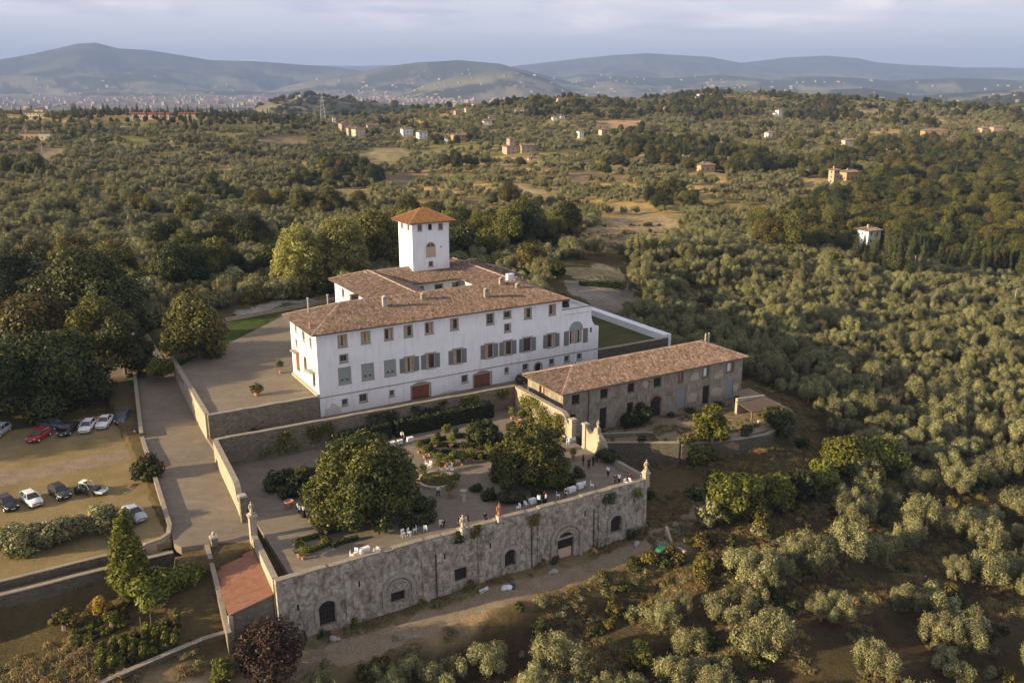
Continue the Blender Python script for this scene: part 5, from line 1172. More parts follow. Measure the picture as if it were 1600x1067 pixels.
def vine(u, v, z, L, h, axis, seed, label, mat='bright_leaf', n=900, off=-0.4, size=0.13):
    """climbing plant spread over a wall face"""
    g = np.random.default_rng(seed); o = empty('climbing_plant', W(u, v, z), ROTZ); tag(o, label, 'climbing plant'); k_ = 7; c = g.random((k_, 2))*[L, h]; i = g.integers(0, k_, n)
    a = c[i, 0]+g.normal(size=n)*L*0.10; b = np.clip(c[i, 1]+g.normal(size=n)*h*0.2, 0, h*1.1); d = off*g.random(n)**1.5
    P = np.stack([a, d, b] if axis == 'u' else [d, -a, b], 1); nr = g.normal(size=(n, 3))*0.6; nr[:, 1 if axis == 'u' else 0] -= 1; nr /= np.linalg.norm(nr, axis=1)[:, None]
    t = np.cross(nr, g.normal(size=(n, 3))); t /= np.linalg.norm(t, axis=1)[:, None]; bb = np.cross(nr, t); s_ = size*(0.6+0.8*g.random(n))[:, None]
    V = np.stack([P-t*s_, P-bb*s_*.6, P+t*s_, P+bb*s_*.6], 1).reshape(-1, 3); link('foliage', fast_mesh('foliage', V, np.arange(n*4).reshape(-1, 4), np.repeat(g.random(n), 4)), M[mat], o)
    q = MB()
    for j in range(4):
        x = L*(j+.5)/4; top = (x+0.2, -0.05, h*0.8) if axis == 'u' else (-0.05, -x-0.2, h*0.8); bt = (x, -0.12, -0.1) if axis == 'u' else (-0.12, -x, -0.1); q.tube([bt, top], [.03, .012], 4)
    q.build('stem', M['bark'], o); return o
def uvp(px, py, z=-2.5):
    p = pz(px, py, z); u, v = UV(p.x, p.y); return float(u), float(v)
def build_garden():
    Z = -2.5
    t = make_tree('magnolia_tree', lobes_dome(11, 7.0, 10.9, 34), 50000, 0.20, 'magnolia_leaf', 3.4, 0.38, 11, narrow=0.5, shell=0.35, out=0.6)
    put(t, W(*uvp(570, 806), Z), 1, 0.4, 'huge rounded dense magnolia tree on the left half of the garden terrace', 'tree')
    t = make_tree('magnolia_tree', lobes_dome(12, 5.7, 7.6, 30), 32000, 0.19, 'magnolia_leaf_bright', 2.6, 0.3, 12, narrow=0.5, shell=0.4, out=0.6)
    put(t, W(*uvp(826, 752), Z), 1, 0.9, 'second large magnolia tree on the right half of the garden, smaller than the other', 'tree')
    t = make_tree('round_tree', lobes_dome(13, 2.9, 4.6, 14), 5200, 0.2, 'dark_leaf', 1.4, 0.16, 13)
    put(t, W(*uvp(756, 699), Z), 1, 0.2, 'small round clipped dark tree standing in the box parterre', 'tree')
    sh = Kind([make_shrub('shrub', 20+i, 1.5, 1.7, 1500, 0.17, 'dark_leaf') for i in range(3)])
    spots = [(430, 762, 1.2), (448, 752, 1.0), (470, 758, 1.25), (492, 748, 1.0), (455, 775, 1.1), (500, 770, .9), (745, 768, .6), (765, 780, .75), (790, 787, .8), (815, 784, .7), (840, 776, .65), (872, 764, .7), (890, 754, .8), (904, 744, .7), (660, 800, 1.0), (672, 815, .9), (640, 822, .8), (815, 690, .8), (838, 686, .9), (800, 672, .7), (950, 722, 1.0), (945, 715, .8), (404, 692, 1.3), (420, 700, 1.2), (396, 705, 1.1), (505, 685, .9)]
    for i, (px, py, s) in enumerate(spots):
        lab = 'dark bushy shrub on the gravel in the shade left of the huge magnolia' if px < 510 and py > 740 else 'dark shrub at the foot of the second magnolia' if px > 730 and py > 735 and px < 910 else 'dark shrub on the shaded foot of the huge magnolia' if py > 780 else 'leafy shrub against the garden back wall' if px < 510 else 'round green bush near the right parapet' if px > 940 else 'leafy shrub behind the parterre'
        put(sh.get(), W(*uvp(px, py), Z), s, None, lab, 'shrub', lab+' group')
    # box parterre (right of the fountain walk) and the small knot garden (front left)
    def seg(*p): return [(*uvp(p[i], p[i+1]), *uvp(p[i+2], p[i+3])) for i in range(0, len(p)-3, 4)]
    hedge('box_hedge', seg(658, 694, 722, 682, 722, 682, 748, 690, 660, 700, 700, 716, 700, 716, 790, 716, 672, 696, 740, 700, 690, 708, 735, 712), 0.55, 0.6, 31, 'dark box hedges of the parterre beside the small round tree')
    hedge('box_hedge', seg(790, 716, 812, 700, 765, 704, 800, 706, 770, 686, 815, 690), 0.5, 0.55, 32, 'box hedge strips right of the small round tree')
    hedge('box_hedge', seg(466, 848, 500, 838, 500, 838, 512, 852, 512, 852, 482, 864, 482, 864, 466, 848), 0.5, 0.45, 33, 'clipped square of box hedge in the front left knot garden', mat='bright_leaf')
    hedge('box_hedge', seg(512, 834, 548, 824, 524, 852, 560, 842, 500, 836, 524, 856), 0.5, 0.45, 34, 'clipped box lines of the knot garden nearest the huge magnolia', mat='hedge_leaf')
    hedge('tall_hedge', [(0.2, -8.2, 8.0, -8.2)], 2.3, 1.5, 35, 'left block of tall dark hedge along the garden back wall', n_per=90, size=0.14)
    hedge('tall_hedge', [(8.9, -8.2, 26.0, -8.2)], 2.4, 1.6, 36, 'long block of tall dark hedge along the garden back wall', n_per=80, size=0.14)
    for i, (u, L, mt) in enumerate(((-11, 5, 'bright_leaf'), (-4.5, 4, 'bright_leaf'), (5, 5, 'hedge_leaf'), (13, 5, 'dark_leaf'), (21, 3, 'bright_leaf'), (27.0, 3.2, 'bright_leaf'))):
        vine(u, -6.85, -1.8 if i < 3 else -0.6, L, 2.8 if i < 3 else 1.6, 'u', 40+i, ('pale green climber at the left end of the garden back wall', 'small climber on the back wall above the shaded shrubs', 'dark climber on the back wall above the left hedge', 'climber on the back wall behind the long hedge', 'small climber on the back wall right of its middle', 'climber hanging from the back wall near the right corner')[i], mt)
    vine(31.15, -9.5, -2.4, 6, 3.2, 'v', 50, 'bright green climber on the far part of the right garden wall', 'bright_leaf', 2400, -0.9); vine(31.15, -15.5, -2.4, 6, 3.0, 'v', 51, 'pale climber with shrubs on the right garden wall near the gate', 'bright_leaf', 2600, -1.1)
    for i, (px, py, s) in enumerate(((815, 650, .8), (828, 658, .7), (842, 664, .8), (856, 672, .8), (868, 682, .9), (880, 690, .7), (820, 662, .6), (850, 680, .6))):
        o = make_shrub('flower_bush', 60+i, 1.1, 1.2, 600, 0.14, 'bright_leaf' if i % 2 else 'plane_leaf', 6) if i < 2 else copy_tree(FB[i % 2])
        if i < 2: FB = (FB if i else [])+[o]
        put(o, W(*uvp(px, py), Z), s, None, 'sunlit green bush in the border under the right garden wall', 'bush', 'bushes of the right border')
    q = [(805, 662), (870, 712)]
    hedge('border_curb', seg(806, 664, 866, 706), 0.18, 0.3, 37, 'low edging along the right border', n_per=40, mat='dry_grass')
    # round lily bed with stone rim
    o = empty('round_basin', W(*uvp(683, 752), Z), ROTZ); tag(o, 'round stone rimmed planted basin in the middle of the garden', 'basin')
    q = MB(); n = 40; R1, R0 = 2.75, 2.35
    for i in range(n):
        a, b = 2*pi*i/n, 2*pi*(i+.97)/n; q.prism([(R0*cos(a), R0*sin(a)), (R1*cos(a), R1*sin(a)), (R1*cos(b), R1*sin(b)), (R0*cos(b), R0*sin(b))], 0, 0.42)
    q.build('rim', M['wall_render'], o); q = MB(); q.lathe([(2.3, 0.0), (2.3, 0.22)], n=30); q.build('soil_bed', M['soil'], o)
    V, F, t = leaves([((cos(a)*r, sin(a)*r, 0.25), (.5, .5, .35)) for a in np.arange(0, 6.2, .7) for r in (.6, 1.7)], 2600, 0.10, 5); link('plants', fast_mesh('plants', V, F, t), M['bright_leaf'], o)
    q = MB(); q.lathe([(.12, .2), (.1, .7), (.35, .85), (.38, .9), (.1, .95)], n=10); q.build('bowl', M['terracotta'], o)
    # potted lemon trees
    pots = Kind([make_pot(i) for i in range(1, 5)])
    pp = [(655, 708), (664, 716), (672, 712), (684, 728), (697, 730), (708, 726), (723, 726), (735, 722), (752, 722), (765, 718), (684, 690), (697, 686), (712, 684), (770, 700), (725, 706), (705, 700), (680, 700), (740, 694), (782, 712), (800, 700), (687, 738), (712, 760), (661, 745), (800, 655), (704, 776), (896, 718), (468, 870), (474, 874)]
    for i, (px, py) in enumerate(pp):
        lab = 'potted lemon tree in terracotta beside the front left knot garden' if px < 500 else 'terracotta potted plant near the right garden gate' if px > 850 else 'potted lemon tree in terracotta by the round basin' if py > 735 else 'terracotta potted lemon tree lined up round the box parterre'
        put(pots.get(), W(*uvp(px, py), Z), 1.0+0.2*sin(i*3), None, lab, 'potted plant', lab+' group')
    def solo_pot(px, py, z, s, lab, rim=1.0, fol=None):
        o = empty('terracotta_planter', (0, 0, 0)); q = MB(); q.lathe([(.32, 0), (.36, .08), (.5, .62), (.56, .7), (.56, .8), (.46, .8), (.44, .7)], n=16); q.build('pot', M['terracotta'], o)
        if fol: V, F, t = leaves([((cos(a)*.5, sin(a)*.5, 1.0), .45) for a in np.arange(0, 6, 1)]+[((0, 0, 1.2), .6)], 900, 0.10, 7); link('foliage', fast_mesh('foliage', V, F, t), M[fol], o)
        return put(o, W(*uvp(px, py, z), z), s, 0, lab, 'planter')
    solo_pot(402, 618, 3.0, 1.2, 'terracotta planter with a bushy plant on the sunlit forecourt', fol='dark_leaf')
    solo_pot(809, 664, Z, 1.1, 'large empty terracotta pot by the right border'); solo_pot(797, 642, Z, 0.9, 'terracotta pot in the corner by the back wall')
    solo_pot(452, 792, Z, 1.1, 'big terracotta pot in shade left of the huge magnolia'); solo_pot(869, 706, Z, 1.2, 'terracotta jar at the foot of the right gate pier')
    o = empty('topiary_ball', W(*uvp(438.5, 583, 3.0), 3.0), 0); tag(o, 'little ball shaped topiary on a stem in front of the villa end wall', 'topiary')
    q = MB(); q.lathe([(.25, 0), (.32, .4), (.34, .45)], n=12); q.build('pot', M['terracotta'], o); q = MB(); q.tube([(0, 0, .4), (0, 0, 1.3)], .04, 5); q.build('trunk', M['bark'], o)
    V, F, t = leaves([((0, 0, 1.65), .55)], 900, 0.08, 9); link('foliage', fast_mesh('foliage', V, F, t), M['dark_leaf'], o)
    # urn on pedestal
    o = empty('stone_urn', W(*uvp(724.5, 784), Z), ROTZ); tag(o, 'pale stone urn on a pedestal in the shaded walk between the magnolias', 'urn'); q = MB(); q.box(-.3, .3, -.3, .3, 0, .12); q.box(-.22, .22, -.22, .22, .12, .95); q.box(-.3, .3, -.3, .3, .95, 1.05); q.build('pedestal', M['statue_stone'], o)
    q = MB(); q.lathe([(.14, 1.05), (.08, 1.15), (.3, 1.35), (.42, 1.6), (.46, 1.65), (.3, 1.66)], n=12); q.build('bowl', M['wall_render'], o)
    statue(*uvp(723, 832, -2.1), -2.15, 'pale sunlit statue on the parapet between the guests', 'wall_render', 0.95, 0.8); statue(*uvp(780, 813, -2.1), -2.15, 'reddish weathered statue on the parapet right of the couple', 'brick_red', 0.95, 0.8)
    statue(31.9, -40.6, -1.06, 'small sunlit statue on the right corner of the terrace', 'wall_render', 0.85, 0.3); statue(31.75, -29.6, 1.4, 'statue crowning the bright wall at the right gate', 'wall_render', 0.7, 0.25)
    statue(-18.55, -29.3, 0.74, 'broken statue on the pier beside the shed roof', 'wall_render', 0.8, 0.25); statue(*uvp(768, 744), Z, 'small white bust at the left foot of the second magnolia', 'white_plaster', 0.7, 0.8)
    # tables and chairs of the party
    tb = Kind([make_table(1.2, .5), make_table(.9, .6)]); rows = [(600, 700, 0), (613, 697, 0), (627, 694, 0), (641, 690, 0), (570, 864, .1), (832, 787, .1), (893, 769, 0.1), (906, 763, .1), (893, 690, 0.0)]
    for px, py, r in rows:
        lab = 'white draped buffet table in the sunlit strip behind the parterre' if py < 701 and px < 700 else 'small white draped table on the gravel below the huge magnolia' if px < 720 else 'draped table at the right garden gate' if py < 700 else 'white draped table beside the second magnolia near the parapet'
        put(tb.get(), W(*uvp(px, py), Z), 1, ROTZ+r, lab, 'table', lab+' group')
    cb = Kind([make_chair()]); g = random.Random(8)
    for px, py in ((667, 728), (672, 730), (690, 738), (700, 736), (706, 738), (550, 872), (556, 868), (568, 872), (585, 866), (592, 864), (690, 822), (665, 830), (640, 836), (648, 832), (630, 838), (925, 762), (885, 774), (872, 778), (822, 792), (810, 797), (985, 756), (978, 758), (887, 694), (880, 690)):
        lab = 'white garden chair by the round basin and parterre' if 660 < px < 710 and py < 750 else 'white garden chair below the huge magnolia' if px < 700 else 'white garden chair near the right garden gate' if py < 700 else 'white garden chair along the shaded right parapet'
        put(cb.get(), W(*uvp(px, py), Z), 1, g.uniform(0, 6), lab, 'chair', lab+' group')
# ---------------- people ----------------
simple('skin', (0.45, 0.27, 0.19), 0.6, 0.3, 0.05); simple('hair_dark', (0.04, 0.028, 0.02), 0.7, 0.3, 0.1); simple('shirt_white', (0.74, 0.75, 0.78), 0.85, 0.1, 0.03)
simple('suit_dark', (0.018, 0.02, 0.028), 0.85, 0.1, 0.1); simple('trouser_navy', (0.02, 0.025, 0.045), 0.85, 0.1, 0.1); simple('shirt_blue', (0.25, 0.33, 0.48), 0.85, 0.1, 0.05)
simple('dress_red', (0.25, 0.05, 0.05), 0.85, 0.1, 0.1); simple('shoe', (0.02, 0.016, 0.014), 0.5, 0.4, 0.05); simple('dress_beige', (0.50, 0.42, 0.34), 0.85, 0.1, 0.05)
def skin_mesh(name, V, E, R, sub=1):
    me = bpy.data.meshes.new(name); me.from_pydata(V, E, []); o = bpy.data.objects.new(name, me); COL.objects.link(o)
    m = o.modifiers.new('s', 'SKIN'); m.use_smooth_shade = True; sk = me.skin_vertices[0].data
    for i, r in enumerate(R): sk[i].radius = (r if not np.isscalar(r) else (r, r)); sk[i].use_root = False
    sk[0].use_root = True
    if sub: s_ = o.modifiers.new('d', 'SUBSURF'); s_.levels = sub; s_.render_levels = sub
    dg = bpy.context.evaluated_depsgraph_get(); out = bpy.data.meshes.new_from_object(o.evaluated_get(dg)); out.name = name
    bpy.data.objects.remove(o); out.materials.clear(); return out
def make_person(pose='stand', top='shirt_white', bottom='trouser_navy', seed=0, h=1.75, skirt=False):
    """joints in metres for a 1.75 m figure facing -y; one skinned body, clothes and hair as parts"""
    g = random.Random(seed); j = {}
    hip = Vector((0, 0, .93)); 
    if pose == 'sit': hip = Vector((0, 0.05, .52))
    lean = {'bend': .35, 'sit': .06, 'walk': .05}.get(pose, 0.01)
    up = Vector((0, -sin(lean), cos(lean)))
    j['pel'] = hip; j['waist'] = hip+up*.14; j['chest'] = hip+up*.36; j['neck'] = hip+up*.55; j['neck2'] = hip+up*.60; j['head'] = hip+up*.68+Vector((0, -.01, 0)); j['crown'] = hip+up*.80
    arms = {'stand': ((.04, -.03, -.29), (.01, -.10, -.24)), 'hold': ((.06, -.06, -.27), (-.10, -.22, .04)), 'walk': ((.04, -.12, -.26), (.0, -.14, -.20)), 'bend': ((.03, -.16, -.24), (-.05, -.20, -.10)), 'sit': ((.04, -.10, -.25), (-.02, -.23, -.02))}[pose]
    for s_, S in ((-1, 'L'), (1, 'R')):
        sh = j['neck']+Vector((s_*.19, 0, -.035)); k_ = 1 if not (pose == 'walk' and s_ < 0) else -1
        a0, a1 = arms; el_ = sh+Vector((s_*a0[0], a0[1]*k_, a0[2])); wr = el_+Vector((s_*a1[0], a1[1] if k_ > 0 else .04, a1[2])); j['sh'+S], j['el'+S], j['wr'+S] = sh, el_, wr; d = (wr-el_).normalized(); j['palm'+S] = wr+d*.07; j['d'+S] = d
        hp = hip+Vector((s_*.095, 0, -.04)); st = {'walk': (-.26 if s_ > 0 else .2)}.get(pose, -.02*s_)
        if pose == 'sit': kn = hp+Vector((s_*.03, -.43, .0)); an = kn+Vector((0, .02, -.41))
        else: kn = hp+Vector((s_*.01, st*.55-.02, -.42)); an = Vector((hp.x+s_*.01, st+.02, .09))
        j['hp'+S], j['kn'+S], j['an'+S] = hp, kn, an; j['to'+S] = an+Vector((s_*.02, -.16, -.05))
    V = []; E = []; R = []; ix = {}
    def ad(k_, p, r): ix[k_] = len(V); V.append(tuple(p)); R.append(r); return ix[k_]
    ad('pel', j['pel'], (.15, .11)); ad('waist', j['waist'], (.13, .095)); ad('chest', j['chest'], (.16, .115)); ad('neck', j['neck'], (.085, .075)); ad('neck2', j['neck2'], .052); ad('head', j['head'], (.078, .092)); ad('crown', j['crown'], (.065, .075))
    E += [(0, 1), (1, 2), (2, 3), (3, 4), (4, 5), (5, 6)]
    for S in 'LR':
        a = ad('sh'+S, j['sh'+S], .062); b = ad('el'+S, j['el'+S], .042); c = ad('wr'+S, j['wr'+S], .028); d = ad('palm'+S, j['palm'+S], (.04, .018)); E += [(ix['neck'], a), (a, b), (b, c), (c, d)]
        dd = j['d'+S]; sd_ = dd.cross(Vector((0, 0, 1)) if abs(dd.z) < .9 else Vector((0, 1, 0))).normalized(); cl = dd.cross(sd_)
        for f in range(4):
            b0 = j['palm'+S]+sd_*(f-1.5)*.018+dd*.03; L = (.07, .08, .075, .06)[f]; p = ad('f%d%s' % (f, S), b0, .0095); q = ad('g%d%s' % (f, S), b0+dd*L*.6+cl*.012, .0085); r = ad('h%d%s' % (f, S), b0+dd*L*.9+cl*.035, .007); E += [(d, p), (p, q), (q, r)]
        p = ad('t'+S, j['wr'+S]+dd*.04+sd_*.035, .011); q = ad('u'+S, j['wr'+S]+dd*.085+sd_*.045+cl*.015, .009); E += [(c, p), (p, q)]
        a = ad('hp'+S, j['hp'+S], .088); b = ad('kn'+S, j['kn'+S], .055); c = ad('an'+S, j['an'+S], .037); d = ad('to'+S, j['to'+S], (.04, .025)); E += [(0, a), (a, b), (b, c), (c, d)]
    o = empty('person'); link('body', skin_mesh('body', V, E, R), M['skin'], o)
    # upper garment and lower garment follow the same joints, a little wider
    V2 = [j['pel']+Vector((0, 0, -.05)), j['waist'], j['chest'], j['neck']]; R2 = [(.165, .125), (.15, .112), (.18, .132), (.105, .09)]; E2 = [(0, 1), (1, 2), (2, 3)]
    for S in 'LR':
        n = len(V2); V2 += [j['sh'+S], j['el'+S], j['el'+S].lerp(j['wr'+S], .9)]; R2 += [.078, .056, .042]; E2 += [(3, n), (n, n+1), (n+1, n+2)]
    link('shirt' if top.startswith('shirt') else 'jacket' if not skirt else 'bodice', skin_mesh('top', [tuple(v) for v in V2], E2, R2), M[top], o)
    if skirt:
        q = MB(); q.lathe([(.30, .08), (.27, .3), (.22, .6), (.17, .88), (.14, 1.04)], n=14); q.build('skirt', M[bottom], o, smooth=True)
    else:
        V3 = [j['pel']]; R3 = [(.168, .13)]; E3 = []
        for S in 'LR': n = len(V3); V3 += [j['hp'+S], j['kn'+S], j['an'+S]+Vector((0, 0, .02))]; R3 += [.104, .074, .062]; E3 += [(0, n), (n, n+1), (n+1, n+2)]
        link('trousers', skin_mesh('trousers', [tuple(v) for v in V3], E3, R3), M[bottom], o)
    for S in 'LR':
        q = MB(); a = j['an'+S]; q.ball((a.x, a.y-.07, a.z-.045), (.05, .13, .045), 10, 5); q.build('shoe', M['shoe'], o, smooth=True)
    q = MB(); hd = j['head']; q.ball((hd.x, hd.y+.025, hd.z+.06), (.092, .105, .105), 12, 7)
    if skirt: q.ball((hd.x, hd.y+.08, hd.z-.06), (.08, .06, .15), 10, 6)
    q.build('hair', M['hair_dark'], o, smooth=True)
    q = MB(); q.ball((hd.x, hd.y-.098, hd.z), (.014, .022, .02), 6, 4); q.build('nose', M['skin'], o, smooth=True)
    for s_ in (-1, 1): q = MB(); q.ball((hd.x+s_*.032, hd.y-.085, hd.z+.025), (.012, .008, .009), 6, 4); q.build('eye', M['shoe'], o); q = MB(); q.ball((hd.x+s_*.083, hd.y+.005, hd.z), (.012, .02, .03), 6, 4); q.build('ear', M['skin'], o)
    q = MB(); q.box(hd.x-.022, hd.x+.022, hd.y-.094, hd.y-.086, hd.z-.045, hd.z-.037); q.build('mouth', M['dress_red'], o)
    return o
def build_people():
    L = [ # px, py of the feet, pose, top, bottom, skirt, facing(deg), label
        (628, 688, 'bend', 'shirt_white', 'suit_dark', 0, 20, 'person in white shirt leaning over the sunlit buffet table'),
        (632, 697, 'stand', 'suit_dark', 'suit_dark', 0, 180, 'person in black standing before the buffet table'),
        (684.5, 776, 'walk', 'shirt_white', 'trouser_navy', 0, 60, 'person in white shirt and dark trousers walking past the round basin'),
        (721, 827, 'stand', 'suit_dark', 'suit_dark', 0, 0, 'person in dark red jacket tones behind the pale parapet statue'),
        (735, 825, 'hold', 'suit_dark', 'suit_dark', 0, -70, 'person in dark suit standing right of the pale parapet statue'),
        (730, 823, 'stand', 'dress_beige', 'dress_beige', 1, 90, 'person in long beige dress between the suit and the statue'),
        (693, 826, 'sit', 'suit_dark', 'trouser_navy', 0, 200, 'seated person in dark clothes left of the parapet couple'),
        (760, 816, 'sit', 'suit_dark', 'suit_dark', 0, 30, 'crouching person in black between the two parapet statues'),
        (841, 790, 'hold', 'shirt_white', 'trouser_navy', 0, 120, 'waiter in white shirt at the left of the table group'),
        (846, 793, 'bend', 'shirt_white', 'trouser_navy', 0, 200, 'person in white shirt bending with back to the parapet'),
        (857, 791, 'stand', 'shirt_white', 'suit_dark', 0, 250, 'person in white shirt with dark vest at the right of the table group'),
        (851, 785, 'stand', 'dress_red', 'suit_dark', 1, 180, 'person in red dress behind the white draped table'),
        (885, 782, 'bend', 'suit_dark', 'suit_dark', 0, 90, 'lone person in black beside the right parapet'),
        (913, 762, 'sit', 'shirt_white', 'dress_beige', 0, 190, 'person in white seated at the end of the white tables'),
        (911, 727, 'stand', 'suit_dark', 'suit_dark', 0, 100, 'dark dressed guest at the left of the gate group'),
        (920, 733, 'hold', 'suit_dark', 'suit_dark', 0, 10, 'dark dressed guest standing forward in the gate group'),
        (927, 728, 'stand', 'suit_dark', 'trouser_navy', 0, 220, 'dark dressed guest in the middle of the gate group'),
        (932, 723, 'stand', 'trouser_navy', 'suit_dark', 0, 180, 'dark dressed guest at the right of the gate group'),
        (936, 720, 'walk', 'suit_dark', 'suit_dark', 0, 260, 'guest closest to the bright scalloped wall'),
        (950, 745, 'hold', 'shirt_white', 'trouser_navy', 0, -40, 'waiter in white shirt carrying something near the green bush'),
        (962, 759, 'stand', 'suit_dark', 'suit_dark', 0, 150, 'person in dark suit by the right end of the parapet'),
        (969, 758, 'stand', 'shirt_white', 'suit_dark', 0, 210, 'person in white shirt and black vest by the right end of the parapet'),
        (983, 752, 'sit', 'dress_red', 'dress_red', 0, 180, 'person in red sitting near the corner statue'),
        (466, 802, 'stand', 'shirt_white', 'trouser_navy', 0, 90, 'person in white top left of the huge magnolia'),
        (470, 806, 'stand', 'shirt_blue', 'trouser_navy', 0, 200, 'person in blue shirt left of the huge magnolia'),
        (475, 808, 'hold', 'dress_beige', 'suit_dark', 1, 150, 'person in pale dress with dark skirt at the edge of the huge magnolia'),
    ]
    for i, (px, py, pose, top, bot, sk, fc, lab) in enumerate(L):
        u, v = uvp(px, py); v = max(v, -39.6)
        o = make_person(pose, top, bot, i, skirt=bool(sk)); o.location = W(u, v, -2.5); o.rotation_euler = (0, 0, radians(fc)); s_ = 0.97+0.03*sin(i*2.3); o.scale = (s_,)*3; tag(o, lab, 'person', None)

# ---------------- vehicles ----------------
def make_car(paint, kind='hatch'):
    L, Wd = (4.1, 1.74) if kind == 'hatch' else (4.5, 1.80); o = empty('parked_car')
    # stations from the front bumper (x>0) to the rear: x, half width, sill z, shoulder z
    S = [(L/2, .62, .35, .55), (L/2-.08, .74, .24, .68), (L/2-.45, .84, .20, .80), (L/2-1.0, .87, .19, .90), (.15, .87, .19, .95), (-.9, .87, .19, .96), (-L/2+.55, .86, .2, .98), (-L/2+.12, .80, .24, .96), (-L/2, .70, .34, .88)]
    V = []; F = []
    for x, w_, z0, z1 in S:
        V += [(x, -w_*.92, z0), (x, -w_, z0+.18), (x, -w_, z1-.14), (x, -w_*.90, z1), (x, 0, z1+.04), (x, w_*.90, z1), (x, w_, z1-.14), (x, w_, z0+.18), (x, w_*.92, z0)]
    n = 9
    for i in range(len(S)-1):
        for k_ in range(n): F.append((i*n+k_, i*n+(k_+1) % n, (i+1)*n+(k_+1) % n, (i+1)*n+k_))
    F += [tuple(range(n))[::-1], tuple(range((len(S)-1)*n, len(S)*n))]
    q = MB(); q.add(V, F); q.build('body', M[paint], o, smooth=True)
    xf, xr = (.95, -L/2+.25) if kind == 'hatch' else (.95, -L/2+.75); tf, tr_ = .25, (xr+.35 if kind == 'hatch' else xr+.55); zr = 1.46
    B = [(xf, .80, .90), (xr, .78, .95)]; 
    def quad(q, a, b, c, d): q.add([a, b, c, d], [(0, 1, 2, 3)])
    q = MB(); bl = [(xf, -.78, .93), (xr, -.76, .95), (xr, .76, .95), (xf, .78, .93)]; tp = [(tf, -.60, zr-.03), (tr_, -.58, zr-.05), (tr_, .58, zr-.05), (tf, .60, zr-.03)]
    for i in range(4): quad(q, bl[i], bl[(i+1) % 4], tp[(i+1) % 4], tp[i])
    q.build('window_glass', M['glass'], o)
    q = MB(); q.add([(tf+.04, -.61, zr-.05), (tr_-.04, -.59, zr-.07), (tr_-.04, .59, zr-.07), (tf+.04, .61, zr-.05), (tf-.1, -.48, zr+.01), (tr_+.15, -.46, zr), (tr_+.15, .46, zr), (tf-.1, .48, zr+.01)], [(4, 5, 6, 7), (0, 1, 5, 4), (1, 2, 6, 5), (2, 3, 7, 6), (3, 0, 4, 7)])
    for sy in (-1, 1):
        for x0, x1 in ((xf, tf), (-.25, -.28), (xr, tr_)): q.tube([(x0, sy*.785, .93), (x1, sy*.605, zr-.04)], .035, 5)
    q.build('roof', M[paint], o)
    for sx in (1.28, -1.25):
        for sy in (-1, 1):
            q = MB(); q.add(*(lambda m: (m.v, m.f))(MB().tube([(sx, sy*.66, .31), (sx, sy*.885, .31)], .31, 16))); w_ = q.build('wheel', M['shoe'], o)
            q = MB(); q.tube([(sx, sy*.886, .31), (sx, sy*.90, .31)], .19, 12); q.build('rim', M['light_sheet'], w_)
    for sy in (-1, 1):
        q = MB(); q.ball((L/2-.12, sy*.62, .66), (.13, .14, .07), 8, 4); q.build('headlight', M['light_sheet'], o); q = MB(); q.ball((-L/2+.1, sy*.66, .8), (.07, .10, .1), 8, 4); q.build('tail_light', M['dress_red'], o)
        q = MB(); q.box(.55, .68, sy*.93-.09, sy*.93+.09, .95, 1.06); q.build('wing_mirror', M[paint], o)
    q = MB(); q.box(L/2-.03, L/2+.015, -.26, .26, .40, .50); q.build('number_plate', M['white_paint'], o)
    q = MB(); q.box(L/2-.06, L/2+.003, -.42, .42, .54, .62); q.build('grille', M['iron'], o)
    return o
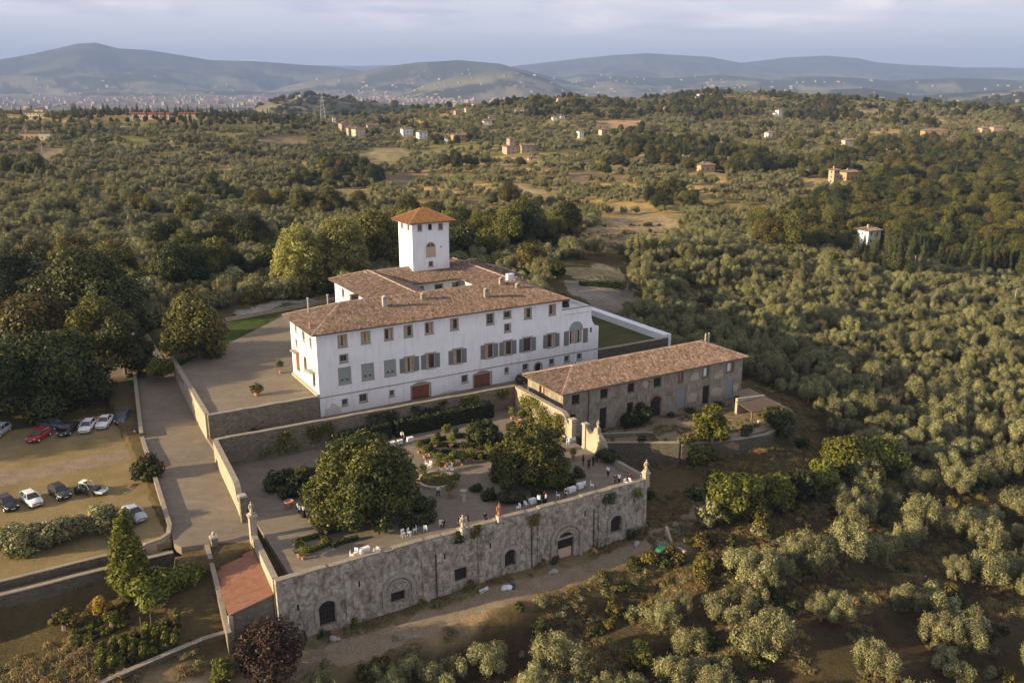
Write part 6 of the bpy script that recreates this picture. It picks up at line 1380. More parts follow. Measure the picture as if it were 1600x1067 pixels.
def build_vehicles():
    for nm, c in (('paint_white', (.72, .72, .72)), ('paint_black', (.012, .013, .017)), ('paint_dark', (.035, .037, .04)), ('paint_silver', (.38, .42, .48)), ('paint_red', (.32, .02, .03)), ('paint_blue', (.05, .07, .10))): simple(nm, c, 0.28, 0.6, 0.02)
    d0 = pz(34, 772, -2.2); d1 = pz(66, 796, -2.2); a0 = math.atan2(d1.y-d0.y, d1.x-d0.x)
    e0 = pz(196, 796, -2.3); e1_ = pz(224, 816, -2.3); a1 = math.atan2(e1_.y-e0.y, e1_.x-e0.x)
    rows = [(12, 792, a0, 'paint_black', 'hatch', 'black hatchback cut by the left edge in the front row on the lawn'), (50, 785, a0, 'paint_white', 'hatch', 'white hatchback parked second from the left in the front row'), (94, 774, a0, 'paint_dark', 'hatch', 'dark grey hatchback next to the open vehicle in the front row'),
            (210, 808, a1, 'paint_silver', 'sedan', 'silver car parked alone beside the low road wall'), (62, 685, -1.75, 'paint_red', 'hatch', 'red car in the back row under the trees'), (107, 675, -1.55, 'paint_black', 'sedan', 'black car in the shade right of the red car'), (137, 671, -1.45, 'paint_white', 'hatch', 'left one of two white cars in the back row'),
            (164, 664, -1.45, 'paint_white', 'sedan', 'right one of two white cars in the back row'), (193, 657, -1.5, 'paint_blue', 'hatch', 'small blue grey car in deep shade at the right end of the back row'), (0, 678, -1.6, 'paint_silver', 'hatch', 'pale car partly outside the left edge of the back row'), (823, 596, ROTZ+0.1, 'paint_dark', 'hatch', 'dark car parked in the lane behind the corner of the garden wall'), (82, 668, -0.3, 'paint_blue', 'sedan', 'dark car crosswise behind the red car under the trees')]
    for px, py, a, p, k_, lab in rows:
        z = -0.35 if px > 800 else None
        if z is None:
            z = -1.5
            for _ in range(5): w_ = pz(px, py, z); z = float(zcar(UV(w_.x, w_.y)[1]))
        o = make_car(p, k_); o.location = pz(px, py, z); o.rotation_euler = (0, 0, a); tag(o, lab, 'car')
    # open light vehicle with roll bar
    z = -2.07; o = empty('open_buggy', pz(138, 770, z), a0+0.5); tag(o, 'black open off road buggy with pale roll bars between the grey car and the lawn', 'buggy')
    q = MB(); q.box(-1.6, 1.5, -.62, .62, .42, .75); q.box(.7, 1.6, -.5, .5, .75, .95); q.box(-1.6, -.5, -.62, .62, .75, .85); q.build('body', M['paint_black'], o)
    for sy in (-.55, .55): q = MB(); q.tube([(.6, sy, .8), (.3, sy, 1.55), (-.7, sy, 1.6), (-.9, sy, .8)], .04, 6); q.build('roll_bar', M['light_sheet'], o)
    for sy in (-.3, .3): q = MB(); q.box(-.5, -.05, sy-.2, sy+.2, .75, .9); q.box(-.6, -.45, sy-.2, sy+.2, .9, 1.35); q.build('seat', M['iron'], o)
    q = MB(); q.box(-.9, -.2, -.5, .5, 1.62, 1.68); q.build('canopy', M['white_paint'], o)
    for sx in (-1.05, 1.1):
        for sy in (-.75, .75): q = MB(); q.tube([(sx, sy-.13, .36), (sx, sy+.13, .36)], .36, 14); q.build('wheel', M['shoe'], o)
    q = MB(); q.box(1.5, 2.6, -.7, .7, .45, .52); q.tube([(1.5, -.7, .7), (2.6, -.7, .7), (2.6, .7, .7), (1.5, .7, .7)], .04, 5); q.build('carrier', M['light_sheet'], o)
    # motorcycle at the wall
    o = empty('motorcycle', pz(211, 678, -1.25), ROTZ-1.2); tag(o, 'motorcycle leaning at the pale low wall by the shaded road', 'motorcycle')
    for x in (-.65, .65): q = MB(); q.tube([(x, -.06, .31), (x, .06, .31)], .31, 14); q.build('wheel', M['shoe'], o)
    q = MB(); q.tube([(.65, 0, .31), (.35, 0, .85), (.3, -.3, 1.0)], .04, 6); q.tube([(.3, 0, 1.0), (.3, .32, 1.0)], .03, 5); q.build('handlebar', M['iron'], o)
    q = MB(); q.ball((.1, 0, .75), (.28, .15, .14), 10, 6); q.build('fuel_tank', M['paint_dark'], o); q = MB(); q.ball((-.4, 0, .74), (.36, .14, .09), 10, 5); q.build('seat', M['iron'], o); q = MB(); q.box(-.25, .3, -.12, .12, .25, .6); q.tube([(-.65, 0, .31), (-.2, 0, .6)], .04, 5); q.build('engine', M['light_sheet'], o)
    # green trailer in the ruined pen, and odds and ends at the foot of the wall
    g0 = ground(1037, 864); o = empty('garden_trailer', g0+Vector((0, 0, .02)), 0.6); tag(o, 'green metal frame and tank lying in the ruined pen by the dirt road', 'trailer')
    q = MB(); q.prism([(-1.1, -.6), (1.1, -.6), (1.1, .6), (-1.1, .6)], .4, .95); q.build('tray', M['green_plastic'], o)
    for y in (-.65, .65): q = MB(); q.tube([(0, y-.06, .3), (0, y+.06, .3)], .3, 12); q.build('wheel', M['shoe'], o)
    q = MB(); q.tube([(1.1, 0, .5), (2.1, 0, .45)], .04, 5); q.tube([(-1.0, -.5, .95), (-1.0, -.5, 1.5), (-1.0, .5, 1.5), (-1.0, .5, .95)], .04, 5); q.build('drawbar', M['green_plastic'], o)
    for px, py, lab, w_, h, m_ in ((742, 912, 'pale blue door leaves leaning at the foot of the terrace wall', 1.3, 1.5, 'light_sheet'), (756, 925, 'second pale panel lying below the leaning door leaves', 1.2, .5, 'light_sheet')):
        c = ground(px, py); o = empty('leaning_panel', c, ROTZ+0.2); tag(o, lab, 'panel')
        for i in range(2): q = MB(); mt = Matrix.Rotation(-0.35, 4, 'X'); q.box(-w_/2+i*.75, -w_/2+.65+i*.75, 0, .05, 0, h, M=mt); q.build('leaf', M[m_], o)
    for i, (px, py, m_) in enumerate(((795, 920, 'white_paint'), (788, 921, 'light_sheet'), (801, 918, 'iron'), (866, 895, 'concrete'), (995, 851, 'concrete'), (928, 861, 'terracotta'), (521, 1000, 'concrete'))):
        c = ground(px, py); o = empty('rubble_block', c, i); tag(o, ('white plastic sheet bundle on the verge below the terrace wall', 'pale bin lying beside the white bundle on the verge', 'small black bin beside the white bundle', 'stone block on the verge left of the big wall door', 'pale boulder at the right foot of the terrace wall', 'terracotta pot standing right of the big wall door', 'pale stone at the left end of the dirt road')[i], 'block')
        q = MB(); q.ball((0, 0, .25), (.55, .4, .35), 7, 4); q.ball((.5, .2, .15), (.3, .25, .2), 6, 4); q.build('lump', M[m_], o)
# ---------------- the trees and things one can tell apart round the villa ----------------
def T(px, py, z=None):
    if z is None: return ground(px, py)
    return pz(px, py, z)
def build_hero_trees():
    S = 300
    def tree(px, py, R, Hc, h0, leaf, n, size, label, tr=(None, .3), bark='bark', z=None, name='broadleaf_tree', lob=14, **k):
        t = make_tree(name, lobes_round(int(px*7+py), R, Hc, h0, lob), n, size, leaf, tr[0] or h0+Hc*0.35, tr[1], int(px+py), bark=bark, **k); put(t, T(px, py, z), 1, 0.5, label, 'tree'); return t
    # park left of the villa
    tree(312, 568, 5.4, 10.5, 1.3, 'wood_leaf', 15000, .27, 'big round yellowing tree beside the forecourt lawn', z=2.0, lob=20)
    tree(140, 520, 8.5, 14, 2.0, 'dark_leaf', 26000, .36, 'very large dark oak at the left behind the parking lawn', z=.8, lob=24)
    tree(45, 560, 6.5, 10, 1.5, 'autumn_leaf', 14000, .34, 'olive brown domed tree at the left edge', z=.5, lob=18)
    tree(60, 655, 6.4, 13.5, .8, 'dark_leaf', 22000, .30, 'dark green clumpy oak standing over the red car', z=-1.0, lob=20)
    tree(125, 632, 5.8, 12.5, .8, 'dark_leaf', 19000, .30, 'dark green oak standing over the two white cars', z=-.8, lob=18)
    tree(15, 640, 4.0, 8.5, .8, 'dark_leaf', 10000, .30, 'dark oak at the left edge behind the parking row', z=-.8, lob=14)
    tree(196, 590, 5.0, 10.5, .8, 'dark_leaf', 15000, .28, 'dark tree filling the gap beside the cross road', z=.4)
    tree(20, 470, 7, 11, 1, 'dark_leaf', 15000, .36, 'dark cedar like tree at the far left edge', z=.6); tree(70, 440, 5, 8, 1, 'dark_leaf', 9000, .34, 'dark tree behind the very large oak', z=.8); tree(225, 520, 3.6, 5.5, .5, 'dark_leaf', 6500, .3, 'dark tree between the large oak and the yellowing tree', z=1.5)
    tree(240, 470, 3.5, 5.5, .5, 'olive_leaf', 6000, .28, 'grey green bushy tree above the yellowing tree', z=2); tree(270, 440, 3.2, 6.0, .5, 'autumn_leaf', 6000, .28, 'tan brown tree with drooping crown behind the park', z=1.6)
    tree(370, 455, 2.7, 5.5, .3, 'olive_leaf', 5000, .28, 'pale bushy tree at the bend of the back path', z=2.6); tree(250, 585, 2.2, 2.6, .2, 'bright_leaf', 2500, .25, 'low sunlit bush below the yellowing tree', z=1.8)
    tree(160, 460, 4, 7, .8, 'dark_leaf', 7000, .32, 'dark tree crown right behind the large oak', z=1.0)
    # trees behind the villa, around the tower
    plan = [(c, r) for c, r in lobes_dome(801, 7.6, 17.0, 44) if c[2] > 3.5]; t = make_tree('plane_tree', plan, 30000, .27, 'plane_leaf', 7.5, .38, 801, bark='pale_bark', shell=.8); put(t, T(535, 447, 2.8), 1, 2.2, 'tall pale plane tree with white bark left of the tower', 'tree')
    plan = [(c, r) for c, r in lobes_dome(802, 6.8, 16.0, 38) if c[2] > 3.2]; t = make_tree('plane_tree', plan, 26000, .27, 'plane_leaf', 6.5, .34, 802, bark='pale_bark', shell=.8); put(t, T(470, 455, 2.8), 1, 0.8, 'pale open plane tree standing above the forecourt edge', 'tree')
    tree(585, 430, 7.5, 14.5, 1.5, 'wood_leaf', 20000, .3, 'broad green tree touching the left side of the tower', z=2.8, lob=18); tree(720, 410, 5.2, 9, 1.5, 'dark_leaf', 10000, .34, 'broad dark green tree right of the tower', z=2.6, lob=16); tree(760, 412, 4.2, 8, 1.2, 'bright_leaf', 8000, .32, 'green tree behind the right wing roof', z=2.6)
    tree(832, 430, 4.2, 7.6, 1.2, 'autumn_leaf', 8500, .30, 'brownish tree behind the right end of the villa roof', z=2.6, lob=16); tree(560, 425, 4, 8, 1.2, 'autumn_leaf', 7000, .32, 'yellow green tree between the plane trees and the tower', z=2.6); tree(868, 440, 2.2, 5.5, .5, 'dark_leaf', 4500, .24, 'small dark conical tree by the drive', z=2.4)
    tree(430, 470, 2.6, 4.2, .2, 'olive_leaf', 4500, .26, 'pale hedge like bush along the back path', z=2.7); tree(395, 476, 2.4, 3.6, .2, 'autumn_leaf', 3800, .26, 'brown bush along the back path', z=2.7); tree(468, 468, 2.4, 4, .2, 'autumn_leaf', 4000, .26, 'russet bush under the plane trees', z=2.7); tree(345, 484, 2.5, 3.6, .2, 'olive_leaf', 4000, .26, 'silver bush at the left end of the back path', z=2.5)
    for i, (px, py) in enumerate(((505, 462), (520, 458))): tree(px, py, 1.6, 2.6, .2, 'dark_leaf', 2000, .2, ('dark shrub', 'second dark shrub')[i]+' by the far corner of the forecourt', z=2.9)
    # by the car park and the road
    tree(231, 752, 2.0, 3.0, .5, 'dark_leaf', 4800, .2, 'round dark bush at the break of the roadside wall', z=-1.9, tr=(1.6, .15))
    for i, (px, py, R) in enumerate(((28, 868, 2.2), (62, 858, 1.9), (95, 850, 2.1), (118, 842, 1.7), (160, 832, 2.1), (182, 828, 1.7))):
        tree(px, py, R, R*1.6, .1, 'olive_leaf', 4200, .17, ('grey green bush at the left end of the lawn hedge', 'second grey green bush of the lawn hedge', 'third grey green bush of the lawn hedge', 'fourth grey green bush of the lawn hedge', 'fifth bush of the lawn hedge', 'bush of the lawn hedge nearest the silver car')[i], z=-2.55, tr=(1, .1), name='hedge_bush', lob=10)
    # trees just outside the left edge, whose shade lies over the back row of cars
    for i, (x, y) in enumerate(((-97, 117), (-108, 112), (-90, 123), (-118, 104))):
        t = make_tree('broadleaf_tree', lobes_round(950+i, 6.5, 13, .8, 18), 9000, .34, 'dark_leaf', 5, .35, 950+i) if i == 0 else copy_tree(t0); t0 = t if i == 0 else t0
        put(t, Vector((x, y, Hs(x, y))), 1, i*1.3, 'tall dark tree just outside the left edge beyond the back row of cars', 'tree', 'tall trees outside the left edge')
    # kitchen garden corner
    t = make_cypress(900, 10.5, 2.0, 9000, 'bright_leaf', .24, 'cedar_tree'); put(t, T(205, 930, -5.4), 1, 1, 'tall bright conical tree in front of the low walls at the lower left', 'tree')
    tree(238, 940, 2.3, 3.6, .2, 'bright_leaf', 5000, .2, 'bright green fruit tree at the foot of the tall conical tree', z=-5.8); tree(262, 932, 2.0, 3.0, .2, 'bright_leaf', 3800, .2, 'bright bush between the conical tree and the steps', z=-5.8); tree(300, 918, 1.8, 2.6, .2, 'bright_leaf', 3200, .19, 'leafy bush beside the narrow steps wall', z=-5.6)
    tree(155, 962, 1.1, 2.0, .1, 'yellow_leaf', 1500, .16, 'small golden yellow bush in the kitchen garden', z=-6.3); tree(102, 975, 1.2, 1.6, .1, 'autumn_leaf', 1500, .16, 'olive brown bush in the kitchen garden', z=-6.3); tree(176, 975, .9, 1.3, .1, 'bright_leaf', 900, .15, 'small bright bush right of the golden one', z=-6.4)
    tree(422, 1056, 3.4, 5.4, .2, 'red_leaf', 11000, .17, 'dark red leaved tree in front of the tiled shed', z=-10.9, lob=20); tree(352, 1072, 1.3, 3.2, .1, 'bright_leaf', 3200, .15, 'narrow bright green bush at the bottom left of the dark red tree', z=-10.6)
    yb = Kind([make_shrub('yard_bush', 90+i, 1.1, 1.0, 800, .15, ('dark_leaf', 'hedge_leaf', 'autumn_leaf')[i], 5) for i in range(3)])
    for i, (u, v, s_) in enumerate(((36, -20.6, .8), (44, -24.6, .9), (50, -28.6, 1.1), (56, -30.2, 1.2), (61, -30.4, 1.2), (64, -28.6, .7), (46.5, -18.0, .9), (55.5, -18.2, .7), (60, -18.3, .8), (66, -18.5, 1.0), (70.5, -18.8, .9), (41, -18.0, .6))):
        put(yb.get(), W(u, v, -5.15), s_, None, 'low rough bush '+('along the retaining wall of the farm yard' if v < -20 else 'at the foot of the farm building wall'), 'bush', 'rough bushes of the farm yard')
    # kitchen garden rows
    rv = Kind([make_shrub('row_plant', 70+i, .45, .95, 260, .10, 'bright_leaf' if i else 'dark_leaf', 4) for i in range(3)])
    C = [(155, 1040), (172, 1035), (188, 1030), (205, 1024), (222, 1018), (238, 1014), (255, 1008), (272, 1000)]
    for i, (px, py) in enumerate(C):
        for k_ in range(4):
            p = pz(px+2*k_, py-9*k_, -7.2); p.z = Hs(p.x, p.y)-0.05; put(rv.get(), p, 1.2, None, 'staked vegetable plant in the rows above the rough stone edge', 'vegetable', 'plants in the lower vegetable rows', 1.3)
    for i in range(10):
        for k_ in range(4):
            p = pz(115+i*9, 1005-i*3-7*k_, -6.8); p.z = Hs(p.x, p.y)-0.05; put(rv.get(), p, .7 if i % 3 else 1.0, None, 'low vegetable plant in the upper kitchen garden rows', 'vegetable', 'plants in the upper vegetable rows')
    for i, (px, py) in enumerate(((118, 1040), (138, 1046), (221, 985), (237, 980), (355, 1000))):
        c = ground(px, py); o = empty('wooden_stake', c); tag(o, ('weathered stake at the lower left of the vegetable rows', 'second stake near the lower left vegetable rows', 'stake in the middle of the kitchen garden', 'stake just right of the middle one', 'pale post at the bottom of the narrow steps wall')[i], 'stake'); q = MB(); q.tube([(0, 0, -.3), (.02, 0, 1.6)], [.06, .05], 6); q.build('post', M['wood'], o); q = MB(); q.ball((0.02, 0, 1.62), .07, 6, 4); q.build('post_top', M['wood'], o)
    # farm side trees
    tree(1112, 690, 2.7, 5.6, .9, 'bright_leaf', 6500, .26, 'sunlit bright green tree in front of the farm building', z=-5.15, lob=16); tree(1092, 722, 2.6, 3.6, .3, 'bright_leaf', 4200, .26, 'leafy tree just below the sunlit one at the yard wall', z=-8.6)
    tree(985, 668, 1.6, 2.6, .2, 'dark_leaf', 2200, .2, 'dark small tree before the left windows of the farm building', z=-5.15); tree(1005, 662, 1.8, 3.2, .2, 'dark_leaf', 2600, .2, 'dark bush beside the farm archway', z=-5.15); tree(1215, 676, 2.8, 4.2, .1, 'dark_leaf', 6000, .24, 'dark shrub mass hanging below the lean to', z=-6.6)
    tree(1128, 815, 3.2, 6.0, .5, 'bright_leaf', 9000, .25, 'left sunlit tree of the cluster beyond the dirt road', lob=16); tree(1155, 808, 3.0, 6.6, .5, 'bright_leaf', 8500, .25, 'taller sunlit tree of the cluster beyond the dirt road', lob=16); tree(1180, 818, 2.0, 3.8, .4, 'autumn_leaf', 4000, .22, 'yellowish small tree at the right of the cluster'); tree(1108, 822, 1.9, 3.8, .3, 'olive_leaf', 3800, .22, 'greyish tree at the left of the cluster')
    tree(1215, 795, 2.6, 5.4, .5, 'bright_leaf', 6500, .25, 'sunlit tree in the middle row below the farm yard'); tree(1250, 785, 2.5, 4.6, .4, 'dark_leaf', 5500, .25, 'darker tree right of the middle row one'); tree(1285, 770, 2.8, 5.0, .3, 'bright_leaf', 6500, .26, 'green tree of the middle row towards the grove')
    tree(1330, 745, 4.2, 6.6, .2, 'bright_leaf', 12000, .28, 'broad bright green tree standing before the big grove', lob=18); tree(1372, 740, 3.8, 5.6, .2, 'bright_leaf', 10000, .28, 'second broad green tree before the big grove', lob=16); tree(1358, 765, 2.8, 3.6, .1, 'autumn_leaf', 5500, .25, 'reddish green bush below the broad bright trees')
    tree(1097, 905, 1.1, 3.6, .3, 'autumn_leaf', 2600, .2, 'narrow yellow green sapling behind the ruined pen'); tree(1000, 1040, 1.6, 3.2, .2, 'bright_leaf', 2400, .22, 'bright yellow green sapling at the bottom centre right'); tree(1252, 700, 1.2, 1.6, .1, 'dark_leaf', 1200, .2, 'small bush on the slope under the farm yard')
    tree(905, 478, 1.9, 2.6, .0, 'dark_leaf', 4200, .2, 'round shrub growing on the roof terrace of the villa', z=10.35, tr=(1, .1)) if False else None
    t = make_shrub('terrace_shrub', 5, 1.7, 1.9, 2600, .17, 'dark_leaf'); put(t, W(48.6, 5.5, 10.36), 1, 1, 'shrub growing on the roof terrace at the right end of the villa', 'shrub')
    tree(1230, 410, 3, 5, .3, 'bright_leaf', 5000, .34, 'yellow green tree at the edge of the big grove left of the small white house') ; tree(1300, 420, 3.5, 5, .3, 'bright_leaf', 6000, .36, 'bright yellow green bush in front of the cypress row')
    hedge('drive_hedge', [(*UVp(pz(905, 447, 2.6)), *UVp(pz(978, 448, 2.3)))], 1.3, 1.8, 71, 'clipped dark hedge on the turning circle behind the villa', z=2.3, n_per=60, size=.2)
    # dark cypress row on the right slope
def UVp(p): u, v = UV(p.x, p.y); return float(u), float(v)
def build_cypress_row(CY):
    g = random.Random(3); i = 0
    for px, py, h in ((1348, 430, .8), (1356, 432, .85), (1363, 431, .75), (1371, 433, .8), (1378, 434, .9), (1385, 434, 1.1), (1393, 435, 1.0), (1400, 436, 1.15), (1408, 436, 1.0), (1415, 437, 1.1), (1305, 398, .9), (1482, 432, .9), (1490, 433, 1.0), (1516, 436, 1.2), (1524, 438, 1.1), (1532, 440, .8), (1590, 442, 1.2), (1598, 445, 1.3), (1203, 258, 1.1), (1206, 258, 1.3), (1210, 259, 1.2), (953, 212, .8), (959, 212, .9), (965, 213, .85), (971, 213, .8), (947, 212, .7), (770, 225, 1.0), (765, 226, .9), (440, 188, 1.2), (196, 165, 1.0), (455, 190, .9), (484, 195, .8), (564, 205, .8)):
        lab = 'dark cypress in the row beside the small white house' if px > 1340 and px < 1420 and py > 400 else 'cypress on the right slope above the big grove' if py > 390 else 'cypress of the tight pair standing alone in the far groves' if 1200 < px < 1215 else 'cypress in the row by the orange field' if 940 < px < 975 else 'cypress among the distant houses'
        put(CY.get(), T(px, py), h*(1.02 if py > 390 else .9), g.uniform(0, 6), lab, 'cypress', lab+' group')
HOUSE_SPOTS = []; HOUSE_BY = {}
# ---------------- houses in the landscape ----------------
def house(px, py, L, D, h, label, wall='cream_plaster', roof='old_tiles', rz=0.5, tower=None, name='country_house', step=1.1, dist=None, winrows=None, arcade=False):
    """built to its real size where it stands"""
    p = ground(px, py) if dist is None else pY(px, py, dist); L *= .78; D *= .78; h *= .92
    HOUSE_SPOTS.append((p.x, p.y, max(L, D))); HOUSE_BY[label] = (p.x, p.y)
    o = empty(name, p, rz); tag(o, label, 'house'); q = MB(); rows = winrows or max(1, int(h//2.9)); n = max(2, int(L//3.2)); nd = max(1, int(D//3.5)); ops = []; ol = []
    for r in range(rows):
        for i in range(n): x = (i+.5)*L/n; ops.append((x-.5, x+.5, .9+r*2.9, 2.3+r*2.9))
        for i in range(nd): x = (i+.5)*D/nd; ol.append((x-.45, x+.45, .9+r*2.9, 2.2+r*2.9))
    wall_grid(q, Tfront(), 0, L, -3, h, ops, .25); wall_grid(q, Tleft(), 0, D, -3, h, ol, .25); q.add([(L, 0, -3), (L, D, -3), (L, D, h), (L, 0, h)], [(0, 1, 2, 3)]); q.add([(0, D, -3), (L, D, -3), (L, D, h), (0, D, h)], [(0, 1, 2, 3)])
    q.build('wall', M[wall], o)
    for T_, oo in ((Tfront(), ops), (Tleft(), ol)):
        for a, b, c, d in oo[:60]:
            m = MB(); tbox(m, T_, a+.02, b-.02, .16, .2, c+.02, d-.02); m.build('window', M['glass'] if WR.random() < .6 else M['shutter_green'], o)
    rf = hip_roof(o, 'roof', -.6, L+.6, -.6, D+.6, h+.05, .36, roof, (WR.random() < .5,)*2, step=step*.8); chimney(rf, L*.3, D*.4, h+.3, h+2.4, .9, .7, 'wall_render', False)
    if tower:
        tu, tw_, th_ = tower; m = MB(); wall_grid(m, Tfront(1, tu), 0, tw_, 0, th_, [(tw_/2-.5, tw_/2+.5, th_-2.6, th_-1.2)], .25); wall_grid(m, Tleft(tu, 1), 0, tw_, 0, th_, [(tw_/2-.5, tw_/2+.5, th_-2.6, th_-1.2)], .25); m.add([(tu+tw_, 1, 0), (tu+tw_, 1+tw_, 0), (tu+tw_, 1+tw_, th_), (tu+tw_, 1, th_)], [(0, 1, 2, 3)]); m.add([(tu, 1+tw_, 0), (tu+tw_, 1+tw_, 0), (tu+tw_, 1+tw_, th_), (tu, 1+tw_, th_)], [(0, 1, 2, 3)]); tt = m.build('tower', M[wall], o)
        hip_roof(o, 'tower_roof', tu-.5, tu+tw_+.5, .5, 1.5+tw_, th_, .4, roof, step=step)
    return o
def build_houses():
    Hh = house
    Hh(40, 186, 26, 12, 6.5, 'cream coloured villa with arched centre on the left ridge', 'cream_plaster', rz=.1, tower=(9, 8, 9)); Hh(30, 218, 20, 9, 5.2, 'ochre farmhouse with long tiled roof below the cream villa', 'ochre_plaster', rz=.15); Hh(62, 219, 10, 8, 5.5, 'paler block beside the ochre farmhouse', 'cream_plaster', rz=.15)
    Hh(122, 170, 14, 12, 15, 'tall rust red block standing in the trees on the left ridge', 'brick_red', rz=.5, winrows=3); Hh(184, 164, 4.5, 4.5, 17, 'slim pale bell tower on the left ridge', 'cream_plaster', rz=.4, name='bell_tower')
    Hh(207, 186, 46, 10, 4.6, 'long low building with red tiled roof on the left ridge', 'pink_plaster', 'shed_tiles', rz=.02, winrows=1); Hh(279, 186, 26, 10, 5.0, 'shorter red roofed wing beside the long low building', 'wall_render', 'shed_tiles', rz=.02, winrows=1)
    for i, (px, py, L, D, h, w_, rz, lab) in enumerate([(340, 178, 14, 9, 6, 'cream_plaster', .4, 'pale house behind the trees right of the red roofs'), (360, 178, 10, 9, 6, 'white_plaster', .3, 'small white house on the ridge right of the red roofs'), (386, 172, 9, 9, 9, 'ochre_plaster', .5, 'tall ochre house on the ridge crest'), (412, 184, 20, 10, 7, 'cream_plaster', .3, 'large pale house at the right end of the ridge'), (442, 188, 10, 9, 7, 'pink_plaster', .5, 'sand coloured house beside the large pale one'), (520, 195, 5, 5, 8, 'white_plaster', .3, 'tiny white tower house before the dark hill'),
        (534, 205, 12, 10, 8, 'pink_plaster', .6, 'pinkish house at the left of the saddle hamlet'), (545, 214, 12, 10, 9, 'wall_render', .5, 'sunlit house in the middle of the saddle hamlet'), (556, 216, 14, 10, 9, 'cream_plaster', .7, 'largest house of the saddle hamlet'), (575, 206, 16, 9, 7, 'pink_plaster', .4, 'long house with small tower in the saddle hamlet'), (630, 214, 13, 9, 8, 'white_plaster', .5, 'pale house left of the white one on the saddle'), (655, 218, 12, 8, 7, 'white_plaster', .6, 'white house with dark roof on the saddle'), (710, 222, 18, 11, 6.5, 'ochre_plaster', .5, 'tan house with broad roof right of the saddle'), (695, 226, 4, 4, 6, 'white_plaster', .2, 'small white hut left of the tan house'),
        (756, 195, 12, 8, 4, 'white_plaster', .3, 'low white house on the slope above the farm with tower'), (764, 188, 10, 8, 4, 'cream_plaster', .3, 'low pale house above the low white one'), (805, 176, 14, 8, 4, 'cream_plaster', .1, 'long pale shed on the upper slope'), (872, 160, 12, 9, 5, 'cream_plaster', .4, 'cream house among trees near the hill crest'), (740, 170, 12, 9, 6, 'pink_plaster', .4, 'house at the tip of the hill crest on the left'), (728, 176, 10, 8, 5, 'cream_plaster', .5, 'second house on the hill crest tip'), (712, 180, 10, 8, 5, 'wall_render', .5, 'low house on the slope below the crest tip'),
        (905, 216, 7, 7, 7, 'white_plaster', .5, 'bright white gabled house left of the orange field'), (940, 212, 14, 9, 6, 'cream_plaster', .4, 'house behind the cypress row by the orange field'), (864, 189, 9, 7, 4, 'white_plaster', .3, 'little white house in the middle of the slope'), (876, 187, 7, 6, 4, 'white_plaster', .3, 'second little white house in the middle of the slope'),
        (1092, 154, 12, 9, 7, 'white_plaster', .4, 'white house on top of the wooded hill'), (1088, 156, 9, 7, 5, 'cream_plaster', .4, 'low pale house left of the hilltop white one'), (1216, 184, 8, 8, 10, 'white_plaster', .5, 'white tower like house at the foot of the wooded rise'), (1212, 184, 14, 9, 6, 'white_plaster', .4, 'white house at the foot of the wooded rise'), (1230, 183, 12, 8, 5, 'cream_plaster', .3, 'pale house right of the white tower like one'), (1060, 175, 8, 6, 5, 'pink_plaster', .3, 'small house half hidden in dark trees below the hill'), (1038, 174, 7, 6, 5, 'white_plaster', .3, 'small white house left of the half hidden one'),
        (1200, 216, 11, 8, 5.5, 'white_plaster', .4, 'small white farm in the far olive groves'), (1124, 232, 16, 9, 4.5, 'white_plaster', .4, 'low white house surrounded by dark trees'), (1095, 269, 15, 10, 5, 'ochre_plaster', .4, 'broad tan roofed house in the middle distance'), (1066, 256, 12, 8, 4.5, 'wall_render', .5, 'house hidden behind trees left of the broad tan one'), (1320, 228, 12, 8, 5.5, 'cream_plaster', .3, 'house beside the pale track on the right slope'), (1384, 250, 5, 5, 7, 'cream_plaster', .3, 'left one of two small towers at the end of the pale track'), (1399, 250, 5, 5, 7, 'cream_plaster', .3, 'right one of two small towers at the end of the pale track'),
        (1444, 215, 32, 11, 7, 'ochre_plaster', .12, 'long ochre manor with many windows on the right slope'), (1484, 224, 11, 8, 4, 'wall_render', .2, 'low outbuilding right of the ochre manor'), (1534, 208, 11, 8, 5.5, 'pink_plaster', .3, 'left house of the pair near the right edge'), (1552, 207, 16, 9, 6, 'pink_plaster', .2, 'right house of the pair near the right edge'), (1580, 286, 9, 6, 4, 'white_plaster', .3, 'small white building in the wood at the right edge'),
        (1302, 288, 6, 6, 9.5, 'wall_render', .5, 'square stone tower house in the groves'), (1322, 283, 14, 9, 6, 'ochre_plaster', .45, 'tiled stone house beside the square tower house')]):
        Hh(px, py, L, D, h, lab, w_, rz=rz)
    Hh(792, 242, 16, 11, 7, 'rambling pink farmhouse with a square tower on its knoll', 'pink_plaster', rz=.5, tower=(3, 5, 13)); Hh(815, 240, 15, 9, 7, 'long side wing of the rambling pink farmhouse', 'wall_render', rz=.35); Hh(826, 252, 12, 6, 3, 'low annex below the rambling farmhouse', 'pink_plaster', rz=.2)
    Hh(1354, 394, 9, 8, 9.5, 'small white house with tiled roof in front of the right wood', 'white_plaster', rz=.45, step=.6); Hh(1346, 400, 6, 4.5, 2.8, 'low white outbuilding below the small white house', 'white_plaster', rz=.45, step=.6)
    # scattered houses of the distant hillsides
    simple('far_house_pale', (.34, .32, .30), .9, .1, .05); simple('far_house_tan', (.33, .27, .21), .9, .1, .05)
    g = np.random.default_rng(12); n = 0; base = None; made = []
    areas = [(0, 600, 118, 158, 80), (560, 900, 108, 160, 85), (900, 1250, 112, 150, 40), (1080, 1600, 118, 185, 90)]
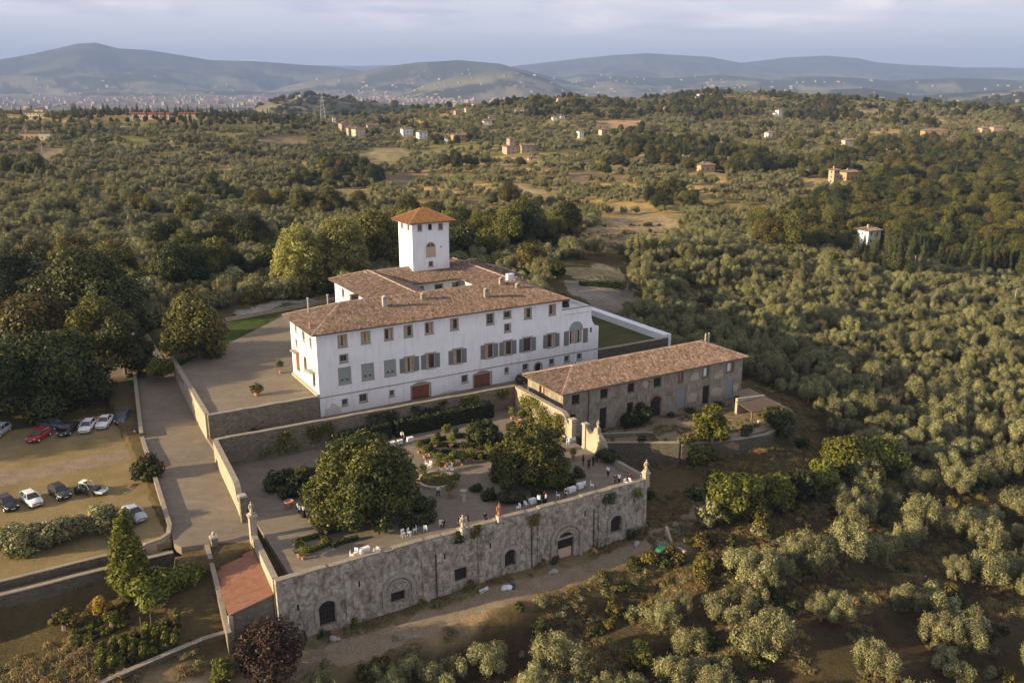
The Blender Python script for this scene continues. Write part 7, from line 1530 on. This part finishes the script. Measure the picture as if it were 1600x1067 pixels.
    for a0, a1, b0, b1, cnt in areas:
        k_ = 0; tries = 0
        while k_ < cnt and tries < cnt*8:
            tries += 1; px = g.uniform(a0, a1); py = b0+(b1-b0)*g.random()**0.6; p = ground(px, py, 1900, 24000)
            if p is None or p.length < 2300: continue
            if vnoise(p.x/700, p.y/700, 44) < .42 and g.random() < .8: continue
            if not made or len(made) < 4:
                o = empty('distant_house', p, g.uniform(0, 3)); i = len(made); L, D, h = ((16, 10, 8), (24, 12, 10), (12, 12, 13), (30, 14, 8))[i]
                q = MB(); q.box(0, L, 0, D, -6, h); q.build('wall', M[('far_house_pale', 'far_house_tan', 'far_house_pale', 'far_house_tan')[i]], o); q = MB()
                q.cur = .6; q.add([(-.5, -.5, h), (L+.5, -.5, h), (L+.5, D+.5, h), (-.5, D+.5, h), (D/2, D/2, h+2.5), (L-D/2, D/2, h+2.5)], [(0, 1, 5, 4), (2, 3, 4, 5), (0, 4, 3), (1, 2, 5), (0, 3, 2, 1)]); q.build('roof', M['shed_tiles'], o); made.append(o)
            else: o = copy_tree(made[int(g.integers(0, 4))]); o.location = p; o.rotation_euler = (0, 0, g.uniform(0, 3))
            s_ = float(np.clip(p.length/7500, .7, 1.5)); o.scale = (s_,)*3
            lab = 'tiny '+('pale' if int(o.children[0].material_slots[0].material.name == 'far_house_pale') else 'tan')+(' square' if o.children[0].dimensions.x < o.children[0].dimensions.y*1.3 else ' long')+' house on the distant hillside '+('below the big blue mountain' if px < 560 else 'above the valley town' if px < 900 else 'beyond the green hills' if px < 1250 else 'of the far right valley'); tag(o, lab, 'house', 'tiny houses '+lab.split('house ', 1)[1]); k_ += 1
    # the valley town as one mass of roofs
    k_ = 800; px = np.concatenate([g.uniform(-30, 420, 350), g.uniform(540, 900, 450)]); P = []; R_ = []; S_ = []
    for i in range(k_):
        r = g.uniform(5200, 8600); a, _ = el(px[i], 150); x, y = r*sin(a), r*cos(a); z = Hs(x, y)
        if z < -80: P.append((x, y, z)); R_.append(g.uniform(0, 3)); S_.append([g.uniform(.8, 1.7)]*2+[g.uniform(.9, 1.8)])
    scatter('valley_town', [c for o in made[1:3] for c in o.children], P, R_, S_)
def build_poles():
    def pole(px, py, h, label, r=.13, arm=True, lattice=False, dist=None):
        p = ground(px, py); o = empty('utility_pole' if not lattice else 'pylon', p, .3); tag(o, label, 'pole' if not lattice else 'pylon'); q = MB()
        if lattice:
            w_ = h*.09
            for sx in (-1, 1):
                for sy in (-1, 1): q.tube([(sx*w_, sy*w_, 0), (sx*w_*.15, sy*w_*.15, h)], h*.003, 4)
            for k_ in range(8):
                z0 = h*k_/8; z1 = h*(k_+1)/8; w0 = w_*(1-.85*k_/8); w1 = w_*(1-.85*(k_+1)/8)
                for s_ in (-1, 1): q.tube([(-w0, s_*w0, z0), (w1, s_*w1, z1)], h*.002, 4); q.tube([(s_*w0, -w0, z0), (s_*w1, w1, z1)], h*.002, 4)
            q.build('mast', M['light_sheet'], o); q = MB()
            for z in (.72, .84, .96): q.tube([(-h*.13, 0, h*z), (h*.13, 0, h*z)], h*.003, 4)
            q.build('crossarm', M['light_sheet'], o)
        else:
            q.tube([(0, 0, -1), (0, 0, h)], [r, r*.75], 8); q.build('post', M['concrete'], o); q = MB(); q.box(-.55, .55, -.05, .05, h-.35, h-.25); q.build('crossarm', M['iron'], o)
        return p+Vector((0, 0, h-.3))
    a = pole(1427, 434, 7.5, 'concrete pole with a stay wire above the big grove', .2); b = pole(1583, 485, 6.5, 'thin concrete pole at the right edge of the grove'); pole(1348, 434, 5, 'short pole at the left end of the cypress row'); pole(1347, 622, 3.5, 'short thin pole in the lower grove')
    e = ground(1495, 440); o = empty('stay_wire', a); tag(o, 'slanting wire running down right from the concrete pole', 'wire'); q = MB(); q.tube([(0, 0, 0), (e-a)*.5+Vector((0, 0, -.5)), e-a], .05, 4); q.build('wire', M['light_sheet'], o)
    pole(505, 192, 34, 'lattice pylon before the dark distant hill', lattice=True); pole(206, 196, 16, 'small lattice mast near the long red roofed building', lattice=True); pole(69, 258, 13, 'thin mast in the field at the far left', .25)
def build_haze():
    k = bpy.data.materials.new('haze'); k.use_nodes = True; nt = k.node_tree; nt.nodes.clear(); o_ = nt.nodes.new('ShaderNodeOutputMaterial'); v_ = nt.nodes.new('ShaderNodeVolumePrincipled')
    v_.inputs['Density'].default_value = HAZE; v_.inputs['Color'].default_value = (0.34, 0.49, 0.88, 1); v_.inputs['Anisotropy'].default_value = 0.0; nt.links.new(v_.outputs[0], o_.inputs['Volume'])
    h = MB(); h.box(-28000, 28000, -400, 31000, -330, 1000); tag(h.build('haze', k), kind='stuff')
HAZE = 7.0e-5
# ---------------- groves, woods and hedgerows over the land ----------------
def build_vegetation():
    OL = Kind([make_tree('olive_tree', lobes_olive(100+i, 2.5, 3.2, 1.1), 11000, 0.11, 'olive_leaf', 1.3, 0.20, 100+i, narrow=0.34, out=0.7, shell=0.5, spray=0.24, sl=0.42) for i in range(7)])
    BR = Kind([make_tree('broadleaf_tree', lobes_round(200+i, 3.4, 6.2, 1.6, 14), 13000, 0.165, ('wood_leaf', 'wood_leaf', 'dark_leaf', 'autumn_leaf', 'dark_leaf')[i], 2.6, 0.28, 200+i) for i in range(5)])
    CY = Kind([make_cypress(300+i, 11.0, 1.25) for i in range(3)])
    g = np.random.default_rng(99)
    # candidate points: jittered rows, wider apart further away
    P = []
    for r0, r1, s_ in ((60, 420, 4.75), (420, 900, 5.9), (900, 1700, 8.2)):
        xs = np.arange(-r1, r1, s_); X, Y = np.meshgrid(xs, np.arange(0, r1, s_)); X = X.ravel()+g.uniform(-.33, .33, X.size)*s_; Y = Y.ravel()+g.uniform(-.33, .33, Y.size)*s_
        ca, sa = cos(0.4), sin(0.4); X, Y = X*ca-Y*sa, X*sa+Y*ca
        r = np.hypot(X, Y); a = np.degrees(np.arctan2(X, Y)); m = (r >= r0) & (r < r1) & (abs(a) < 38) & (Y > 0)
        P.append(np.stack([X[m], Y[m]], 1))
    # a belt of trees outside the left edge keeps casting its shade into the view
    P = np.concatenate(P); x, y = P[:, 0], P[:, 1]; z = H(x, y); u, v = UV(x, y); px, py = project(x, y, z); r = np.hypot(x, y)
    bad = (u > -30) & (u < 52) & (v > -52) & (v < 40)
    bad |= (u > -80) & (u < -16) & (v > -60) & (v < 12)
    bad |= (u > 30) & (u < 82) & (v > -36) & (v < 2) | (u > 50) & (u < 71) & (v > -20) & (v < 28)
    bad |= (u > 20) & (u < 60) & (v < -40) & (v > -52)
    bad |= inpoly(px, py, [(840, 480), (870, 405), (985, 408), (990, 450), (960, 520), (930, 520)])
    bad |= inpoly(px, py, [(640, 1067), (700, 990), (960, 890), (1080, 820), (1220, 830), (1060, 1000), (1060, 1067)])
    bad |= inpoly(px, py, [(-300, 1100), (-300, 590), (300, 560), (480, 1100)])
    bad |= inpoly(px, py, [(1040, 820), (1080, 700), (1240, 620), (1300, 700), (1260, 790), (1100, 840)])
    bad |= inpoly(px, py, [(150, 600), (210, 520), (440, 470), (540, 430), (540, 620), (150, 640)])
    bad |= inpoly(px, py, [(880, 392), (940, 340), (1060, 332), (1080, 370), (1010, 388), (940, 396)])
    nn = fbm(x/28, y/28, 3, 50)
    for poly, c in FIELDS:
        if len(poly) > 2: bad |= inpoly(x, y, poly)
    # terraces: bare strips between rows on the open slopes
    gap = (nn < 0.30) & (py < 400) & ~inpoly(px, py, [(990, 330), (1600, 420), (1600, 700), (1000, 520)]); open_ = inpoly(px, py, [(640, 340), (640, 225), (900, 235), (1000, 280), (1200, 330), (1000, 330), (860, 345)])
    bad |= gap | (open_ & (g.random(len(x)) < 0.45))
    bad |= inpoly(px, py, [(1300, 150), (1480, 165), (1600, 210), (1400, 200)]) & (g.random(len(x)) < 0.4)
    bad |= inpoly(px, py, [(1070, 1100), (1070, 950), (1170, 880), (1250, 860), (1600, 950), (1600, 1100)]) & ((v/8.6-np.floor(v/8.6) > .52) | (fbm(x/9, y/9, 2, 4) < 0.40))
    bad |= inpoly(px, py, [(1080, 880), (1100, 820), (1260, 720), (1600, 700), (1600, 950), (1250, 900)]) & ((v/8.6-np.floor(v/8.6) > .60) | (fbm(x/9, y/9, 2, 5) < 0.26))
    bad |= (r > 1500) & (g.random(len(x)) < 0.3)
    cf = contour(x, y, z); bad |= (cf < 0.30) & (r > 360) & (py < 345) & ~inpoly(px, py, [(1190, 405), (1245, 330), (1400, 265), (1700, 265), (1700, 445)])
    for hx, hy, hr in HOUSE_SPOTS:      # keep houses and the view over their gardens free
        hd = math.hypot(hx, hy); ha = math.atan2(hx, hy); aa_ = np.arctan2(x, y); bad |= np.hypot(x-hx, y-hy) < hr*0.6+2
        bad |= (abs(aa_-ha) < (hr*0.62)/hd) & (r < hd) & (r > hd-min(34, hd*0.04+8)) & (g.random(len(x)) < 0.85)
    x, y, z, u, v, px, py, r = [q[~bad] for q in (x, y, z, u, v, px, py, r)]
    wood = inpoly(px, py, [(1190, 405), (1185, 370), (1245, 330), (1330, 300), (1400, 275), (1700, 280), (1700, 445), (1480, 425), (1400, 412), (1270, 398)])
    wood |= inpoly(px, py, [(960, 232), (985, 212), (1090, 222), (1200, 245), (1210, 275), (1120, 275), (1000, 258)])
    wood |= inpoly(px, py, [(1330, 235), (1400, 222), (1650, 225), (1650, 285), (1400, 275)])
    wood |= inpoly(px, py, [(1030, 178), (1060, 145), (1130, 145), (1145, 185), (1100, 195)]) | inpoly(px, py, [(1240, 188), (1260, 160), (1310, 155), (1345, 180), (1345, 195)])
    wood |= inpoly(px, py, [(100, 190), (130, 165), (330, 160), (480, 190), (480, 200), (300, 200)]) | inpoly(px, py, [(820, 186), (830, 160), (910, 160), (920, 185)])
    wood |= inpoly(px, py, [(-50, 470), (-50, 425), (120, 425), (230, 450), (420, 430), (560, 405), (640, 365), (800, 365), (900, 372), (840, 392), (700, 400), (420, 445), (150, 475), (-50, 620)])
    nw = fbm(x/45, y/45, 3, 91); wood |= (nw > 0.68) & (py < 400) | (r > 1250) & (nw > 0.58)
    wood |= (px < 560) & (py > 290) & (nw > 0.67)
    whx, why = HOUSE_BY['small white house with tiled roof in front of the right wood'][:2]; cl = (np.hypot(x-whx, y-why) < 9) | (abs(np.arctan2(x, y)-math.atan2(whx, why)) < .022) & (r < math.hypot(whx, why)) & (r > math.hypot(whx, why)-38)
    x, y, z, u, v, px, py, r, wood, nw = [q[~cl] for q in (x, y, z, u, v, px, py, r, wood, nw)]
    cyp = (inpoly(px, py, [(1340, 432), (1330, 412), (1600, 405), (1650, 440), (1500, 436), (1420, 440)]) & (g.random(len(x)) < 0.5)) | (inpoly(px, py, [(1050, 245), (1050, 235), (1080, 236), (1080, 246)])) | (wood & (px > 1040) & (py < 420) & (g.random(len(x)) < 0.13)) | ((px < 500) & (py < 215) & wood & (g.random(len(x)) < 0.22))
    rr = g.random((len(x), 4))
    pts = np.stack([x, y, z-0.15], 1); rot = rr[:, 0]*6.283
    so = 0.78+rr[:, 1]*0.5; so = so*np.where(r > 900, 1.12, 1.0)
    sb = 0.55+rr[:, 1]**1.5*0.85; sb = sb*np.where((px < 520) & (r > 700), .62, 1.0)*np.where((px > 1180) & (py > 270) & (py < 450), 1.15, 1.0)
    far_ = r > 330
    def do(kind, mask, s_, nind, group, labels, cat, zs=(0.85, 0.35), maxr=1e9):
        i = np.where(mask)[0]; 
        inview = (px[i] > -40) & (px[i] < 1640) & (py[i] < 1100)
        i = np.concatenate([i[inview][np.argsort(r[i[inview]])], i[~inview]]); near = i[:nind]; near = near[(px[near] > -40) & (px[near] < 1640)]; rest = np.setdiff1d(i, near)
        for j in near:
            o = kind.get(); put(o, Vector(pts[j]), s_[j], rot[j], labels(j), cat, group(j) if callable(group) else group, zs[0]+zs[1]*rr[j, 2])
        ax = 1+(rr[rest, 3]-.5)*.4; sc_ = np.stack([s_[rest]*ax, s_[rest]/ax, s_[rest]*(zs[0]+zs[1]*rr[rest, 2])], 1)
        return rest, sc_
    def lab_ol(j):
        a, b = px[j], py[j]
        if b > 860: return 'silvery green olive tree on the brown slope below the terrace, nearest rows'
        if b > 700: return 'silvery green olive tree in the lower grove right of the stone path wall'
        if a < 860: return 'grey green olive tree on the slope behind the villa'
        if b > 560: return 'silvery olive tree in the dense grove right of the farm building'
        return 'pale sunlit olive tree in the large grove beyond the farm building'
    def grp_ol(j): return lab_ol(j).replace('tree', 'trees', 1)
    LM = [('the lean to shed', 1200, 640), ('the broad bright trees', 1350, 730), ('the sunlit tree cluster', 1140, 780), ('the concrete pole', 1427, 425), ('the farm building end', 1150, 580), ('the long white wall', 1000, 500), ('the cypress row', 1385, 435), ('the thin pole', 1583, 480),
          ('the bottom right corner', 1590, 1050), ('the bottom edge middle', 860, 1050), ('the ruined pen', 1070, 880), ('the yellow green sapling', 1000, 1020), ('the right edge', 1590, 760), ('the short grove pole', 1347, 620), ('the turning circle', 950, 430), ('the bright sapling clearing', 1250, 950), ('the grove middle', 1450, 560), ('the tower', 660, 370), ('the plane trees', 500, 400), ('the yellowing tree', 312, 480), ('the left edge', 20, 420), ('the back path bushes', 400, 450), ('the very large oak', 140, 440), ('the terraced brown field', 960, 355), ('the small white house', 1365, 380)]
    def where(j):
        k_ = min(LM, key=lambda q: math.hypot(q[1]-px[j], (q[2]-py[j])*1.5)); dx, dy = px[j]-k_[1], py[j]-k_[2]; d = math.hypot(dx, dy*1.5)
        rel = ('right of' if dx > 0 else 'left of') if abs(dx) > abs(dy)*1.6 else ('below' if dy > 0 else 'above'); n_ = 'right beside' if d < 22 else 'close by,' if d < 48 else 'some way off,' if d < 95 else 'far off,'
        return (n_+' '+k_[0]) if d < 22 else n_+' '+rel+' '+k_[0]
    def szw(s_): return 'small' if s_ < .85 else 'middling' if s_ < 1.05 else 'large' if s_ < 1.25 else 'very large'
    mo = ~wood & ~cyp; mb_ = wood & ~cyp
    ro, sco = do(OL, mo, so, 300, grp_ol, lambda j: szw(so[j])+' '+('tall' if rr[j, 2] > .5 else 'low')+' olive tree '+where(j), 'olive tree')
    scatter('olive_grove', [crown_of(o) for o in OL.v], pts[ro], rot[ro], sco)
    def lab_br(j): return szw(sb[j]*1.1)+' '+('tall' if rr[j, 2] > .5 else 'broad')+' woodland tree '+where(j)
    rb, scb = do(BR, mb_, sb, 150, lambda j: 'trees of the '+('wood behind the villa' if px[j] < 1000 else 'wood beyond the olive grove'), lab_br, 'tree')
    scatter('woodland', [crown_of(o) for o in BR.v], pts[rb], rot[rb], scb)
    rc, scc = do(CY, cyp, 0.7+rr[:, 1]*0.5, 90, 'cypresses among the far groves', lambda j: szw(.7+rr[j, 1]*.5)+' slender cypress '+where(j), 'cypress')
    scatter('far_cypresses', [crown_of(o) for o in CY.v], pts[rc], rot[rc], scc)
    # the row of olives along the bottom edge, each where it grows
    for i, (px_, py_, s_) in enumerate(((505, 1085, .8), (608, 1088, .85), (640, 1060, .7), (692, 1075, 1.0), (765, 1052, 1.0), (838, 1085, .95), (872, 1060, 1.25), (905, 1100, 1.0), (1035, 985, .9), (1065, 960, .7), (1140, 985, 1.15), (1108, 1090, .95), (950, 1090, .8), (1190, 920, 1.2), (1270, 900, 1.1))):
        p = ground(px_, py_); lab = ('small olive tree at the bottom edge left of the bottom row', 'olive tree of the bottom row under the pale white bundle', 'low olive between two bottom row trees', 'round olive tree of the bottom row below the wall niche', 'silvery olive tree of the bottom row, second tall one', 'olive tree at the bottom edge under the largest bottom row tree', 'largest olive tree of the bottom row below the big wall door', 'olive tree cut by the bottom edge right of the largest one', 'pale loose olive tree below the ruined pen', 'small olive tree just below the ruined pen', 'big pale olive tree alone on the brown slope', 'olive tree cut by the bottom edge under the lone pale one', 'small olive at the bottom edge beside the yellow green sapling', 'tall olive tree at the upper end of the lower grove', 'wide olive tree in the upper lower grove')[i]
        put(OL.get(), p, s_, i*1.1, lab, 'olive tree', None)
    # dry grass and low scrub over the open ground near by
    TF = []
    for i in range(3):
        o = empty('grass_tuft'); V, F, t = leaves([((0, 0, .12), (.55, .5, .22)), ((.5, .2, .1), (.4, .4, .16)), ((-.35, .4, .1), (.4, .35, .2))], 150, .16, 500+i, narrow=.16, out=.3); V[:, 2] = abs(V[:, 2])*1.25
        link('foliage', fast_mesh('foliage', V, F, t), M['dry_grass' if i < 2 else 'olive_leaf'], o); p = ground((905, 700, 620)[i], (958, 985, 1000)[i]); put(o, p, 1, 0, ('dry grass tuft on the verge below the right part of the terrace wall', 'dry grass tuft on the verge below the middle of the terrace wall', 'greyish weed clump on the verge below the left wall niche')[i], 'grass tuft'); TF.append(o)
    n = 60000; a_ = g.uniform(-.66, .66, n); r_ = 66+(330-66)*g.random(n)**1.25; gx, gy = r_*np.sin(a_), r_*np.cos(a_); gu, gv = UV(gx, gy)
    no = (gu > -28) & (gu < 33) & (gv > -41.5) & (gv < 62) | (gu > -85) & (gu < -16) & (gv > -24.6) & (gv < 21) | (gu > 30) & (gu < 75) & (gv > -19) & (gv < 28) | (abs(gv+44.2) < 1.7) & (gu < 30)
    no |= (fbm(gx/6, gy/6, 3, 21) < .50) | (gu > 50) & (gu < 112) & (gv > 22) & (gv < 80); gx, gy = gx[~no], gy[~no]; s_ = g.uniform(.35, 1.2, len(gx))
    yu = g.uniform(34, 74, 1500); yv = g.uniform(-29, -17.6, 1500); ok = (yv > np.interp(yu, [34, 39, 48, 58, 66, 74], [-21, -21.6, -27.4, -30.4, -29.8, -27])) & (fbm(yu/2.5, yv/2.5, 2, 3) > .5); yp = A0[None]+np.outer(yu[ok], E1)+np.outer(yv[ok], E2)
    gz = np.concatenate([H(gx, gy), np.full(ok.sum(), -5.15)]); gx = np.concatenate([gx, yp[:, 0]]); gy = np.concatenate([gy, yp[:, 1]]); s_ = np.concatenate([s_, g.uniform(.3, .8, ok.sum())])
    scatter('dry_grass', [crown_of(o) for o in TF], np.stack([gx, gy, gz], 1), g.random(len(gx))*6, np.stack([s_, s_, s_*g.uniform(.5, 1.3, len(gx))], 1))
    BU = [make_shrub('bramble_bush', 520+i, 1.2, 1.1, 900, .16, ('dark_leaf', 'olive_leaf', 'autumn_leaf')[i], 6) for i in range(3)]
    for i, o in enumerate(BU): put(o, ground((840, 1110, 960)[i], (985, 945, 955)[i]), 1, 0, ('dark bramble bush on the bank under the dirt road', 'grey bramble bush right of the ruined pen', 'russet bramble bush on the bank left of the ruined pen')[i], 'bush')
    n = 5200; a_ = g.uniform(-.66, .66, n); r_ = 66+(420-66)*g.random(n); gx, gy = r_*np.sin(a_), r_*np.cos(a_); gu, gv = UV(gx, gy)
    no = (gu > -30) & (gu < 34) & (gv > -46.5) & (gv < 62) | (gu > -85) & (gu < -16) & (gv > -28.5) & (gv < 24) | (gu > 30) & (gu < 80) & (gv > -31) & (gv < 28) | (gu < -30) & (gv < -28) & (g.random(n) < .5)
    edge = (gv < -46.5) & (gv > -52); no |= (fbm(gx/14, gy/14, 3, 22) < .62) & ~edge; no |= (gu > 50) & (gu < 112) & (gv > 22) & (gv < 80); gx, gy = gx[~no], gy[~no]; s_ = g.uniform(.4, 1.3, len(gx))
    scatter('scrub', [crown_of(o) for o in BU], np.stack([gx, gy, H(gx, gy)-.1], 1), g.random(len(gx))*6, np.stack([s_, s_, s_*g.uniform(.6, 1.3, len(gx))], 1))
    # far hills: woods as one mass
    n = 26000; rr_ = 1700*(6500/1700)**g.random(n); aa = g.uniform(-0.62, 0.62, n); fx, fy = rr_*np.sin(aa), rr_*np.cos(aa); fz = H(fx, fy)
    fpx, fpy = project(fx, fy, fz); m = ((fbm(fx/500, fy/500, 5, 60, 0.6) < 0.53) | (fpx < 760) & (rr_ < 3300)) & (fz > -88); fx, fy, fz = fx[m], fy[m], fz[m]; s_ = g.uniform(1.6, 3.2, len(fx))
    scatter('far_woods', [crown_of(o) for o in BR.v[:2]], np.stack([fx, fy, fz-1], 1), g.random(len(fx))*6, np.stack([s_, s_, s_*0.6], 1))
    return OL, BR, CY
# ---------------- assemble ----------------
make_ground()
build_ground_surfaces()
build_villa(); build_farm()
build_walls(); build_sheds()
build_garden()
build_vehicles(); build_people()
build_hero_trees()
build_houses(); build_poles()
OL, BR, CY = build_vegetation()
build_cypress_row(CY)
build_haze()
